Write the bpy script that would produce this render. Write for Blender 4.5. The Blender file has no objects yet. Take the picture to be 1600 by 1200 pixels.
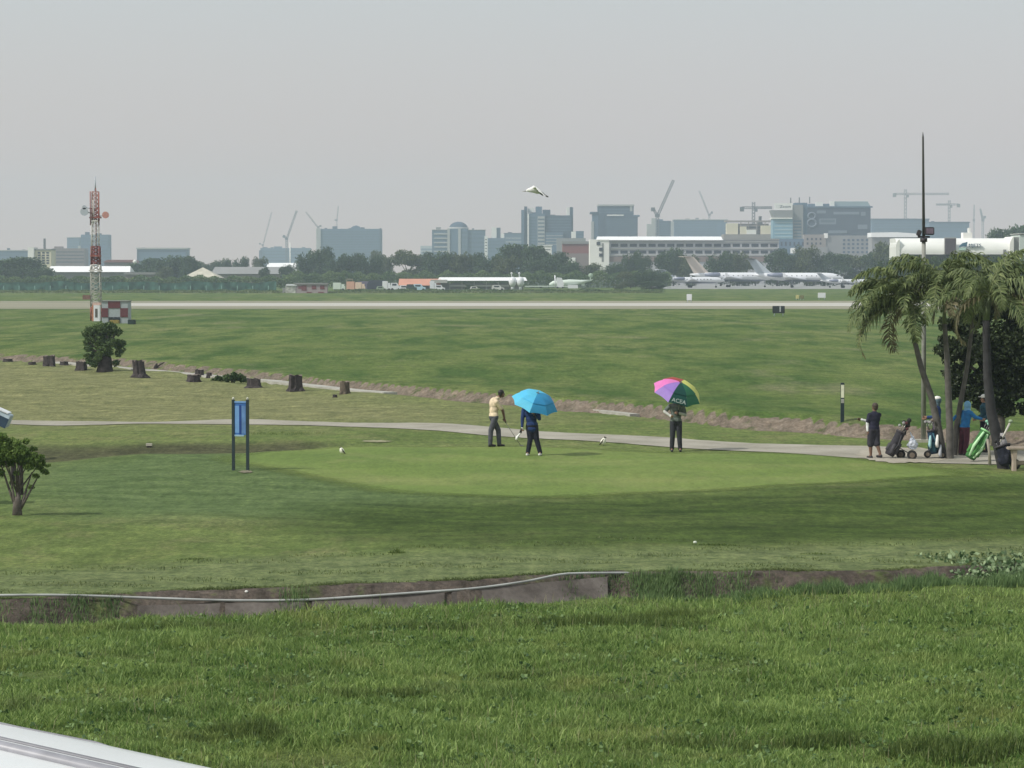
import bpy, bmesh, math, random
import numpy as np
from mathutils import Vector, Matrix, Quaternion
random.seed(7); RNG = np.random.default_rng(7)
R = math.radians
SC = bpy.context.scene
COL = SC.collection

# ------------------------------------------------------------ camera, sky, sun, exposure
CAM_Z = 5.25
FPX = 4400.0                       # focal length in photo pixels (photo is 1600 wide)
PITCH = math.atan((600 - 426) / FPX)
cd = bpy.data.cameras.new('camera'); cam = bpy.data.objects.new('camera', cd); COL.objects.link(cam)
cam.location = (0, 0, CAM_Z); cam.rotation_euler = (math.pi / 2 - PITCH, 0, 0)
cd.sensor_width = 36; cd.lens = 36 * FPX / 1600; cd.clip_start = 0.5; cd.clip_end = 20000
SC.camera = cam

SUN_TRAVEL = Vector((0.906, 0.423, -1.0)).normalized()     # the light comes from the left and a little behind the viewer
SUN_STRENGTH, SKY_STRENGTH, EXPOSURE = 3.3, 0.14, 0.0
sd = bpy.data.lights.new('sun', 'SUN'); sun = bpy.data.objects.new('sun', sd); COL.objects.link(sun)
sd.energy = SUN_STRENGTH; sd.angle = R(1.0); sd.color = (1.0, 0.965, 0.90)
sun.rotation_euler = SUN_TRAVEL.to_track_quat('-Z', 'Y').to_euler()
W = bpy.data.worlds.new('World'); SC.world = W; W.use_nodes = True
nt = W.node_tree; nt.nodes.clear()
wo = nt.nodes.new('ShaderNodeOutputWorld'); bg = nt.nodes.new('ShaderNodeBackground')
sky = nt.nodes.new('ShaderNodeTexSky'); sky.sky_type = 'NISHITA'; sky.sun_disc = False
sky.sun_elevation = R(45); sky.sun_rotation = math.atan2(-SUN_TRAVEL.x, -SUN_TRAVEL.y)
sky.air_density = 1.0; sky.dust_density = 6.0; sky.ozone_density = 1.5
mx = nt.nodes.new('ShaderNodeMix'); mx.data_type = 'RGBA'; mx.inputs[0].default_value = 0.86
tcw = nt.nodes.new('ShaderNodeTexCoord'); sxw = nt.nodes.new('ShaderNodeSeparateXYZ'); nt.links.new(tcw.outputs['Generated'], sxw.inputs[0])
crw = nt.nodes.new('ShaderNodeValToRGB'); nt.links.new(sxw.outputs['Z'], crw.inputs['Fac'])   # even grey of a hazy tropical sky, warmer near the horizon
for i_, (p_, c_) in enumerate(((0.0, (5.6, 4.35, 3.75)), (.045, (5.15, 4.50, 4.25)), (.10, (4.70, 4.85, 4.85)), (.5, (4.4, 4.8, 5.0)))):
    e_ = crw.color_ramp.elements[i_] if i_ < 2 else crw.color_ramp.elements.new(p_)
    e_.position = p_; e_.color = (*[k / 5 for k in c_], 1)
mlw = nt.nodes.new('ShaderNodeMix'); mlw.data_type = 'RGBA'; mlw.blend_type = 'MULTIPLY'; mlw.inputs[0].default_value = 1; mlw.inputs[7].default_value = (5, 5, 5, 1)
nt.links.new(crw.outputs[0], mlw.inputs[6]); nt.links.new(mlw.outputs[2], mx.inputs[7])
nt.links.new(sky.outputs[0], mx.inputs[6]); nt.links.new(mx.outputs[2], bg.inputs[0])
bg.inputs[1].default_value = SKY_STRENGTH; nt.links.new(bg.outputs[0], wo.inputs[0])
SC.view_settings.view_transform = 'Standard'; SC.view_settings.look = 'None'
SC.view_settings.exposure = EXPOSURE; SC.view_settings.gamma = 1
SC.cycles.max_bounces = 6; SC.cycles.volume_bounces = 1; SC.cycles.transparent_max_bounces = 12

# ------------------------------------------------------------ photo pixel -> place
def ray(px, py):
    d = Vector(((px - 800) / FPX, (600 - py) / FPX, -1))
    c, s = math.cos(PITCH), math.sin(PITCH)
    # camera looks along +Y, pitched down
    return Vector((d.x, c * 1 + s * d.y, c * d.y - s * 1))
def Pz(px, py, z=0.0):
    r = ray(px, py); t = (z - CAM_Z) / r.z
    return Vector((r.x * t, r.y * t, z))
def PY(px, py, y):
    r = ray(px, py); t = y / r.y
    return Vector((r.x * t, y, CAM_Z + r.z * t))
def Pd(px, d, z=0.0):
    """point at ground distance d in the column px"""
    return Vector(((px - 800) / FPX * (d * math.cos(PITCH) + (CAM_Z - z) * math.sin(PITCH)), d, z))

# ------------------------------------------------------------ terrain height
def poly_world(pts, z): 
    return np.array([[*Pz(x, y, z).xy] for x, y in pts])
NEAR = poly_world([(-500, 936), (0, 935), (240, 925), (500, 915), (700, 907), (950, 892), (1150, 893), (1400, 890), (1600, 878), (2100, 862)], 0)
FAR = poly_world([(-700, 538), (0, 553), (200, 561), (400, 580), (560, 597), (740, 611), (900, 626), (1000, 631), (1150, 649), (1330, 661), (1480, 668), (1900, 690)], .25)
def near_line(x):
    return np.interp(x, NEAR[:, 0], NEAR[:, 1]) + .07 * np.sin(x * 1.9) + .06 * np.sin(x * 4.3 + 1) + .035 * np.sin(x * 11.)
def far_line(x):
    return np.interp(x, FAR[:, 0], FAR[:, 1]) + .4 * np.sin(x * .8) + .3 * np.sin(x * 1.9 + 2) + .12 * np.sin(x * 5.1)
SWALE = poly_world([(-200, 708), (70, 706), (250, 698.5), (400, 698), (570, 691)], 0)
SWW = np.array([4.4, 4.2, 2.6, 2.3, .5])
def sstep(a, b, v):
    t = np.clip((v - a) / (b - a), 0, 1); return t * t * (3 - 2 * t)
def relief(x, y):
    r = .10 * np.sin(x * .23 + y * .11 + 1) * np.sin(y * .17 - x * .05) + .05 * np.sin(x * .61 - y * .43) + .03 * np.sin(x * 1.3 + y * .9)
    return r
def hgt(x, y):
    x = np.asarray(x, float); y = np.asarray(y, float)
    s = y - near_line(x)
    f = y - far_line(x)
    amp = sstep(0, 6, s) * (1 - sstep(-8, -3, f))
    mid = amp * relief(x, y) * (.5 + .9 * sstep(92, 120, y))
    sw = np.interp(x, SWALE[:, 0], SWALE[:, 1])
    sww = np.interp(x, SWALE[:, 0], SWW)
    mid = mid - .16 * sww ** .5 * np.exp(-((y - sw) / sww) ** 2) * (1 - sstep(-6, -3, x))
    near = -.22 + .13 * sstep(2.5, 7., x) + .05 * np.sin(x * .7) * np.sin(y * .5) + .03 * np.sin(x * 2.1 + y * 1.3)
    z = np.where(s >= 0, mid, 0.)
    z = np.where((s < 0) & (s > -.9), -.55 * sstep(0, .9, -s), z)
    z = np.where((s <= -.9) & (s > -1.3), -.55, z)
    z = np.where(s <= -1.3, -.55 + (near + .55) * sstep(1.3, 2.1, -s), z)
    zf = np.where(f > 0, .25, 0.)
    zf = np.where((f <= 0) & (f > -1.3), .25 - .40 * sstep(0, 1.3, -f), zf)
    zf = np.where((f <= -1.3) & (f > -3), -.15, zf)
    zf = np.where((f <= -3) & (f > -4.5), -.15 * (1 - sstep(3, 4.5, -f)), zf)
    air = .10 * np.sin(x * .07 + y * .05) * np.sin(y * .045) + .06 * np.sin(x * .21 + y * .13)
    zf = zf + np.where(f > 1, air * (1 - sstep(280, 380, y)), 0)
    return np.where(f > -4.5, zf, z)
def gmarch(px, py):
    """first point of the terrain seen through a pixel"""
    r = ray(px, py); ys_ = np.arange(25., 420., .05); t = ys_ / r.y; h = hgt(r.x * t, ys_); z = CAM_Z + r.z * t
    i = int(np.argmax(z <= h)); return Vector((r.x * t[i], ys_[i], float(h[i])))
def ground(px, py):
    z = 0.
    for _ in range(12):
        p = Pz(px, py, z); z = .5 * z + .5 * float(hgt(p.x, p.y))
    p = Pz(px, py, z); p.z = float(hgt(p.x, p.y)); return p

# ------------------------------------------------------------ materials
MATS = {}
def srgb(r, g, b):
    f = lambda c: (c / 255 / 12.92) if c / 255 <= .04045 else ((c / 255 + .055) / 1.055) ** 2.4
    return (f(r), f(g), f(b))
def mat(name, color, rough=.7, metal=0., noise=.18, scale=6., bump=.0, spec=.4, transl=0., alpha=None):
    if name in MATS: return MATS[name]
    m = bpy.data.materials.new(name); m.use_nodes = True; MATS[name] = m
    n = m.node_tree; b = n.nodes['Principled BSDF']
    b.inputs['Roughness'].default_value = rough; b.inputs['Metallic'].default_value = metal
    b.inputs['Specular IOR Level'].default_value = spec
    tc = n.nodes.new('ShaderNodeTexCoord'); nz = n.nodes.new('ShaderNodeTexNoise')
    nz.inputs['Scale'].default_value = scale; nz.inputs['Detail'].default_value = 4
    n.links.new(tc.outputs['Object'], nz.inputs['Vector'])
    cr = n.nodes.new('ShaderNodeValToRGB')
    cr.color_ramp.elements[0].position = .3; cr.color_ramp.elements[1].position = .7
    lo = [max(0, c * (1 - noise)) for c in color]; hi = [min(1, c * (1 + noise)) for c in color]
    cr.color_ramp.elements[0].color = (*lo, 1); cr.color_ramp.elements[1].color = (*hi, 1)
    n.links.new(nz.outputs['Fac'], cr.inputs['Fac']); n.links.new(cr.outputs['Color'], b.inputs['Base Color'])
    if bump:
        bp = n.nodes.new('ShaderNodeBump'); bp.inputs['Strength'].default_value = bump; bp.inputs['Distance'].default_value = .02
        n.links.new(nz.outputs['Fac'], bp.inputs['Height']); n.links.new(bp.outputs['Normal'], b.inputs['Normal'])
    if transl:
        tr = n.nodes.new('ShaderNodeBsdfTranslucent'); n.links.new(cr.outputs['Color'], tr.inputs['Color'])
        ms = n.nodes.new('ShaderNodeMixShader'); ms.inputs[0].default_value = transl
        n.links.new(b.outputs[0], ms.inputs[1]); n.links.new(tr.outputs[0], ms.inputs[2])
        n.links.new(ms.outputs[0], n.nodes['Material Output'].inputs[0])
    return m
def leafmat(name, dark, light, transl=.25, rough=.55):
    """leaf material: each leaf's own tint comes from the face attribute 'tint'"""
    if name in MATS: return MATS[name]
    m = bpy.data.materials.new(name); m.use_nodes = True; MATS[name] = m
    n = m.node_tree; b = n.nodes['Principled BSDF']; b.inputs['Roughness'].default_value = rough
    b.inputs['Specular IOR Level'].default_value = .25
    at = n.nodes.new('ShaderNodeAttribute'); at.attribute_name = 'tint'
    cr = n.nodes.new('ShaderNodeValToRGB')
    cr.color_ramp.elements[0].color = (*dark, 1); cr.color_ramp.elements[1].color = (*light, 1)
    n.links.new(at.outputs['Fac'], cr.inputs['Fac']); n.links.new(cr.outputs['Color'], b.inputs['Base Color'])
    tr = n.nodes.new('ShaderNodeBsdfTranslucent'); n.links.new(cr.outputs['Color'], tr.inputs['Color'])
    ms = n.nodes.new('ShaderNodeMixShader'); ms.inputs[0].default_value = transl
    n.links.new(b.outputs[0], ms.inputs[1]); n.links.new(tr.outputs[0], ms.inputs[2])
    n.links.new(ms.outputs[0], n.nodes['Material Output'].inputs[0])
    return m

# ------------------------------------------------------------ objects
def tag(o, label=None, cat=None, group=None, kind=None):
    if label: o['label'] = label
    if cat: o['category'] = cat
    if group: o['group'] = group
    if kind: o['kind'] = kind
    return o
def thing(name, label, cat, loc=(0, 0, 0), rz=0., group=None):
    o = bpy.data.objects.new(name, None); COL.objects.link(o); o.empty_display_size = .2
    o.location = loc; o.rotation_euler = (0, 0, rz)
    return tag(o, label, cat, group)
def link_mesh(name, me, m, parent=None, label=None):
    o = bpy.data.objects.new(name, me); COL.objects.link(o)
    if m is not None: 
        for k in (m if isinstance(m, (list, tuple)) else [m]): me.materials.append(k)
    if parent is not None: o.parent = parent
    if label: o['label'] = label
    return o
def np_mesh(name, V, F, tint=None, smooth=False):
    """V (n,3), F (m,k) arrays"""
    me = bpy.data.meshes.new(name); V = np.asarray(V, np.float32); F = np.asarray(F, np.int32)
    k = F.shape[1]
    me.vertices.add(len(V)); me.vertices.foreach_set('co', V.ravel())
    me.loops.add(F.size); me.loops.foreach_set('vertex_index', F.ravel())
    me.polygons.add(len(F)); me.polygons.foreach_set('loop_start', np.arange(0, F.size, k, dtype=np.int32))
    me.polygons.foreach_set('use_smooth', np.full(len(F), smooth))
    me.update(calc_edges=True)
    if tint is not None:
        a = me.attributes.new('tint', 'FLOAT', 'FACE'); a.data.foreach_set('value', np.asarray(tint, np.float32))
    return me
class MB:
    def __init__(s): s.v = []; s.f = []; s.sm = []
    def add(s, vs, fs, smooth=False):
        n = len(s.v); s.v += [tuple(v) for v in vs]; s.f += [tuple(i + n for i in f) for f in fs]; s.sm += [smooth] * len(fs); return s
    def box(s, c, d, rz=0., M=None):
        x, y, z = [k / 2 for k in d]; vs = [Vector((a * x, b * y, e * z)) for a in (-1, 1) for b in (-1, 1) for e in (-1, 1)]
        if rz: q = Matrix.Rotation(rz, 3, 'Z'); vs = [q @ v for v in vs]
        if M is not None: vs = [M @ v for v in vs]
        vs = [v + Vector(c) for v in vs]
        return s.add(vs, [(0, 1, 3, 2), (4, 6, 7, 5), (0, 4, 5, 1), (2, 3, 7, 6), (0, 2, 6, 4), (1, 5, 7, 3)])
    def b2(s, x0, x1, y0, y1, z0, z1):
        return s.box(((x0 + x1) / 2, (y0 + y1) / 2, (z0 + z1) / 2), (x1 - x0, y1 - y0, z1 - z0))
    def tube(s, pts, rs, n=8, cap=True, smooth=True, sx=1.):
        pts = [Vector(p) for p in pts]
        if not hasattr(rs, '__len__'): rs = [rs] * len(pts)
        vs = []; fs = []; up = None
        for i, p in enumerate(pts):
            t = (pts[min(i + 1, len(pts) - 1)] - pts[max(i - 1, 0)]); t = t.normalized() if t.length > 1e-9 else Vector((0, 0, 1))
            if up is None:
                up = Vector((0, 0, 1)) if abs(t.z) < .9 else Vector((1, 0, 0))
            u = (up - t * up.dot(t)); u = u.normalized() if u.length > 1e-6 else t.orthogonal().normalized(); up = u
            w = t.cross(u)
            for k in range(n):
                a = 2 * math.pi * k / n; vs.append(p + (u * math.cos(a) * sx + w * math.sin(a)) * rs[i])
        for i in range(len(pts) - 1):
            for k in range(n):
                k2 = (k + 1) % n; fs.append((i * n + k, i * n + k2, (i + 1) * n + k2, (i + 1) * n + k))
        s.add(vs, fs, smooth)
        if cap:
            L = len(s.v) - len(vs)
            s.f.append(tuple(L + k for k in range(n - 1, -1, -1))); s.sm.append(False)
            s.f.append(tuple(L + (len(pts) - 1) * n + k for k in range(n))); s.sm.append(False)
        return s
    def cyl(s, p0, p1, r0, r1=None, n=10): return s.tube([p0, p1], [r0, r0 if r1 is None else r1], n)
    def ball(s, c, r, n=10, m=6):
        if not hasattr(r, '__len__'): r = (r, r, r)
        vs = [(c[0], c[1], c[2] - r[2])]
        for j in range(1, m):
            a = math.pi * j / m - math.pi / 2
            for k in range(n):
                b = 2 * math.pi * k / n; vs.append((c[0] + r[0] * math.cos(a) * math.cos(b), c[1] + r[1] * math.cos(a) * math.sin(b), c[2] + r[2] * math.sin(a)))
        vs.append((c[0], c[1], c[2] + r[2])); fs = []
        for k in range(n): fs.append((0, 1 + (k + 1) % n, 1 + k))
        for j in range(m - 2):
            for k in range(n):
                a = 1 + j * n; fs.append((a + k, a + (k + 1) % n, a + n + (k + 1) % n, a + n + k))
        t = len(vs) - 1; a = 1 + (m - 2) * n
        for k in range(n): fs.append((a + k, a + (k + 1) % n, t))
        return s.add(vs, fs, True)
    def prism(s, prof, y0, y1):
        """profile in x,z extruded along y (counter-clockwise seen from -y)"""
        n = len(prof); vs = [(x, y0, z) for x, z in prof] + [(x, y1, z) for x, z in prof]
        fs = [tuple(range(n)), tuple(range(2 * n - 1, n - 1, -1))] + [((i + 1) % n, i, i + n, (i + 1) % n + n) for i in range(n)]
        return s.add(vs, fs)
    def mesh(s, name):
        me = bpy.data.meshes.new(name); me.from_pydata(s.v, [], s.f); me.polygons.foreach_set('use_smooth', s.sm); me.update()
        bm = bmesh.new(); bm.from_mesh(me); bmesh.ops.recalc_face_normals(bm, faces=bm.faces); bm.to_mesh(me); bm.free()
        return me
    def build(s, name, m, parent=None, label=None): return link_mesh(name, s.mesh(name), m, parent, label)
def bevel(o, w=.02, seg=2):
    bm = bmesh.new(); bm.from_mesh(o.data)
    bmesh.ops.bevel(bm, geom=[e for e in bm.edges if len(e.link_faces) == 2 and e.calc_face_angle(0) > .6], offset=w, segments=seg, affect='EDGES', clamp_overlap=True)
    bm.to_mesh(o.data); bm.free(); return o
def kids(o): return [c for c in bpy.data.objects if c.parent == o]
def copy_tree(o, parent=None):
    c = o.copy(); COL.objects.link(c)
    if parent is not None: c.parent = parent
    for ch in KIDS.get(o.name) or KIDS.setdefault(o.name, kids(o)): copy_tree(ch, c)
    return c
KIDS = {}
def dup(o, loc, rz=0., label=None, scale=None, group=None):
    c = copy_tree(o); c.location = loc; c.rotation_euler = (0, 0, rz)
    if scale is not None: c.scale = scale if hasattr(scale, '__len__') else (scale,) * 3
    if label: c['label'] = label
    if group: c['group'] = group
    return c
def text(name, body, size, m, parent, M, extr=.01, label=None):
    cu = bpy.data.curves.new(name, 'FONT'); cu.body = body; cu.size = size; cu.extrude = extr; cu.align_x = 'CENTER'; cu.align_y = 'CENTER'
    t = bpy.data.objects.new('tmp', cu); COL.objects.link(t)
    dg = bpy.context.evaluated_depsgraph_get(); me = bpy.data.meshes.new_from_object(t.evaluated_get(dg))
    bpy.data.objects.remove(t); me.materials.clear(); me.transform(M)
    return link_mesh(name, me, m, parent, label)
FRONT = Matrix.Rotation(math.pi / 2, 4, 'X')         # text facing -Y
# ============================================================ the setting: ground, channel, path, runway
def inside_soft(X, Y, poly, soft):
    """1 inside the polygon, falling to 0 over `soft` metres outside"""
    poly = np.asarray(poly); n = len(poly); d = np.full(X.shape, 1e9); ins = np.zeros(X.shape, bool)
    for i in range(n):
        x0, y0 = poly[i]; x1, y1 = poly[(i + 1) % n]; ex, ey = x1 - x0, y1 - y0; L = ex * ex + ey * ey
        t = np.clip(((X - x0) * ex + (Y - y0) * ey) / L, 0, 1)
        d = np.minimum(d, np.hypot(X - x0 - t * ex, Y - y0 - t * ey))
        c = ((y0 > Y) != (y1 > Y)) & (X < (x1 - x0) * (Y - y0) / (y1 - y0 + 1e-12) + x0); ins ^= c
    return np.where(ins, 1., np.clip(1 - d / soft, 0, 1))
def axis(segs):
    out = [segs[0][0]]
    for a, b, st in segs:
        n = max(1, int(round(abs(b - a) / st))); out += list(np.linspace(a, b, n + 1)[1:])
    return np.array(out)
xs = axis([(-5000, -600, 900), (-600, -100, 60), (-100, -30, 3), (-30, -11, .8), (-11, 15, .33), (15, 30, .8), (30, 100, 3), (100, 600, 60), (600, 5000, 900)])
ys = axis([(-40, 24, 4), (24, 41, .8), (41, 52, .12), (52, 76, .35), (76, 185, .4), (185, 400, 4), (400, 1200, 40), (1200, 3700, 250)])
GX, GY = np.meshgrid(xs, ys); GZ = hgt(GX, GY)
Vg = np.stack([GX.ravel(), GY.ravel(), GZ.ravel()], 1)
nx, ny = len(xs), len(ys)
ii = (np.arange(ny - 1)[:, None] * nx + np.arange(nx - 1)[None]).ravel()
Fg = np.stack([ii, ii + 1, ii + nx + 1, ii + nx], 1)
me = np_mesh('ground', Vg, Fg, smooth=True)
COLLAR = poly_world([(600, 792), (900, 785), (1200, 775), (1500, 762), (1800, 752), (1800, 830), (1400, 838), (1000, 846), (700, 842), (560, 822)], 0)
OLIVE = poly_world([(-400, 560), (100, 576), (300, 600), (420, 612), (560, 640), (600, 655), (300, 655), (-400, 650)], 0)
FRINGE = poly_world([(-300, 905), (0, 900), (400, 880), (900, 868), (1300, 862), (1800, 850), (1800, 884), (1300, 896), (950, 897), (500, 920), (-300, 940)], 0)
COOL = poly_world([(120, 735), (300, 712), (420, 735), (560, 760), (640, 780), (500, 800), (250, 800), (120, 770)], 0)
s = GY - near_line(GX); f = GY - far_line(GX)
dirt = np.where((s < .06) & (s > -1.35), 1, 0.) + np.where((f < .05) & (f > -2.0), 1, 0.)
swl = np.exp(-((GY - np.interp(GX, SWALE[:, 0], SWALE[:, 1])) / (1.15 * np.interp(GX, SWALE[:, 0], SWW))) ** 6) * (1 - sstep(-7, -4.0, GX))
collar = inside_soft(GX, GY, COLLAR, 3.); olive = inside_soft(GX, GY, OLIVE, 9.)
fringe = inside_soft(GX, GY, FRINGE, 2.); cool = inside_soft(GX, GY, COOL, 4.)
nearsoil = np.where(s < 2, 1., 0.); meadow = np.where(s < -1.35, 1., 0.); airf = np.where(f > .05, 1., 0.)
def put(name, arr):
    a = me.attributes.new(name, 'FLOAT', 'POINT'); a.data.foreach_set('value', np.clip(arr, 0, 1).astype(np.float32).ravel())
for k, a in dict(dirt=dirt, swale=swl, collar=collar, olive=olive, fringe=fringe, cool=cool, meadow=meadow, field=airf, nearsoil=nearsoil).items(): put(k, a)

def noise_node(n, vec, scale, detail=5, rough=.6, mapping=(1, 1, 1)):
    mp = n.nodes.new('ShaderNodeMapping'); mp.inputs['Scale'].default_value = mapping; n.links.new(vec, mp.inputs['Vector'])
    z = n.nodes.new('ShaderNodeTexNoise'); z.inputs['Scale'].default_value = scale; z.inputs['Detail'].default_value = detail; z.inputs['Roughness'].default_value = rough
    n.links.new(mp.outputs[0], z.inputs['Vector']); return z.outputs['Fac']
def ramp(n, fac, stops):
    cr = n.nodes.new('ShaderNodeValToRGB'); els = cr.color_ramp.elements
    while len(els) < len(stops): els.new(.5)
    for e, (p, c) in zip(els, stops): e.position = p; e.color = (*c, 1)
    n.links.new(fac, cr.inputs['Fac']); return cr.outputs['Color']
def mixc(n, fac, a, b, mode='MIX'):
    m = n.nodes.new('ShaderNodeMix'); m.data_type = 'RGBA'; m.blend_type = mode
    if isinstance(fac, (int, float)): m.inputs[0].default_value = fac
    else: n.links.new(fac, m.inputs[0])
    for s_, v in ((6, a), (7, b)):
        if isinstance(v, tuple): m.inputs[s_].default_value = (*v, 1)
        else: n.links.new(v, m.inputs[s_])
    return m.outputs[2]
def math_n(n, op, a, b=None, clamp=False):
    m = n.nodes.new('ShaderNodeMath'); m.operation = op; m.use_clamp = clamp
    for i, v in enumerate((a, b)):
        if v is None: continue
        if isinstance(v, (int, float)): m.inputs[i].default_value = v
        else: n.links.new(v, m.inputs[i])
    return m.outputs[0]
def attr(n, name):
    a = n.nodes.new('ShaderNodeAttribute'); a.attribute_name = name; return a.outputs['Fac']
def bump_to(n, b, h, strength, dist):
    bp = n.nodes.new('ShaderNodeBump'); bp.inputs['Strength'].default_value = strength; bp.inputs['Distance'].default_value = dist
    n.links.new(h, bp.inputs['Height']); n.links.new(bp.outputs[0], b.inputs['Normal'])

gm = bpy.data.materials.new('turf_ground'); gm.use_nodes = True; n = gm.node_tree; b = n.nodes['Principled BSDF']
b.inputs['Roughness'].default_value = .95; b.inputs['Specular IOR Level'].default_value = .1
tc = n.nodes.new('ShaderNodeTexCoord').outputs['Object']
big = noise_node(n, tc, .11, 4, .55); med = noise_node(n, tc, .9, 5, .65, (.55, 1.3, 1)); fine = noise_node(n, tc, 9, 6, .8); tuft = noise_node(n, tc, 2.6, 5, .8, (.7, 1, 1))
LAWN = [(.30, (.095, .140, .038)), (.5, (.125, .168, .050)), (.72, (.160, .190, .066))]
lawn = ramp(n, big, LAWN)
lawn = mixc(n, ramp(n, noise_node(n, tc, .6, 7, .75, (.7, .32, 1)), [(.50, (0,) * 3), (.66, (.75,) * 3)]), lawn, (.190, .190, .085))
lawn = mixc(n, ramp(n, noise_node(n, tc, .8, 7, .75, (.7, .34, 1)), [(.54, (0,) * 3), (.68, (.8,) * 3)]), lawn, (.070, .112, .030))
lawn = mixc(n, attr(n, 'olive'), lawn, ramp(n, med, [(.3, (.150, .165, .070)), (.7, (.215, .215, .100))]))
lawn = mixc(n, attr(n, 'cool'), lawn, ramp(n, med, [(.3, (.080, .130, .042)), (.7, (.115, .160, .062))]))
cf = math_n(n, 'MULTIPLY', attr(n, 'collar'), ramp(n, noise_node(n, tc, .35, 4, .6, (.3, 1, 1)), [(.2, (.55,) * 3), (.7, (1,) * 3)]))
lawn = mixc(n, cf, lawn, ramp(n, med, [(.3, (.030, .055, .010)), (.7, (.055, .090, .018))]))
lawn = mixc(n, attr(n, 'fringe'), lawn, ramp(n, tuft, [(.32, (.045, .070, .026)), (.47, (.130, .165, .066)), (.7, (.175, .205, .090))]))
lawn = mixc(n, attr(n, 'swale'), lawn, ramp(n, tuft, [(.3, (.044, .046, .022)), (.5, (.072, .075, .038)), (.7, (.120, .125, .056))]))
fld = ramp(n, noise_node(n, tc, .06, 6, .65, (.8, .25, 1)), [(.3, (.092, .138, .034)), (.5, (.120, .162, .046)), (.7, (.175, .192, .074))])
fld = mixc(n, ramp(n, noise_node(n, tc, .30, 7, .72, (.8, .16, 1)), [(.44, (0,) * 3), (.60, (.95,) * 3)]), fld, (.050, .098, .022))
fld = mixc(n, ramp(n, noise_node(n, tc, .16, 7, .7, (.7, .16, 1)), [(.56, (0,) * 3), (.68, (.8,) * 3)]), fld, (.175, .178, .095))
lawn = mixc(n, attr(n, 'field'), lawn, fld)
lawn = mixc(n, attr(n, 'meadow'), lawn, ramp(n, tuft, [(.3, (.060, .090, .022)), (.7, (.125, .170, .05))]))
soil = ramp(n, tuft, [(.25, (.110, .088, .066)), (.5, (.180, .148, .116)), (.75, (.235, .200, .160))])
soil = mixc(n, attr(n, 'nearsoil'), soil, ramp(n, tuft, [(.25, (.040, .032, .026)), (.5, (.090, .074, .062)), (.75, (.145, .122, .102))]))
soil = mixc(n, ramp(n, noise_node(n, tc, .8, 5, .7), [(.56, (0,) * 3), (.66, (1,) * 3)]), soil, ramp(n, med, [(.3, (.060, .080, .030)), (.7, (.13, .15, .06))]))
dm = math_n(n, 'ADD', attr(n, 'dirt'), math_n(n, 'MULTIPLY', math_n(n, 'SUBTRACT', tuft, .5), .75)); dm = ramp(n, dm, [(.42, (0,) * 3), (.58, (1,) * 3)])
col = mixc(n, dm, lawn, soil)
vary = ramp(n, fine, [(.28, (.45,) * 3), (.5, (.98,) * 3), (.72, (1.45,) * 3)])
col = mixc(n, 1., col, vary, 'MULTIPLY'); col = mixc(n, 1., col, ramp(n, med, [(.3, (.80,) * 3), (.7, (1.18,) * 3)]), 'MULTIPLY')
streak = noise_node(n, tc, 3.2, 6, .8, (1.5, .32, 1)); speck = noise_node(n, tc, 1.3, 7, .85, (1.6, .5, 1))
col = mixc(n, 1., col, ramp(n, streak, [(.32, (.74,) * 3), (.5, (1.,) * 3), (.68, (1.26, 1.22, 1.2))]), 'MULTIPLY'); col = mixc(n, 1., col, ramp(n, speck, [(.34, (.70, .74, .68)), (.5, (1.,) * 3), (.66, (1.25, 1.2, 1.15))]), 'MULTIPLY')
n.links.new(col, b.inputs['Base Color']); bump_to(n, b, fine, .6, .05)
tag(link_mesh('ground', me, gm), kind='structure')

def drape(name, A, B, m, lift, nu=60, nv=4, kind='structure', wob=0.):
    """strip between two world polylines A (near edge) and B (far edge), laid on the ground"""
    def rs(L, t):
        L = np.asarray(L, float); d = np.r_[0, np.cumsum(np.hypot(*np.diff(L, axis=0).T))]; d /= d[-1]
        return np.stack([np.interp(t, d, L[:, 0]), np.interp(t, d, L[:, 1])], 1)
    t = np.linspace(0, 1, nu + 1); a = rs(A, t); c = rs(B, t)
    if wob:
        a = a + np.stack([np.zeros(nu + 1), wob * np.interp(t, np.linspace(0, 1, nu // 2), RNG.normal(size=nu // 2))], 1)
        c = c + np.stack([np.zeros(nu + 1), wob * np.interp(t, np.linspace(0, 1, nu // 2), RNG.normal(size=nu // 2))], 1)
    V = []
    for j in range(nv + 1):
        q = a + (c - a) * j / nv; V.append(np.c_[q, hgt(q[:, 0], q[:, 1]) + lift])
    V = np.concatenate(V); w = nu + 1
    i = (np.arange(nv)[:, None] * w + np.arange(nu)[None]).ravel()
    o = link_mesh(name, np_mesh(name, V, np.stack([i, i + 1, i + w + 1, i + w], 1), smooth=True), m)
    return tag(o, kind=kind)
def surfmat(name, stops, scale=1.5, mapping=(1, 1, 1), bump=.3, fine_amt=.15, rough=.9, fscale=14):
    m = bpy.data.materials.new(name); m.use_nodes = True; n = m.node_tree; b = n.nodes['Principled BSDF']; MATS[name] = m
    b.inputs['Roughness'].default_value = rough; b.inputs['Specular IOR Level'].default_value = .15
    tc = n.nodes.new('ShaderNodeTexCoord').outputs['Object']
    a = noise_node(n, tc, scale, 5, .65, mapping); f_ = noise_node(n, tc, fscale, 5, .7)
    c = mixc(n, 1., ramp(n, a, stops), ramp(n, f_, [(.3, (1 - fine_amt,) * 3), (.7, (1 + fine_amt,) * 3)]), 'MULTIPLY')
    n.links.new(c, b.inputs['Base Color']); bump_to(n, b, f_, bump, .02); return m
pth = surfmat('worn_concrete_path', [(.3, (.25, .235, .19)), (.5, (.315, .295, .245)), (.7, (.38, .355, .30))], .5)
UP = poly_world([(-300, 653), (20, 655), (300, 658), (500, 660), (700, 666), (900, 676), (1100, 687), (1300, 698), (1440, 703), (1700, 706)], .0)
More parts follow.
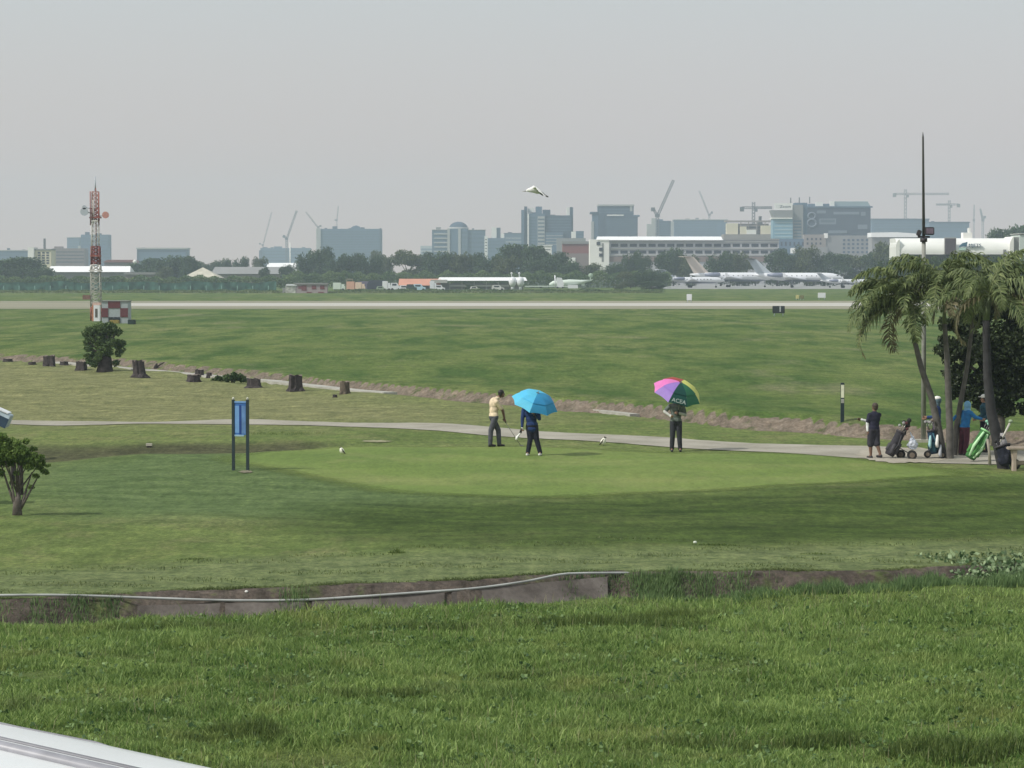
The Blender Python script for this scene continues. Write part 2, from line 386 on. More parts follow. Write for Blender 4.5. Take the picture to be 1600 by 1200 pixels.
LO = poly_world([(-300, 659), (20, 660), (300, 663), (500, 666), (700, 675), (900, 688), (1100, 700), (1300, 714), (1440, 722), (1700, 730)], .0)
drape('cart_path', LO, UP, pth, .018, 240, 8, wob=.05)
# putting green
GREEN = [(400, 716), (470, 707), (560, 700), (700, 699), (900, 702), (1100, 708), (1280, 716), (1440, 738), (1400, 748), (1100, 761), (900, 768), (760, 770), (650, 764), (560, 748), (470, 735), (420, 726)]
g = poly_world(GREEN, 0); 
def smooth_loop(P, k=6):
    P = np.asarray(P); N = len(P); out = []
    for i in range(N):
        p0, p1, p2, p3 = P[i - 1], P[i], P[(i + 1) % N], P[(i + 2) % N]
        for t in np.linspace(0, 1, k, endpoint=False):
            out.append(.5 * (2 * p1 + (p2 - p0) * t + (2 * p0 - 5 * p1 + 4 * p2 - p3) * t * t + (3 * p1 - p0 - 3 * p2 + p3) * t ** 3))
    return np.array(out)
loop = smooth_loop(g); gmin, gmax = loop.min(0), loop.max(0)
gx = np.arange(gmin[0] - 2.5, gmax[0] + 2, .25); gy = np.arange(gmin[1] - 2, gmax[1] + 2, .25); PX, PYg = np.meshgrid(gx, gy)
soft = inside_soft(PX, PYg, loop, 1.6)
idx = np.arange(PX.size).reshape(PX.shape); keep = (soft[:-1, :-1] > 0) & (soft[1:, 1:] > 0) & (soft[:-1, 1:] > 0) & (soft[1:, :-1] > 0)
q = np.stack([idx[:-1, :-1][keep], idx[:-1, 1:][keep], idx[1:, 1:][keep], idx[1:, :-1][keep]], 1)
used, inv = np.unique(q, return_inverse=True)
pgV = np.stack([PX.ravel(), PYg.ravel(), hgt(PX, PYg).ravel() + .012], 1)[used]
pgm = np_mesh('putting_green', pgV, inv.reshape(q.shape), smooth=True)
a_ = pgm.attributes.new('edge', 'FLOAT', 'POINT'); a_.data.foreach_set('value', soft.ravel()[used].astype(np.float32))
m = bpy.data.materials.new('mown_green'); m.use_nodes = True; n = m.node_tree; b = n.nodes['Principled BSDF']
b.inputs['Roughness'].default_value = .9; b.inputs['Specular IOR Level'].default_value = .15
tc = n.nodes.new('ShaderNodeTexCoord').outputs['Object']
f_ = noise_node(n, tc, 11, 5, .7)
c = ramp(n, noise_node(n, tc, .22, 4, .55, (.6, 1, 1)), [(.3, (.115, .172, .038)), (.5, (.140, .198, .046)), (.7, (.185, .222, .066))])
c = mixc(n, ramp(n, noise_node(n, tc, .7, 7, .75, (.7, .32, 1)), [(.5, (0,) * 3), (.68, (.7,) * 3)]), c, (.100, .150, .036))
c = mixc(n, ramp(n, noise_node(n, tc, .5, 7, .75, (.7, .34, 1)), [(.54, (0,) * 3), (.70, (.6,) * 3)]), c, (.215, .225, .085))
c = mixc(n, 1., c, ramp(n, noise_node(n, tc, 2.6, 6, .8, (1.5, .32, 1)), [(.32, (.84,) * 3), (.68, (1.15,) * 3)]), 'MULTIPLY')
c = mixc(n, 1., c, ramp(n, f_, [(.3, (.74,) * 3), (.7, (1.24,) * 3)]), 'MULTIPLY')
n.links.new(c, b.inputs['Base Color']); bump_to(n, b, f_, .3, .02)
al = math_n(n, 'ADD', attr(n, 'edge'), math_n(n, 'MULTIPLY', math_n(n, 'SUBTRACT', noise_node(n, tc, 3, 5, .8), .5), .8))
n.links.new(ramp(n, al, [(.15, (0,) * 3), (.85, (1,) * 3)]), b.inputs['Alpha'])
tag(link_mesh('putting_green', pgm, m), kind='structure')
# sand patch behind the green, bare earth below the sign
sandm = surfmat('pale_sand', [(.3, (.20, .20, .11)), (.7, (.31, .29, .19))], 3)
def patch(name, px0, px1, py0, py1, m, lift=.02, n=28, jag=.25):
    c0 = ground((px0 + px1) / 2, (py0 + py1) / 2); pts = []
    for k in range(n):
        a = 2 * math.pi * k / n; r = 1 + jag * random.uniform(-1, 1)
        g0 = ground((px0 + px1) / 2 + (px1 - px0) / 2 * r * math.cos(a), (py0 + py1) / 2 + (py1 - py0) / 2 * r * math.sin(a)); pts.append(g0)
    V = [c0] + pts; V = [(v[0], v[1], float(hgt(v[0], v[1])) + lift) for v in V]
    me_ = bpy.data.meshes.new(name); me_.from_pydata(V, [], [(0, 1 + (k + 1) % n, 1 + k) for k in range(n)]); me_.update()
    return tag(link_mesh(name, me_, m), kind='structure')
patch('sand_patch', 566, 612, 688.5, 692, sandm); patch('bare_earth', 374, 395, 736, 740, surfmat('dull_bare_earth', [(.3, (.14, .13, .085)), (.7, (.22, .20, .14))], 3), .02)
patch('worn_ground', 1338, 1490, 700, 724, surfmat('trodden_earth', [(.3, (.30, .27, .215)), (.7, (.42, .385, .32))], 1.2), .024, 60, .10)
# runway, shoulders and apron on the airfield
rw = surfmat('pale_runway_concrete', [(.35, (.40, .385, .34)), (.65, (.52, .50, .45))], .03, (.2, 1, 1), 0, .05)
def flat(name, x0, x1, y0, y1, m, z):
    return tag(MB().add([(x0, y0, z), (x1, y0, z), (x1, y1, z), (x0, y1, z)], [(0, 1, 2, 3)]).build(name, m), kind='structure')
def yz(py, z=.25): return Pz(800, py, z).y
xr = Pd(228, yz(476)).x
MB().add([(xr, yz(478.2), .27), (900, yz(480), .27), (900, yz(472.6), .27), (xr - 12, yz(473.6), .27)], [(0, 1, 2, 3)]).build('runway', rw)['kind'] = 'structure'
sh = surfmat('runway_shoulder', [(.3, (.20, .20, .13)), (.7, (.30, .28, .21))], .05, (.2, 1, 1), 0, .1)
MB().add([(xr - 120, yz(483), .262), (900, yz(482.4), .262), (900, yz(469.4), .262), (xr - 160, yz(470.5), .262)], [(0, 1, 2, 3)]).build('runway_shoulder', sh)['kind'] = 'structure'
flat('apron', Pd(1030, 900).x, 900, 860, 1500, surfmat('grey_apron', [(.3, (.26, .26, .25)), (.7, (.34, .34, .33))], .05, (1, 1, 1), 0, .08), .29)
# far channel: pale concrete kerb that lines its near side
kerbm = surfmat('pale_channel_concrete', [(.3, (.30, .29, .25)), (.7, (.46, .45, .41))], .6, fine_amt=.25)
def wall_strip(name, pix, z0, h, th, m, zg=None):
    """a low wall following pixel points on the ground"""
    P = []
    for x, y in pix:
        p = Pz(x, y, z0); P.append(p)
    mb = MB(); V = []
    for i, p in enumerate(P):
        t = (P[min(i + 1, len(P) - 1)] - P[max(i - 1, 0)]).normalized(); nrm = Vector((-t.y, t.x, 0)) * th / 2
        V += [p - nrm + Vector((0, 0, -.25)), p - nrm + Vector((0, 0, h)), p + nrm + Vector((0, 0, h)), p + nrm + Vector((0, 0, -.25))]
    F = []
    for i in range(len(P) - 1):
        for k in range(4): F.append((i * 4 + k, i * 4 + (k + 1) % 4, i * 4 + 4 + (k + 1) % 4, i * 4 + 4 + k))
    F += [(0, 1, 2, 3), tuple(4 * (len(P) - 1) + k for k in (3, 2, 1, 0))]
    mb.add(V, F); return mb.build(name, m)
o = wall_strip('channel_kerb', [(88, 568.5), (150, 574), (250, 583), (320, 589.5), (380, 595), (430, 599), (470, 604), (560, 614), (610, 617.5)], -.06, .13, .7, kerbm)
tag(o, 'long pale concrete kerb edging the drainage channel behind the tree stumps', 'kerb')
o = wall_strip('channel_kerb', [(934, 640.5), (962, 644.5), (992, 648)], -.06, .03, .4, kerbm); tag(o, 'short pale concrete kerb by the gap in the earth bank right of the blue umbrella', 'kerb')
# near ditch: concrete lining with joints, and the white pipe on its upper edge
cxs = np.array([Pz(x, 940, -.3).x for x in (236, 487, 700, 960)])
lining = surfmat('grey_brown_concrete', [(.3, (.075, .064, .056)), (.5, (.125, .108, .096)), (.72, (.185, .163, .145))], 1.6, bump=.4)
lr = thing('ditch_lining', 'grey brown concrete slabs lining the near ditch below the white pipe', 'ditch lining')
base_line = lambda X: np.interp(X, NEAR[:, 0], NEAR[:, 1])
prof_z = lambda q: -.55 * sstep(0, .9, q)
for k in range(3):
    X = np.linspace(cxs[k] + (.06 if k else 0), cxs[k + 1] - .06, 50); rows = []
    top = np.interp(X, cxs[[0, 1, 3]], (.38, .42, .26))
    for j in range(6):
        q = top + (1.0 - top) * j / 5; rows.append(np.c_[X, base_line(X) - q - .03, prof_z(q) + .045])
    V = np.concatenate(rows); w = len(X); i = (np.arange(5)[:, None] * w + np.arange(w - 1)[None]).ravel()
    link_mesh('slab', np_mesh('slab', V, np.stack([i, i + w, i + w + 1, i + 1], 1)), lining, lr)
xw = lambda px: float(Pz(px, 930, -.15).x)
pxs = (-160, 0, 120, 250, 360, 470, 560, 650, 740, 820, 890, 955); pq = (.08, .10, .16, .30, .38, .42, .42, .40, .36, .30, .20, .05)
pts = [(xw(a), float(base_line(xw(a))) - q - .02, float(prof_z(q)) + (.08 if a < 950 else -.06) + .012 * math.sin(a * .05)) for a, q in zip(pxs, pq)]
pl = smooth_loop(pts, 5)[:(len(pts) - 1) * 5 + 1]
tag(MB().tube([Vector(p) for p in pl], .021, 8).build('pipe', mat('weathered_white_pipe', (.42, .43, .41), .5, noise=.3, scale=1.5)), 'long thin white pipe running along the edge of the near ditch', 'pipe')
# ============================================================ grass blades and plants
def blades(name, X, Y, Hh, wid, m, lean=.45, segs=2, zoff=-.01):
    N = len(X); Z = hgt(X, Y) + zoff
    a = RNG.uniform(0, 2 * np.pi, N); ln = RNG.uniform(.1, 1., N) * lean * Hh; la = RNG.uniform(0, 2 * np.pi, N)
    base = np.stack([X, Y, Z], 1); side = np.stack([np.cos(a), np.sin(a), 0 * a], 1) * (wid / 2)[:, None]
    dr = np.stack([np.cos(la), np.sin(la), 0 * la], 1) * ln[:, None]; up = np.stack([0 * a, 0 * a, Hh], 1)
    V = np.stack([base - side, base + side, base + up * .58 + dr * .35 + side * .8, base + up * .58 + dr * .35 - side * .8, base + up + dr], 1).reshape(-1, 3)
    i = np.arange(N) * 5; Q = np.stack([i, i + 1, i + 2, i + 3], 1); T = np.stack([i + 3, i + 2, i + 4, i + 4], 1)
    me = bpy.data.meshes.new(name)
    me.vertices.add(len(V)); me.vertices.foreach_set('co', V.astype(np.float32).ravel())
    loops = np.concatenate([Q, T[:, :3]], 1).ravel().astype(np.int32)
    me.loops.add(len(loops)); me.loops.foreach_set('vertex_index', loops)
    st = np.stack([np.arange(N) * 7, np.arange(N) * 7 + 4], 1).ravel().astype(np.int32)
    me.polygons.add(2 * N); me.polygons.foreach_set('loop_start', st); me.update(calc_edges=True)
    clump = .5 + .5 * np.sin(X * .9 + 2 * np.sin(Y * .6)) * np.sin(Y * .8 + X * .3)
    clump = clump * .6 + .4 * (.5 + .5 * np.sin(X * 2.7 + 1.5 * np.sin(Y * 3.1)) * np.sin(Y * 3.7 + X))
    t = np.clip(RNG.normal(.42, .20, N) + .34 * (clump - .5), 0, 1)
    at = me.attributes.new('tint', 'FLOAT', 'FACE'); at.data.foreach_set('value', np.repeat(t, 2).astype(np.float32))
    return link_mesh(name, me, m)
gl = leafmat('grass_blade', (.062, .145, .024), (.400, .520, .170), .38)
n = gl.node_tree; tc = n.nodes.new('ShaderNodeTexCoord').outputs['Object']; b0 = n.nodes['Principled BSDF']; src = b0.inputs['Base Color'].links[0].from_socket
c = mixc(n, 1., src, ramp(n, noise_node(n, tc, 1.1, 6, .7), [(.3, (.66, .70, .62)), (.7, (1.25, 1.2, 1.2))]), 'MULTIPLY')
c = mixc(n, ramp(n, noise_node(n, tc, .42, 6, .7), [(.54, (0,) * 3), (.68, (.55,) * 3)]), c, (.30, .31, .10))
c = mixc(n, ramp(n, noise_node(n, tc, .31, 6, .75, (1, 1.4, 1)), [(.56, (0,) * 3), (.70, (.5,) * 3)]), c, (.17, .155, .085))
n.links.new(c, b0.inputs['Base Color']); n.links.new(c, [q for q in n.nodes if q.type == 'BSDF_TRANSLUCENT'][0].inputs['Color'])
N = 470000
Y = 41.6 - (41.6 - 27.5) * RNG.random(N) ** 1.0; Y = Y + RNG.random(N) * 6.5
X = (RNG.random(N) * 2 - 1) * (.195 * Y + 4.5)
keep = Y < near_line(X) - 1.45 + .25 * RNG.normal(size=N)
keep &= ~((Y < near_line(X) - 1.2) & (Y > near_line(X) - 2.2) & (RNG.random(N) < .2))
X, Y = X[keep], Y[keep]
c1 = np.sin(X * .75 + 1.3 * np.sin(Y * .9)) * np.sin(Y * 1.1 + .8 * np.sin(X * .55)); c2 = np.sin(X * 2.3 + Y) * np.sin(Y * 2.9 - X * .7)
c3 = np.sin(X * 5.1 + 2 * np.sin(Y * 2.2)) * np.sin(Y * 6.3 + 1.7 * np.sin(X * 3.3))
Hh = (.075 + .030 * c1 + .022 * c2 + .034 * c3) * RNG.uniform(.35, 1.5, len(X)); Hh = np.clip(Hh, .015, .3)
tall = RNG.random(len(X)) < .012; Hh = np.where(tall, Hh * 1.9, Hh)
tag(blades('grass', X, Y, Hh, np.full(len(X), .013) * RNG.uniform(.6, 1.6, len(X)), gl, 1.1), 'thick unmown green grass filling the foreground', None, kind='stuff')
N = 5200; Y = RNG.uniform(27.5, 47, N); X = (RNG.random(N) * 2 - 1) * (.195 * Y + 1.2); k = (Y < near_line(X) - 1.6) & (np.sin(X * .8 + Y * .5) * np.sin(Y * .9 - X * .3) + RNG.normal(0, .35, N) > .1); X, Y = X[k], Y[k]
tag(blades('straw', X, Y, RNG.uniform(.08, .26, len(X)), np.full(len(X), .007), leafmat('straw_blade', (.22, .20, .10), (.48, .45, .27), .3), .5), 'thin pale straw stalks among the meadow grass', None, kind='stuff')
# dark tufts in the meadow, and grass that has grown into the ditch
tuft_m = leafmat('dark_tuft_blade', (.045, .090, .018), (.220, .280, .080), .35)
def tuft(px, py, w, d, h, N, name='grass_tuft', m=None, z=None):
    c = ground(px, py); t = RNG.random(N) ** .5; a = RNG.uniform(0, 2 * np.pi, N)
    X = c.x + w * t * np.cos(a); Y = c.y + d * t * np.sin(a)
    return X, Y, h * RNG.uniform(.4, 1.2, N) * (1.15 - .6 * t)
sets = [tuft(398, 1152, .35, .4, .26, 1100), tuft(350, 1146, .3, .3, .16, 500), tuft(440, 1158, .25, .3, .18, 450), tuft(300, 1158, .25, .25, .14, 350), (tuft(560, 1090, 1.0, .3, .17, 900)), tuft(1440, 1178, .5, .4, .24, 1100), tuft(1510, 1185, .45, .4, .27, 1100), tuft(1580, 1172, .35, .35, .22, 700), tuft(1280, 1165, .6, .3, .2, 900), tuft(800, 1060, .9, .25, .15, 600),
        tuft(1100, 1168, 1.0, .3, .17, 700), tuft(960, 978, 1.6, .45, .22, 2600), tuft(1050, 968, .9, .4, .22, 1500), tuft(210, 985, 1.3, .3, .16, 700), tuft(700, 985, 1.5, .3, .18, 1200)]
X, Y, Hh = [np.concatenate(k) for k in zip(*sets)]
tag(blades('dark_grass', X, Y, Hh, np.full(len(X), .013), tuft_m, .6), 'darker coarse grass clumps scattered in the foreground meadow', None, kind='stuff')
ed = []
for px0, px1, N_, h in ((940, 1150, 11000, .17), (-50, 230, 5200, .14), (1230, 1700, 7000, .15), (455, 500, 500, .2), (205, 235, 260, .24), (860, 950, 700, .14), (1130, 1300, 2600, .16)):
    x0, x1 = Pz(px0, 930, -.4).x, Pz(px1, 930, -.4).x; X = RNG.uniform(x0, x1, N_) if px0 != 940 else RNG.normal((x0 + x1) / 2, (x1 - x0) / 3.6, N_); Y = near_line(X) + RNG.uniform(-1.9, -.15 if h > .12 else -.6, N_)
    if px0 >= 1130: Y = near_line(X) + RNG.uniform(-2.8, -1.75, N_)
    ed.append((X, Y, h * (1.35 if px0 == 1230 else 1) * RNG.uniform(.35, 1.3, N_) * (.75 + .45 * np.sin(X * 3.1 + Y) * np.sin(X * 7.3))))
X, Y, Hh = [np.concatenate(k) for k in zip(*ed)]
tag(blades('ditch_grass', X, Y, Hh, np.full(len(X), .014), leafmat('ditch_blade', (.060, .125, .040), (.260, .360, .150), .35), .5), 'bluish green weeds growing out of the near ditch', None, kind='stuff')
# ragged lip of turf above the ditch and rough of the fringe
N = 26000; X = RNG.uniform(-13, 13, N); Y = near_line(X) + np.abs(RNG.normal(0, .15, N)); Hh = RNG.uniform(.01, .06, N) * (.6 + .5 * np.sin(X * 2.3) * np.sin(X * .9))
X2 = RNG.uniform(-13, 14, N); Y2 = near_line(X2) + RNG.random(N) ** 1.5 * 6; k = (np.sin(X2 * 1.1 + Y2) * np.sin(Y2 * 3.1 + .6 * np.sin(X2)) > .35); 
X = np.r_[X, X2[k]]; Y = np.r_[Y, Y2[k]]; Hh = np.r_[Hh, RNG.uniform(.02, .06, k.sum())]
tag(blades('turf_edge', X, Y, Hh, np.full(len(X), .016), leafmat('lip_blade', (.070, .105, .030), (.220, .260, .100), .3), .7), 'ragged fringe of short turf along the lip of the near ditch', None, kind='stuff')
# small low weeds with broad leaves in the meadow
N = 900; cy = RNG.uniform(28, 46, N); cx = (RNG.random(N) * 2 - 1) * (.195 * cy + 1.); k = cy < near_line(cx) - 1.8; cx, cy = cx[k], cy[k]
# mown grass of mid ground: short stubs that break up the surface
# broad leaved ground cover at the right end of the ditch
def leafquads(C, size, up=.4, aspect=.6):
    N = len(C); d = RNG.normal(size=(N, 3)); d[:, 2] = np.abs(d[:, 2]) * up; d /= np.linalg.norm(d, axis=1)[:, None]
    r = RNG.normal(size=(N, 3)); w = np.cross(d, r); w /= np.linalg.norm(w, axis=1)[:, None]
    s_ = np.asarray(size).reshape(-1, 1) * np.ones((N, 1))
    V = np.stack([C - d * s_ * .5, C + w * s_ * aspect * .5, C + d * s_ * .5, C - w * s_ * aspect * .5], 1).reshape(-1, 3)
    i = np.arange(N) * 4; return V, np.stack([i, i + 1, i + 2, i + 3], 1)
Cw = np.repeat(np.c_[cx, cy, hgt(cx, cy) + .05], 9, 0); Cw = Cw + RNG.normal(0, 1, Cw.shape) * (.05, .05, .025); V, F = leafquads(Cw, RNG.uniform(.03, .08, len(Cw)), .8, .8)
tag(link_mesh('meadow_weeds', np_mesh('meadow_weeds', V, F, RNG.random(len(Cw))), leafmat('weed_leaf', (.035, .085, .025), (.22, .32, .12), .25)), 'small broad leaved weeds dotted through the meadow grass', None, kind='stuff')
N = 3400; px = 1395 + 335 * RNG.random(N) ** .75; fr = RNG.random(N)
Cs = []
for a, q in zip(px, fr):
    lo = np.interp(a, (1400, 1480, 1600, 1750), (918, 926, 932, 935)); hi = np.interp(a, (1400, 1450, 1500, 1560, 1750), (905, 893, 884, 880, 874))
    p = Pz(a, lo - 4, -.38); top = (lo - hi) / 4400 * 46; Cs.append((p.x, p.y + q * 2.0, -.40 + (.10 + .75 * top) * RNG.uniform(.25, 1.) * (.5 + .5 * q) + .1))
Cs = np.array(Cs); V, F = leafquads(Cs, RNG.uniform(.05, .14, N), .8, .7)
tag(link_mesh('broadleaf_plants', np_mesh('broadleaf_plants', V, F, np.clip(RNG.beta(1.2, 2.6, N), 0, 1)), leafmat('broad_leaf', (.035, .085, .022), (.48, .60, .34), .25)), 'pale broad leaved plants massed at the right end of the ditch', None, kind='stuff')

# ------------------------------------------------------------ trees
bark = mat('grey_brown_bark', (.11, .095, .08), .9, noise=.35, scale=9, bump=.5)
def crown_mesh(name, blobs, nleaf, size, tintm=.5, squash=.8, seed=0, aspect=.6):
    """leaves on and in a union of uneven ellipsoids: blobs = (x, y, z, r)"""
    rg = np.random.default_rng(seed); bl = np.array(blobs); wts = bl[:, 3] ** 2; wts = wts / wts.sum()
    k = rg.choice(len(bl), nleaf, p=wts); d = rg.normal(size=(nleaf, 3)); d /= np.linalg.norm(d, axis=1)[:, None]
    rr = bl[k, 3] * (rg.random(nleaf) ** .38) * (1 + .22 * np.sin(5 * d[:, 0] + k) * np.cos(4 * d[:, 2] + k * 2))
    C = bl[k, :3] + d * rr[:, None] * np.array([1, 1, squash])
    V, F = leafquads(C, rg.uniform(.6, 1.4, nleaf) * size, 1., aspect)
    t = np.clip(rg.normal(tintm, .16, nleaf) + .18 * np.sin(k * 2.3), 0, 1)
    return np_mesh(name, V, F, t)
def limbs(mb, base, ends, r0, n=7):
    for e in ends:
        b0 = Vector(base); e = Vector(e); mid = b0.lerp(e, .5) + Vector((random.uniform(-.1, .1), random.uniform(-.1, .1), .12)) * (e - b0).length * .5
        mb.tube([b0, mid, e], [r0, r0 * .6, r0 * .22], n)
def make_tree(name, label, cat, loc, H, Wd, m, nleaf, leaf, seed, trunk_r=.25, trunk_h=.35, nblob=14, group=None, rz=0, squash=.8, tint=.5, low=.0, lobes=None):
    rg = random.Random(seed); t = thing(name, label, cat, loc, rz, group)
    bl = lobes
    if bl is None:
        bl = []
        for k in range(nblob):
            a = rg.uniform(0, 6.28); rad = Wd / 2 * (rg.random() ** .5) * .68; zz = rg.uniform(trunk_h + low, .86)
            rr = Wd * rg.uniform(.15, .27) * (1.15 - .5 * abs(zz - .55))
            bl.append((rad * math.cos(a) * (1.1 - .6 * max(0, zz - .5)), rad * math.sin(a), H * zz, rr))
    link_mesh('crown', crown_mesh('crown', bl, nleaf, leaf, tint, squash, seed), m, t)
    mb = MB(); mb.tube([(0, 0, -.2), (0.02 * H, 0, H * trunk_h * .5), (0, 0.01 * H, H * trunk_h)], [trunk_r * 1.3, trunk_r, trunk_r * .8], 9)
    limbs(mb, (0, 0.01 * H, H * trunk_h * .95), [b[:3] for b in bl[:7]], trunk_r * .55)
    mb.build('trunk', bark, t)
    return t
# ============================================================ the city behind the airfield
G0 = .25
def conc(name, c, **k): return mat(name, c, k.pop('rough', .85), noise=k.pop('noise', .06), scale=k.pop('scale', .15), **k)
M_blue = conc('haze_blue_cladding', (.10, .155, .22)); M_blue2 = conc('haze_slate_cladding', (.06, .09, .13)); M_pale = conc('pale_concrete', (.42, .42, .40))  # blue and slate cladding made bluer to carry distance haze in the colour
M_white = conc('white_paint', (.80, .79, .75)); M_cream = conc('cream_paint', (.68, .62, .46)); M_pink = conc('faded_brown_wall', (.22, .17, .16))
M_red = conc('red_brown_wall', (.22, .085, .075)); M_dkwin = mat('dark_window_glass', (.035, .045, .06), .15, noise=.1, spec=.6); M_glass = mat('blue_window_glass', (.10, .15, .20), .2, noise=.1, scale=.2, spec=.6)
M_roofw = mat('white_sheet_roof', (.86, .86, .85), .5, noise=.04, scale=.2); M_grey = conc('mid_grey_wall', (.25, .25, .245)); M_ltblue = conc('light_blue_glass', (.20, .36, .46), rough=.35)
M_brown = conc('raw_concrete', (.27, .24, .22)); M_steel = mat('grey_steel', (.14, .15, .16), .5, noise=.1); M_orange = mat('orange_roof', (.56, .27, .19), .6, noise=.08, scale=.3)
def gable(s, x0, x1, ye, yr, y0, dep, m, part='roof', hip=3.):
    """pitched roof whose near slope rises from the eave row ye to the ridge row yr"""
    X0, X1, ze, zr = s.X(x0), s.X(x1), s.Z(ye), s.Z(yr); h = hip / FPX * s.d
    V = [(X0, y0, ze), (X1, y0, ze), (X1, y0 + dep, ze), (X0, y0 + dep, ze), (X0 + h, y0 + dep / 2, zr), (X1 - h, y0 + dep / 2, zr)]
    return MB().add(V, [(0, 1, 5, 4), (2, 3, 4, 5), (1, 2, 5), (3, 0, 4), (3, 2, 1, 0)]).build(part, m, s.t)
class Site:
    """metre frame of a thing seen at ground distance d; X/Z give local metres from photo columns and rows"""
    def __init__(s, name, label, cat, pxc, d, rz=0, group=None, z=G0):
        s.d = d; s.o = Pd(pxc, d, z); s.pxc = pxc; s.z0 = z
        s.t = thing(name, label, cat, s.o, rz, group)
    def X(s, px): return PY(px, 426, s.d).x - s.o.x
    def Z(s, py): return PY(s.pxc, py, s.d).z - s.z0
    def box(s, part, x0, x1, ytop, m, y0=0., dep=20., ybot=None, label=None, bev=0):
        z1 = s.Z(ytop); z0 = -.5 if ybot is None else s.Z(ybot)
        o = MB().b2(s.X(x0), s.X(x1), y0, y0 + dep, z0, z1).build(part, m, s.t, label)
        if part == 'wall' and s.d > 1900 and x1 - x0 > 20:
            rp = random.Random(int(x0 * 7 + ytop)); X = s.X(x0) + 3
            while X < s.X(x1) - 5:
                w_ = rp.uniform(1.5, 5.); h_ = rp.uniform(.5, 1.5) if rp.random() < .8 else 2.3
                MB().b2(X, X + w_, y0 + 4, y0 + 4 + rp.uniform(2, 5), z1 + .01, z1 + h_).build('roof_plant', M_grey if rp.random() < .5 else M_blue2, s.t); X += w_ + rp.uniform(3, 14)
        return o
    def bands(s, x0, x1, ytop, ybot, n, m, part='window_band', frac=.5, y=-.12, parent=None, th=.3):
        zt, zb = s.Z(ytop), s.Z(ybot); h = (zt - zb) / n
        for k in range(n):
            z = zb + h * (k + .5); MB().b2(s.X(x0), s.X(x1), y, y + th, z - h * frac / 2, z + h * frac / 2).build(part, m, parent or s.t)
    def grid(s, x0, x1, ytop, ybot, nx_, nz, m, part='window', fx=.7, fz=.5, y=-.12, th=.3):
        X0, X1 = s.X(x0), s.X(x1); zt, zb = s.Z(ytop), s.Z(ybot); w = (X1 - X0) / nx_; h = (zt - zb) / nz; out = []
        for i in range(nx_):
            for j in range(nz):
                cx, cz = X0 + w * (i + .5), zb + h * (j + .5)
                out.append(MB().b2(cx - w * fx / 2, cx + w * fx / 2, y, y + th, cz - h * fz / 2, cz + h * fz / 2).build(part, m, s.t))
        return out
B = 'buildings on the skyline'
# -- left group
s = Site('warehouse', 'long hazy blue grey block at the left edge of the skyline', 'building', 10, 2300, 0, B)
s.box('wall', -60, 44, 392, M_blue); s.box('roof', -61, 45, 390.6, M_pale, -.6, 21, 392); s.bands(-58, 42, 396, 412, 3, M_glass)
s = Site('apartment_building', 'cream apartment block with bright white end wall and square windows at far left', 'building', 62, 1350, 0, B)
s.box('wall', 54.5, 80, 391, M_cream, 0, 14); s.box('end_wall', 45, 54.3, 386.5, M_white, -2.5, 12); s.box('roof', 53, 80.5, 388.8, M_grey, -.4, 14.8, 391)
s.grid(58, 78, 393, 413, 3, 5, M_dkwin, fx=.62, fz=.62); s.box('chimney', 66, 69, 372.5, M_steel, 4, 1.2, 388.6)
s = Site('office_building', 'wide brownish grey hazy office block right of the cream apartments', 'building', 106, 2100, 0, B)
s.box('wall', 82, 132, 388, M_pink); s.box('roof_hut', 84, 96, 385, M_pink, 3, 8, 388); s.bands(83, 131, 391, 412, 4, M_dkwin, frac=.3)
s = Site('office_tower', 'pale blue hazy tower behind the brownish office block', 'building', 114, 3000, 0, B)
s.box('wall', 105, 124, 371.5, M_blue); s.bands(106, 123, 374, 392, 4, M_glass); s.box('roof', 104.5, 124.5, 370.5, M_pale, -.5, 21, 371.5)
s = Site('office_tower', 'stepped blue office block directly behind the red and white mast', 'building', 148, 2500, 0, B)
s.box('wall', 126, 169, 366.5, M_blue, 3, 18); s.box('wall', 130, 172, 386, M_blue, 0, 3); s.bands(128, 168, 370, 384, 3, M_glass, y=2.85); s.bands(132, 171, 389, 410, 4, M_glass); s.box('pale_left_strip', 122, 126, 384, M_pale, 0, 10)
s = Site('shed', 'low reddish brown roofed building between the mast and the blue warehouse', 'building', 188, 1500, 0, B)
s.box('wall', 163, 211, 410, M_pink, 0, 14); MB().prism([(s.X(161), s.Z(410)), (s.X(213), s.Z(410)), (s.X(208), s.Z(406)), (s.X(168), s.Z(406))], -1, 16).build('roof', M_red, s.t)
MB().ball((s.X(212), -3, s.Z(409)), 1.1).build('dome', M_white, s.t)
s = Site('warehouse', 'plain blue warehouse with white roof line above the trees at left', 'building', 253, 2200, 0, B)
s.box('wall', 214, 292, 389.5, M_blue); s.box('roof', 213, 293, 387, M_pale, -.7, 22, 389.3); s.bands(216, 290, 391, 394, 1, M_blue2, frac=.7)
for px in (215.5, 291): s.box('corner_post', px - 1, px + 1, 389.6, M_blue2, -.4, .3)
s = Site('building_under_construction', 'hazy blue grey block below the pair of faint cranes', 'building', 445, 3200, 0, B)
s.box('wall', 407, 484, 387.5, M_blue, 0, 25); s.box('wall', 405, 410, 391, M_blue2, -1, 10); s.bands(412, 482, 390, 410, 4, M_blue2, frac=.25); s.box('roof_hut', 428, 440, 385, M_blue, 2, 8, 387.5)
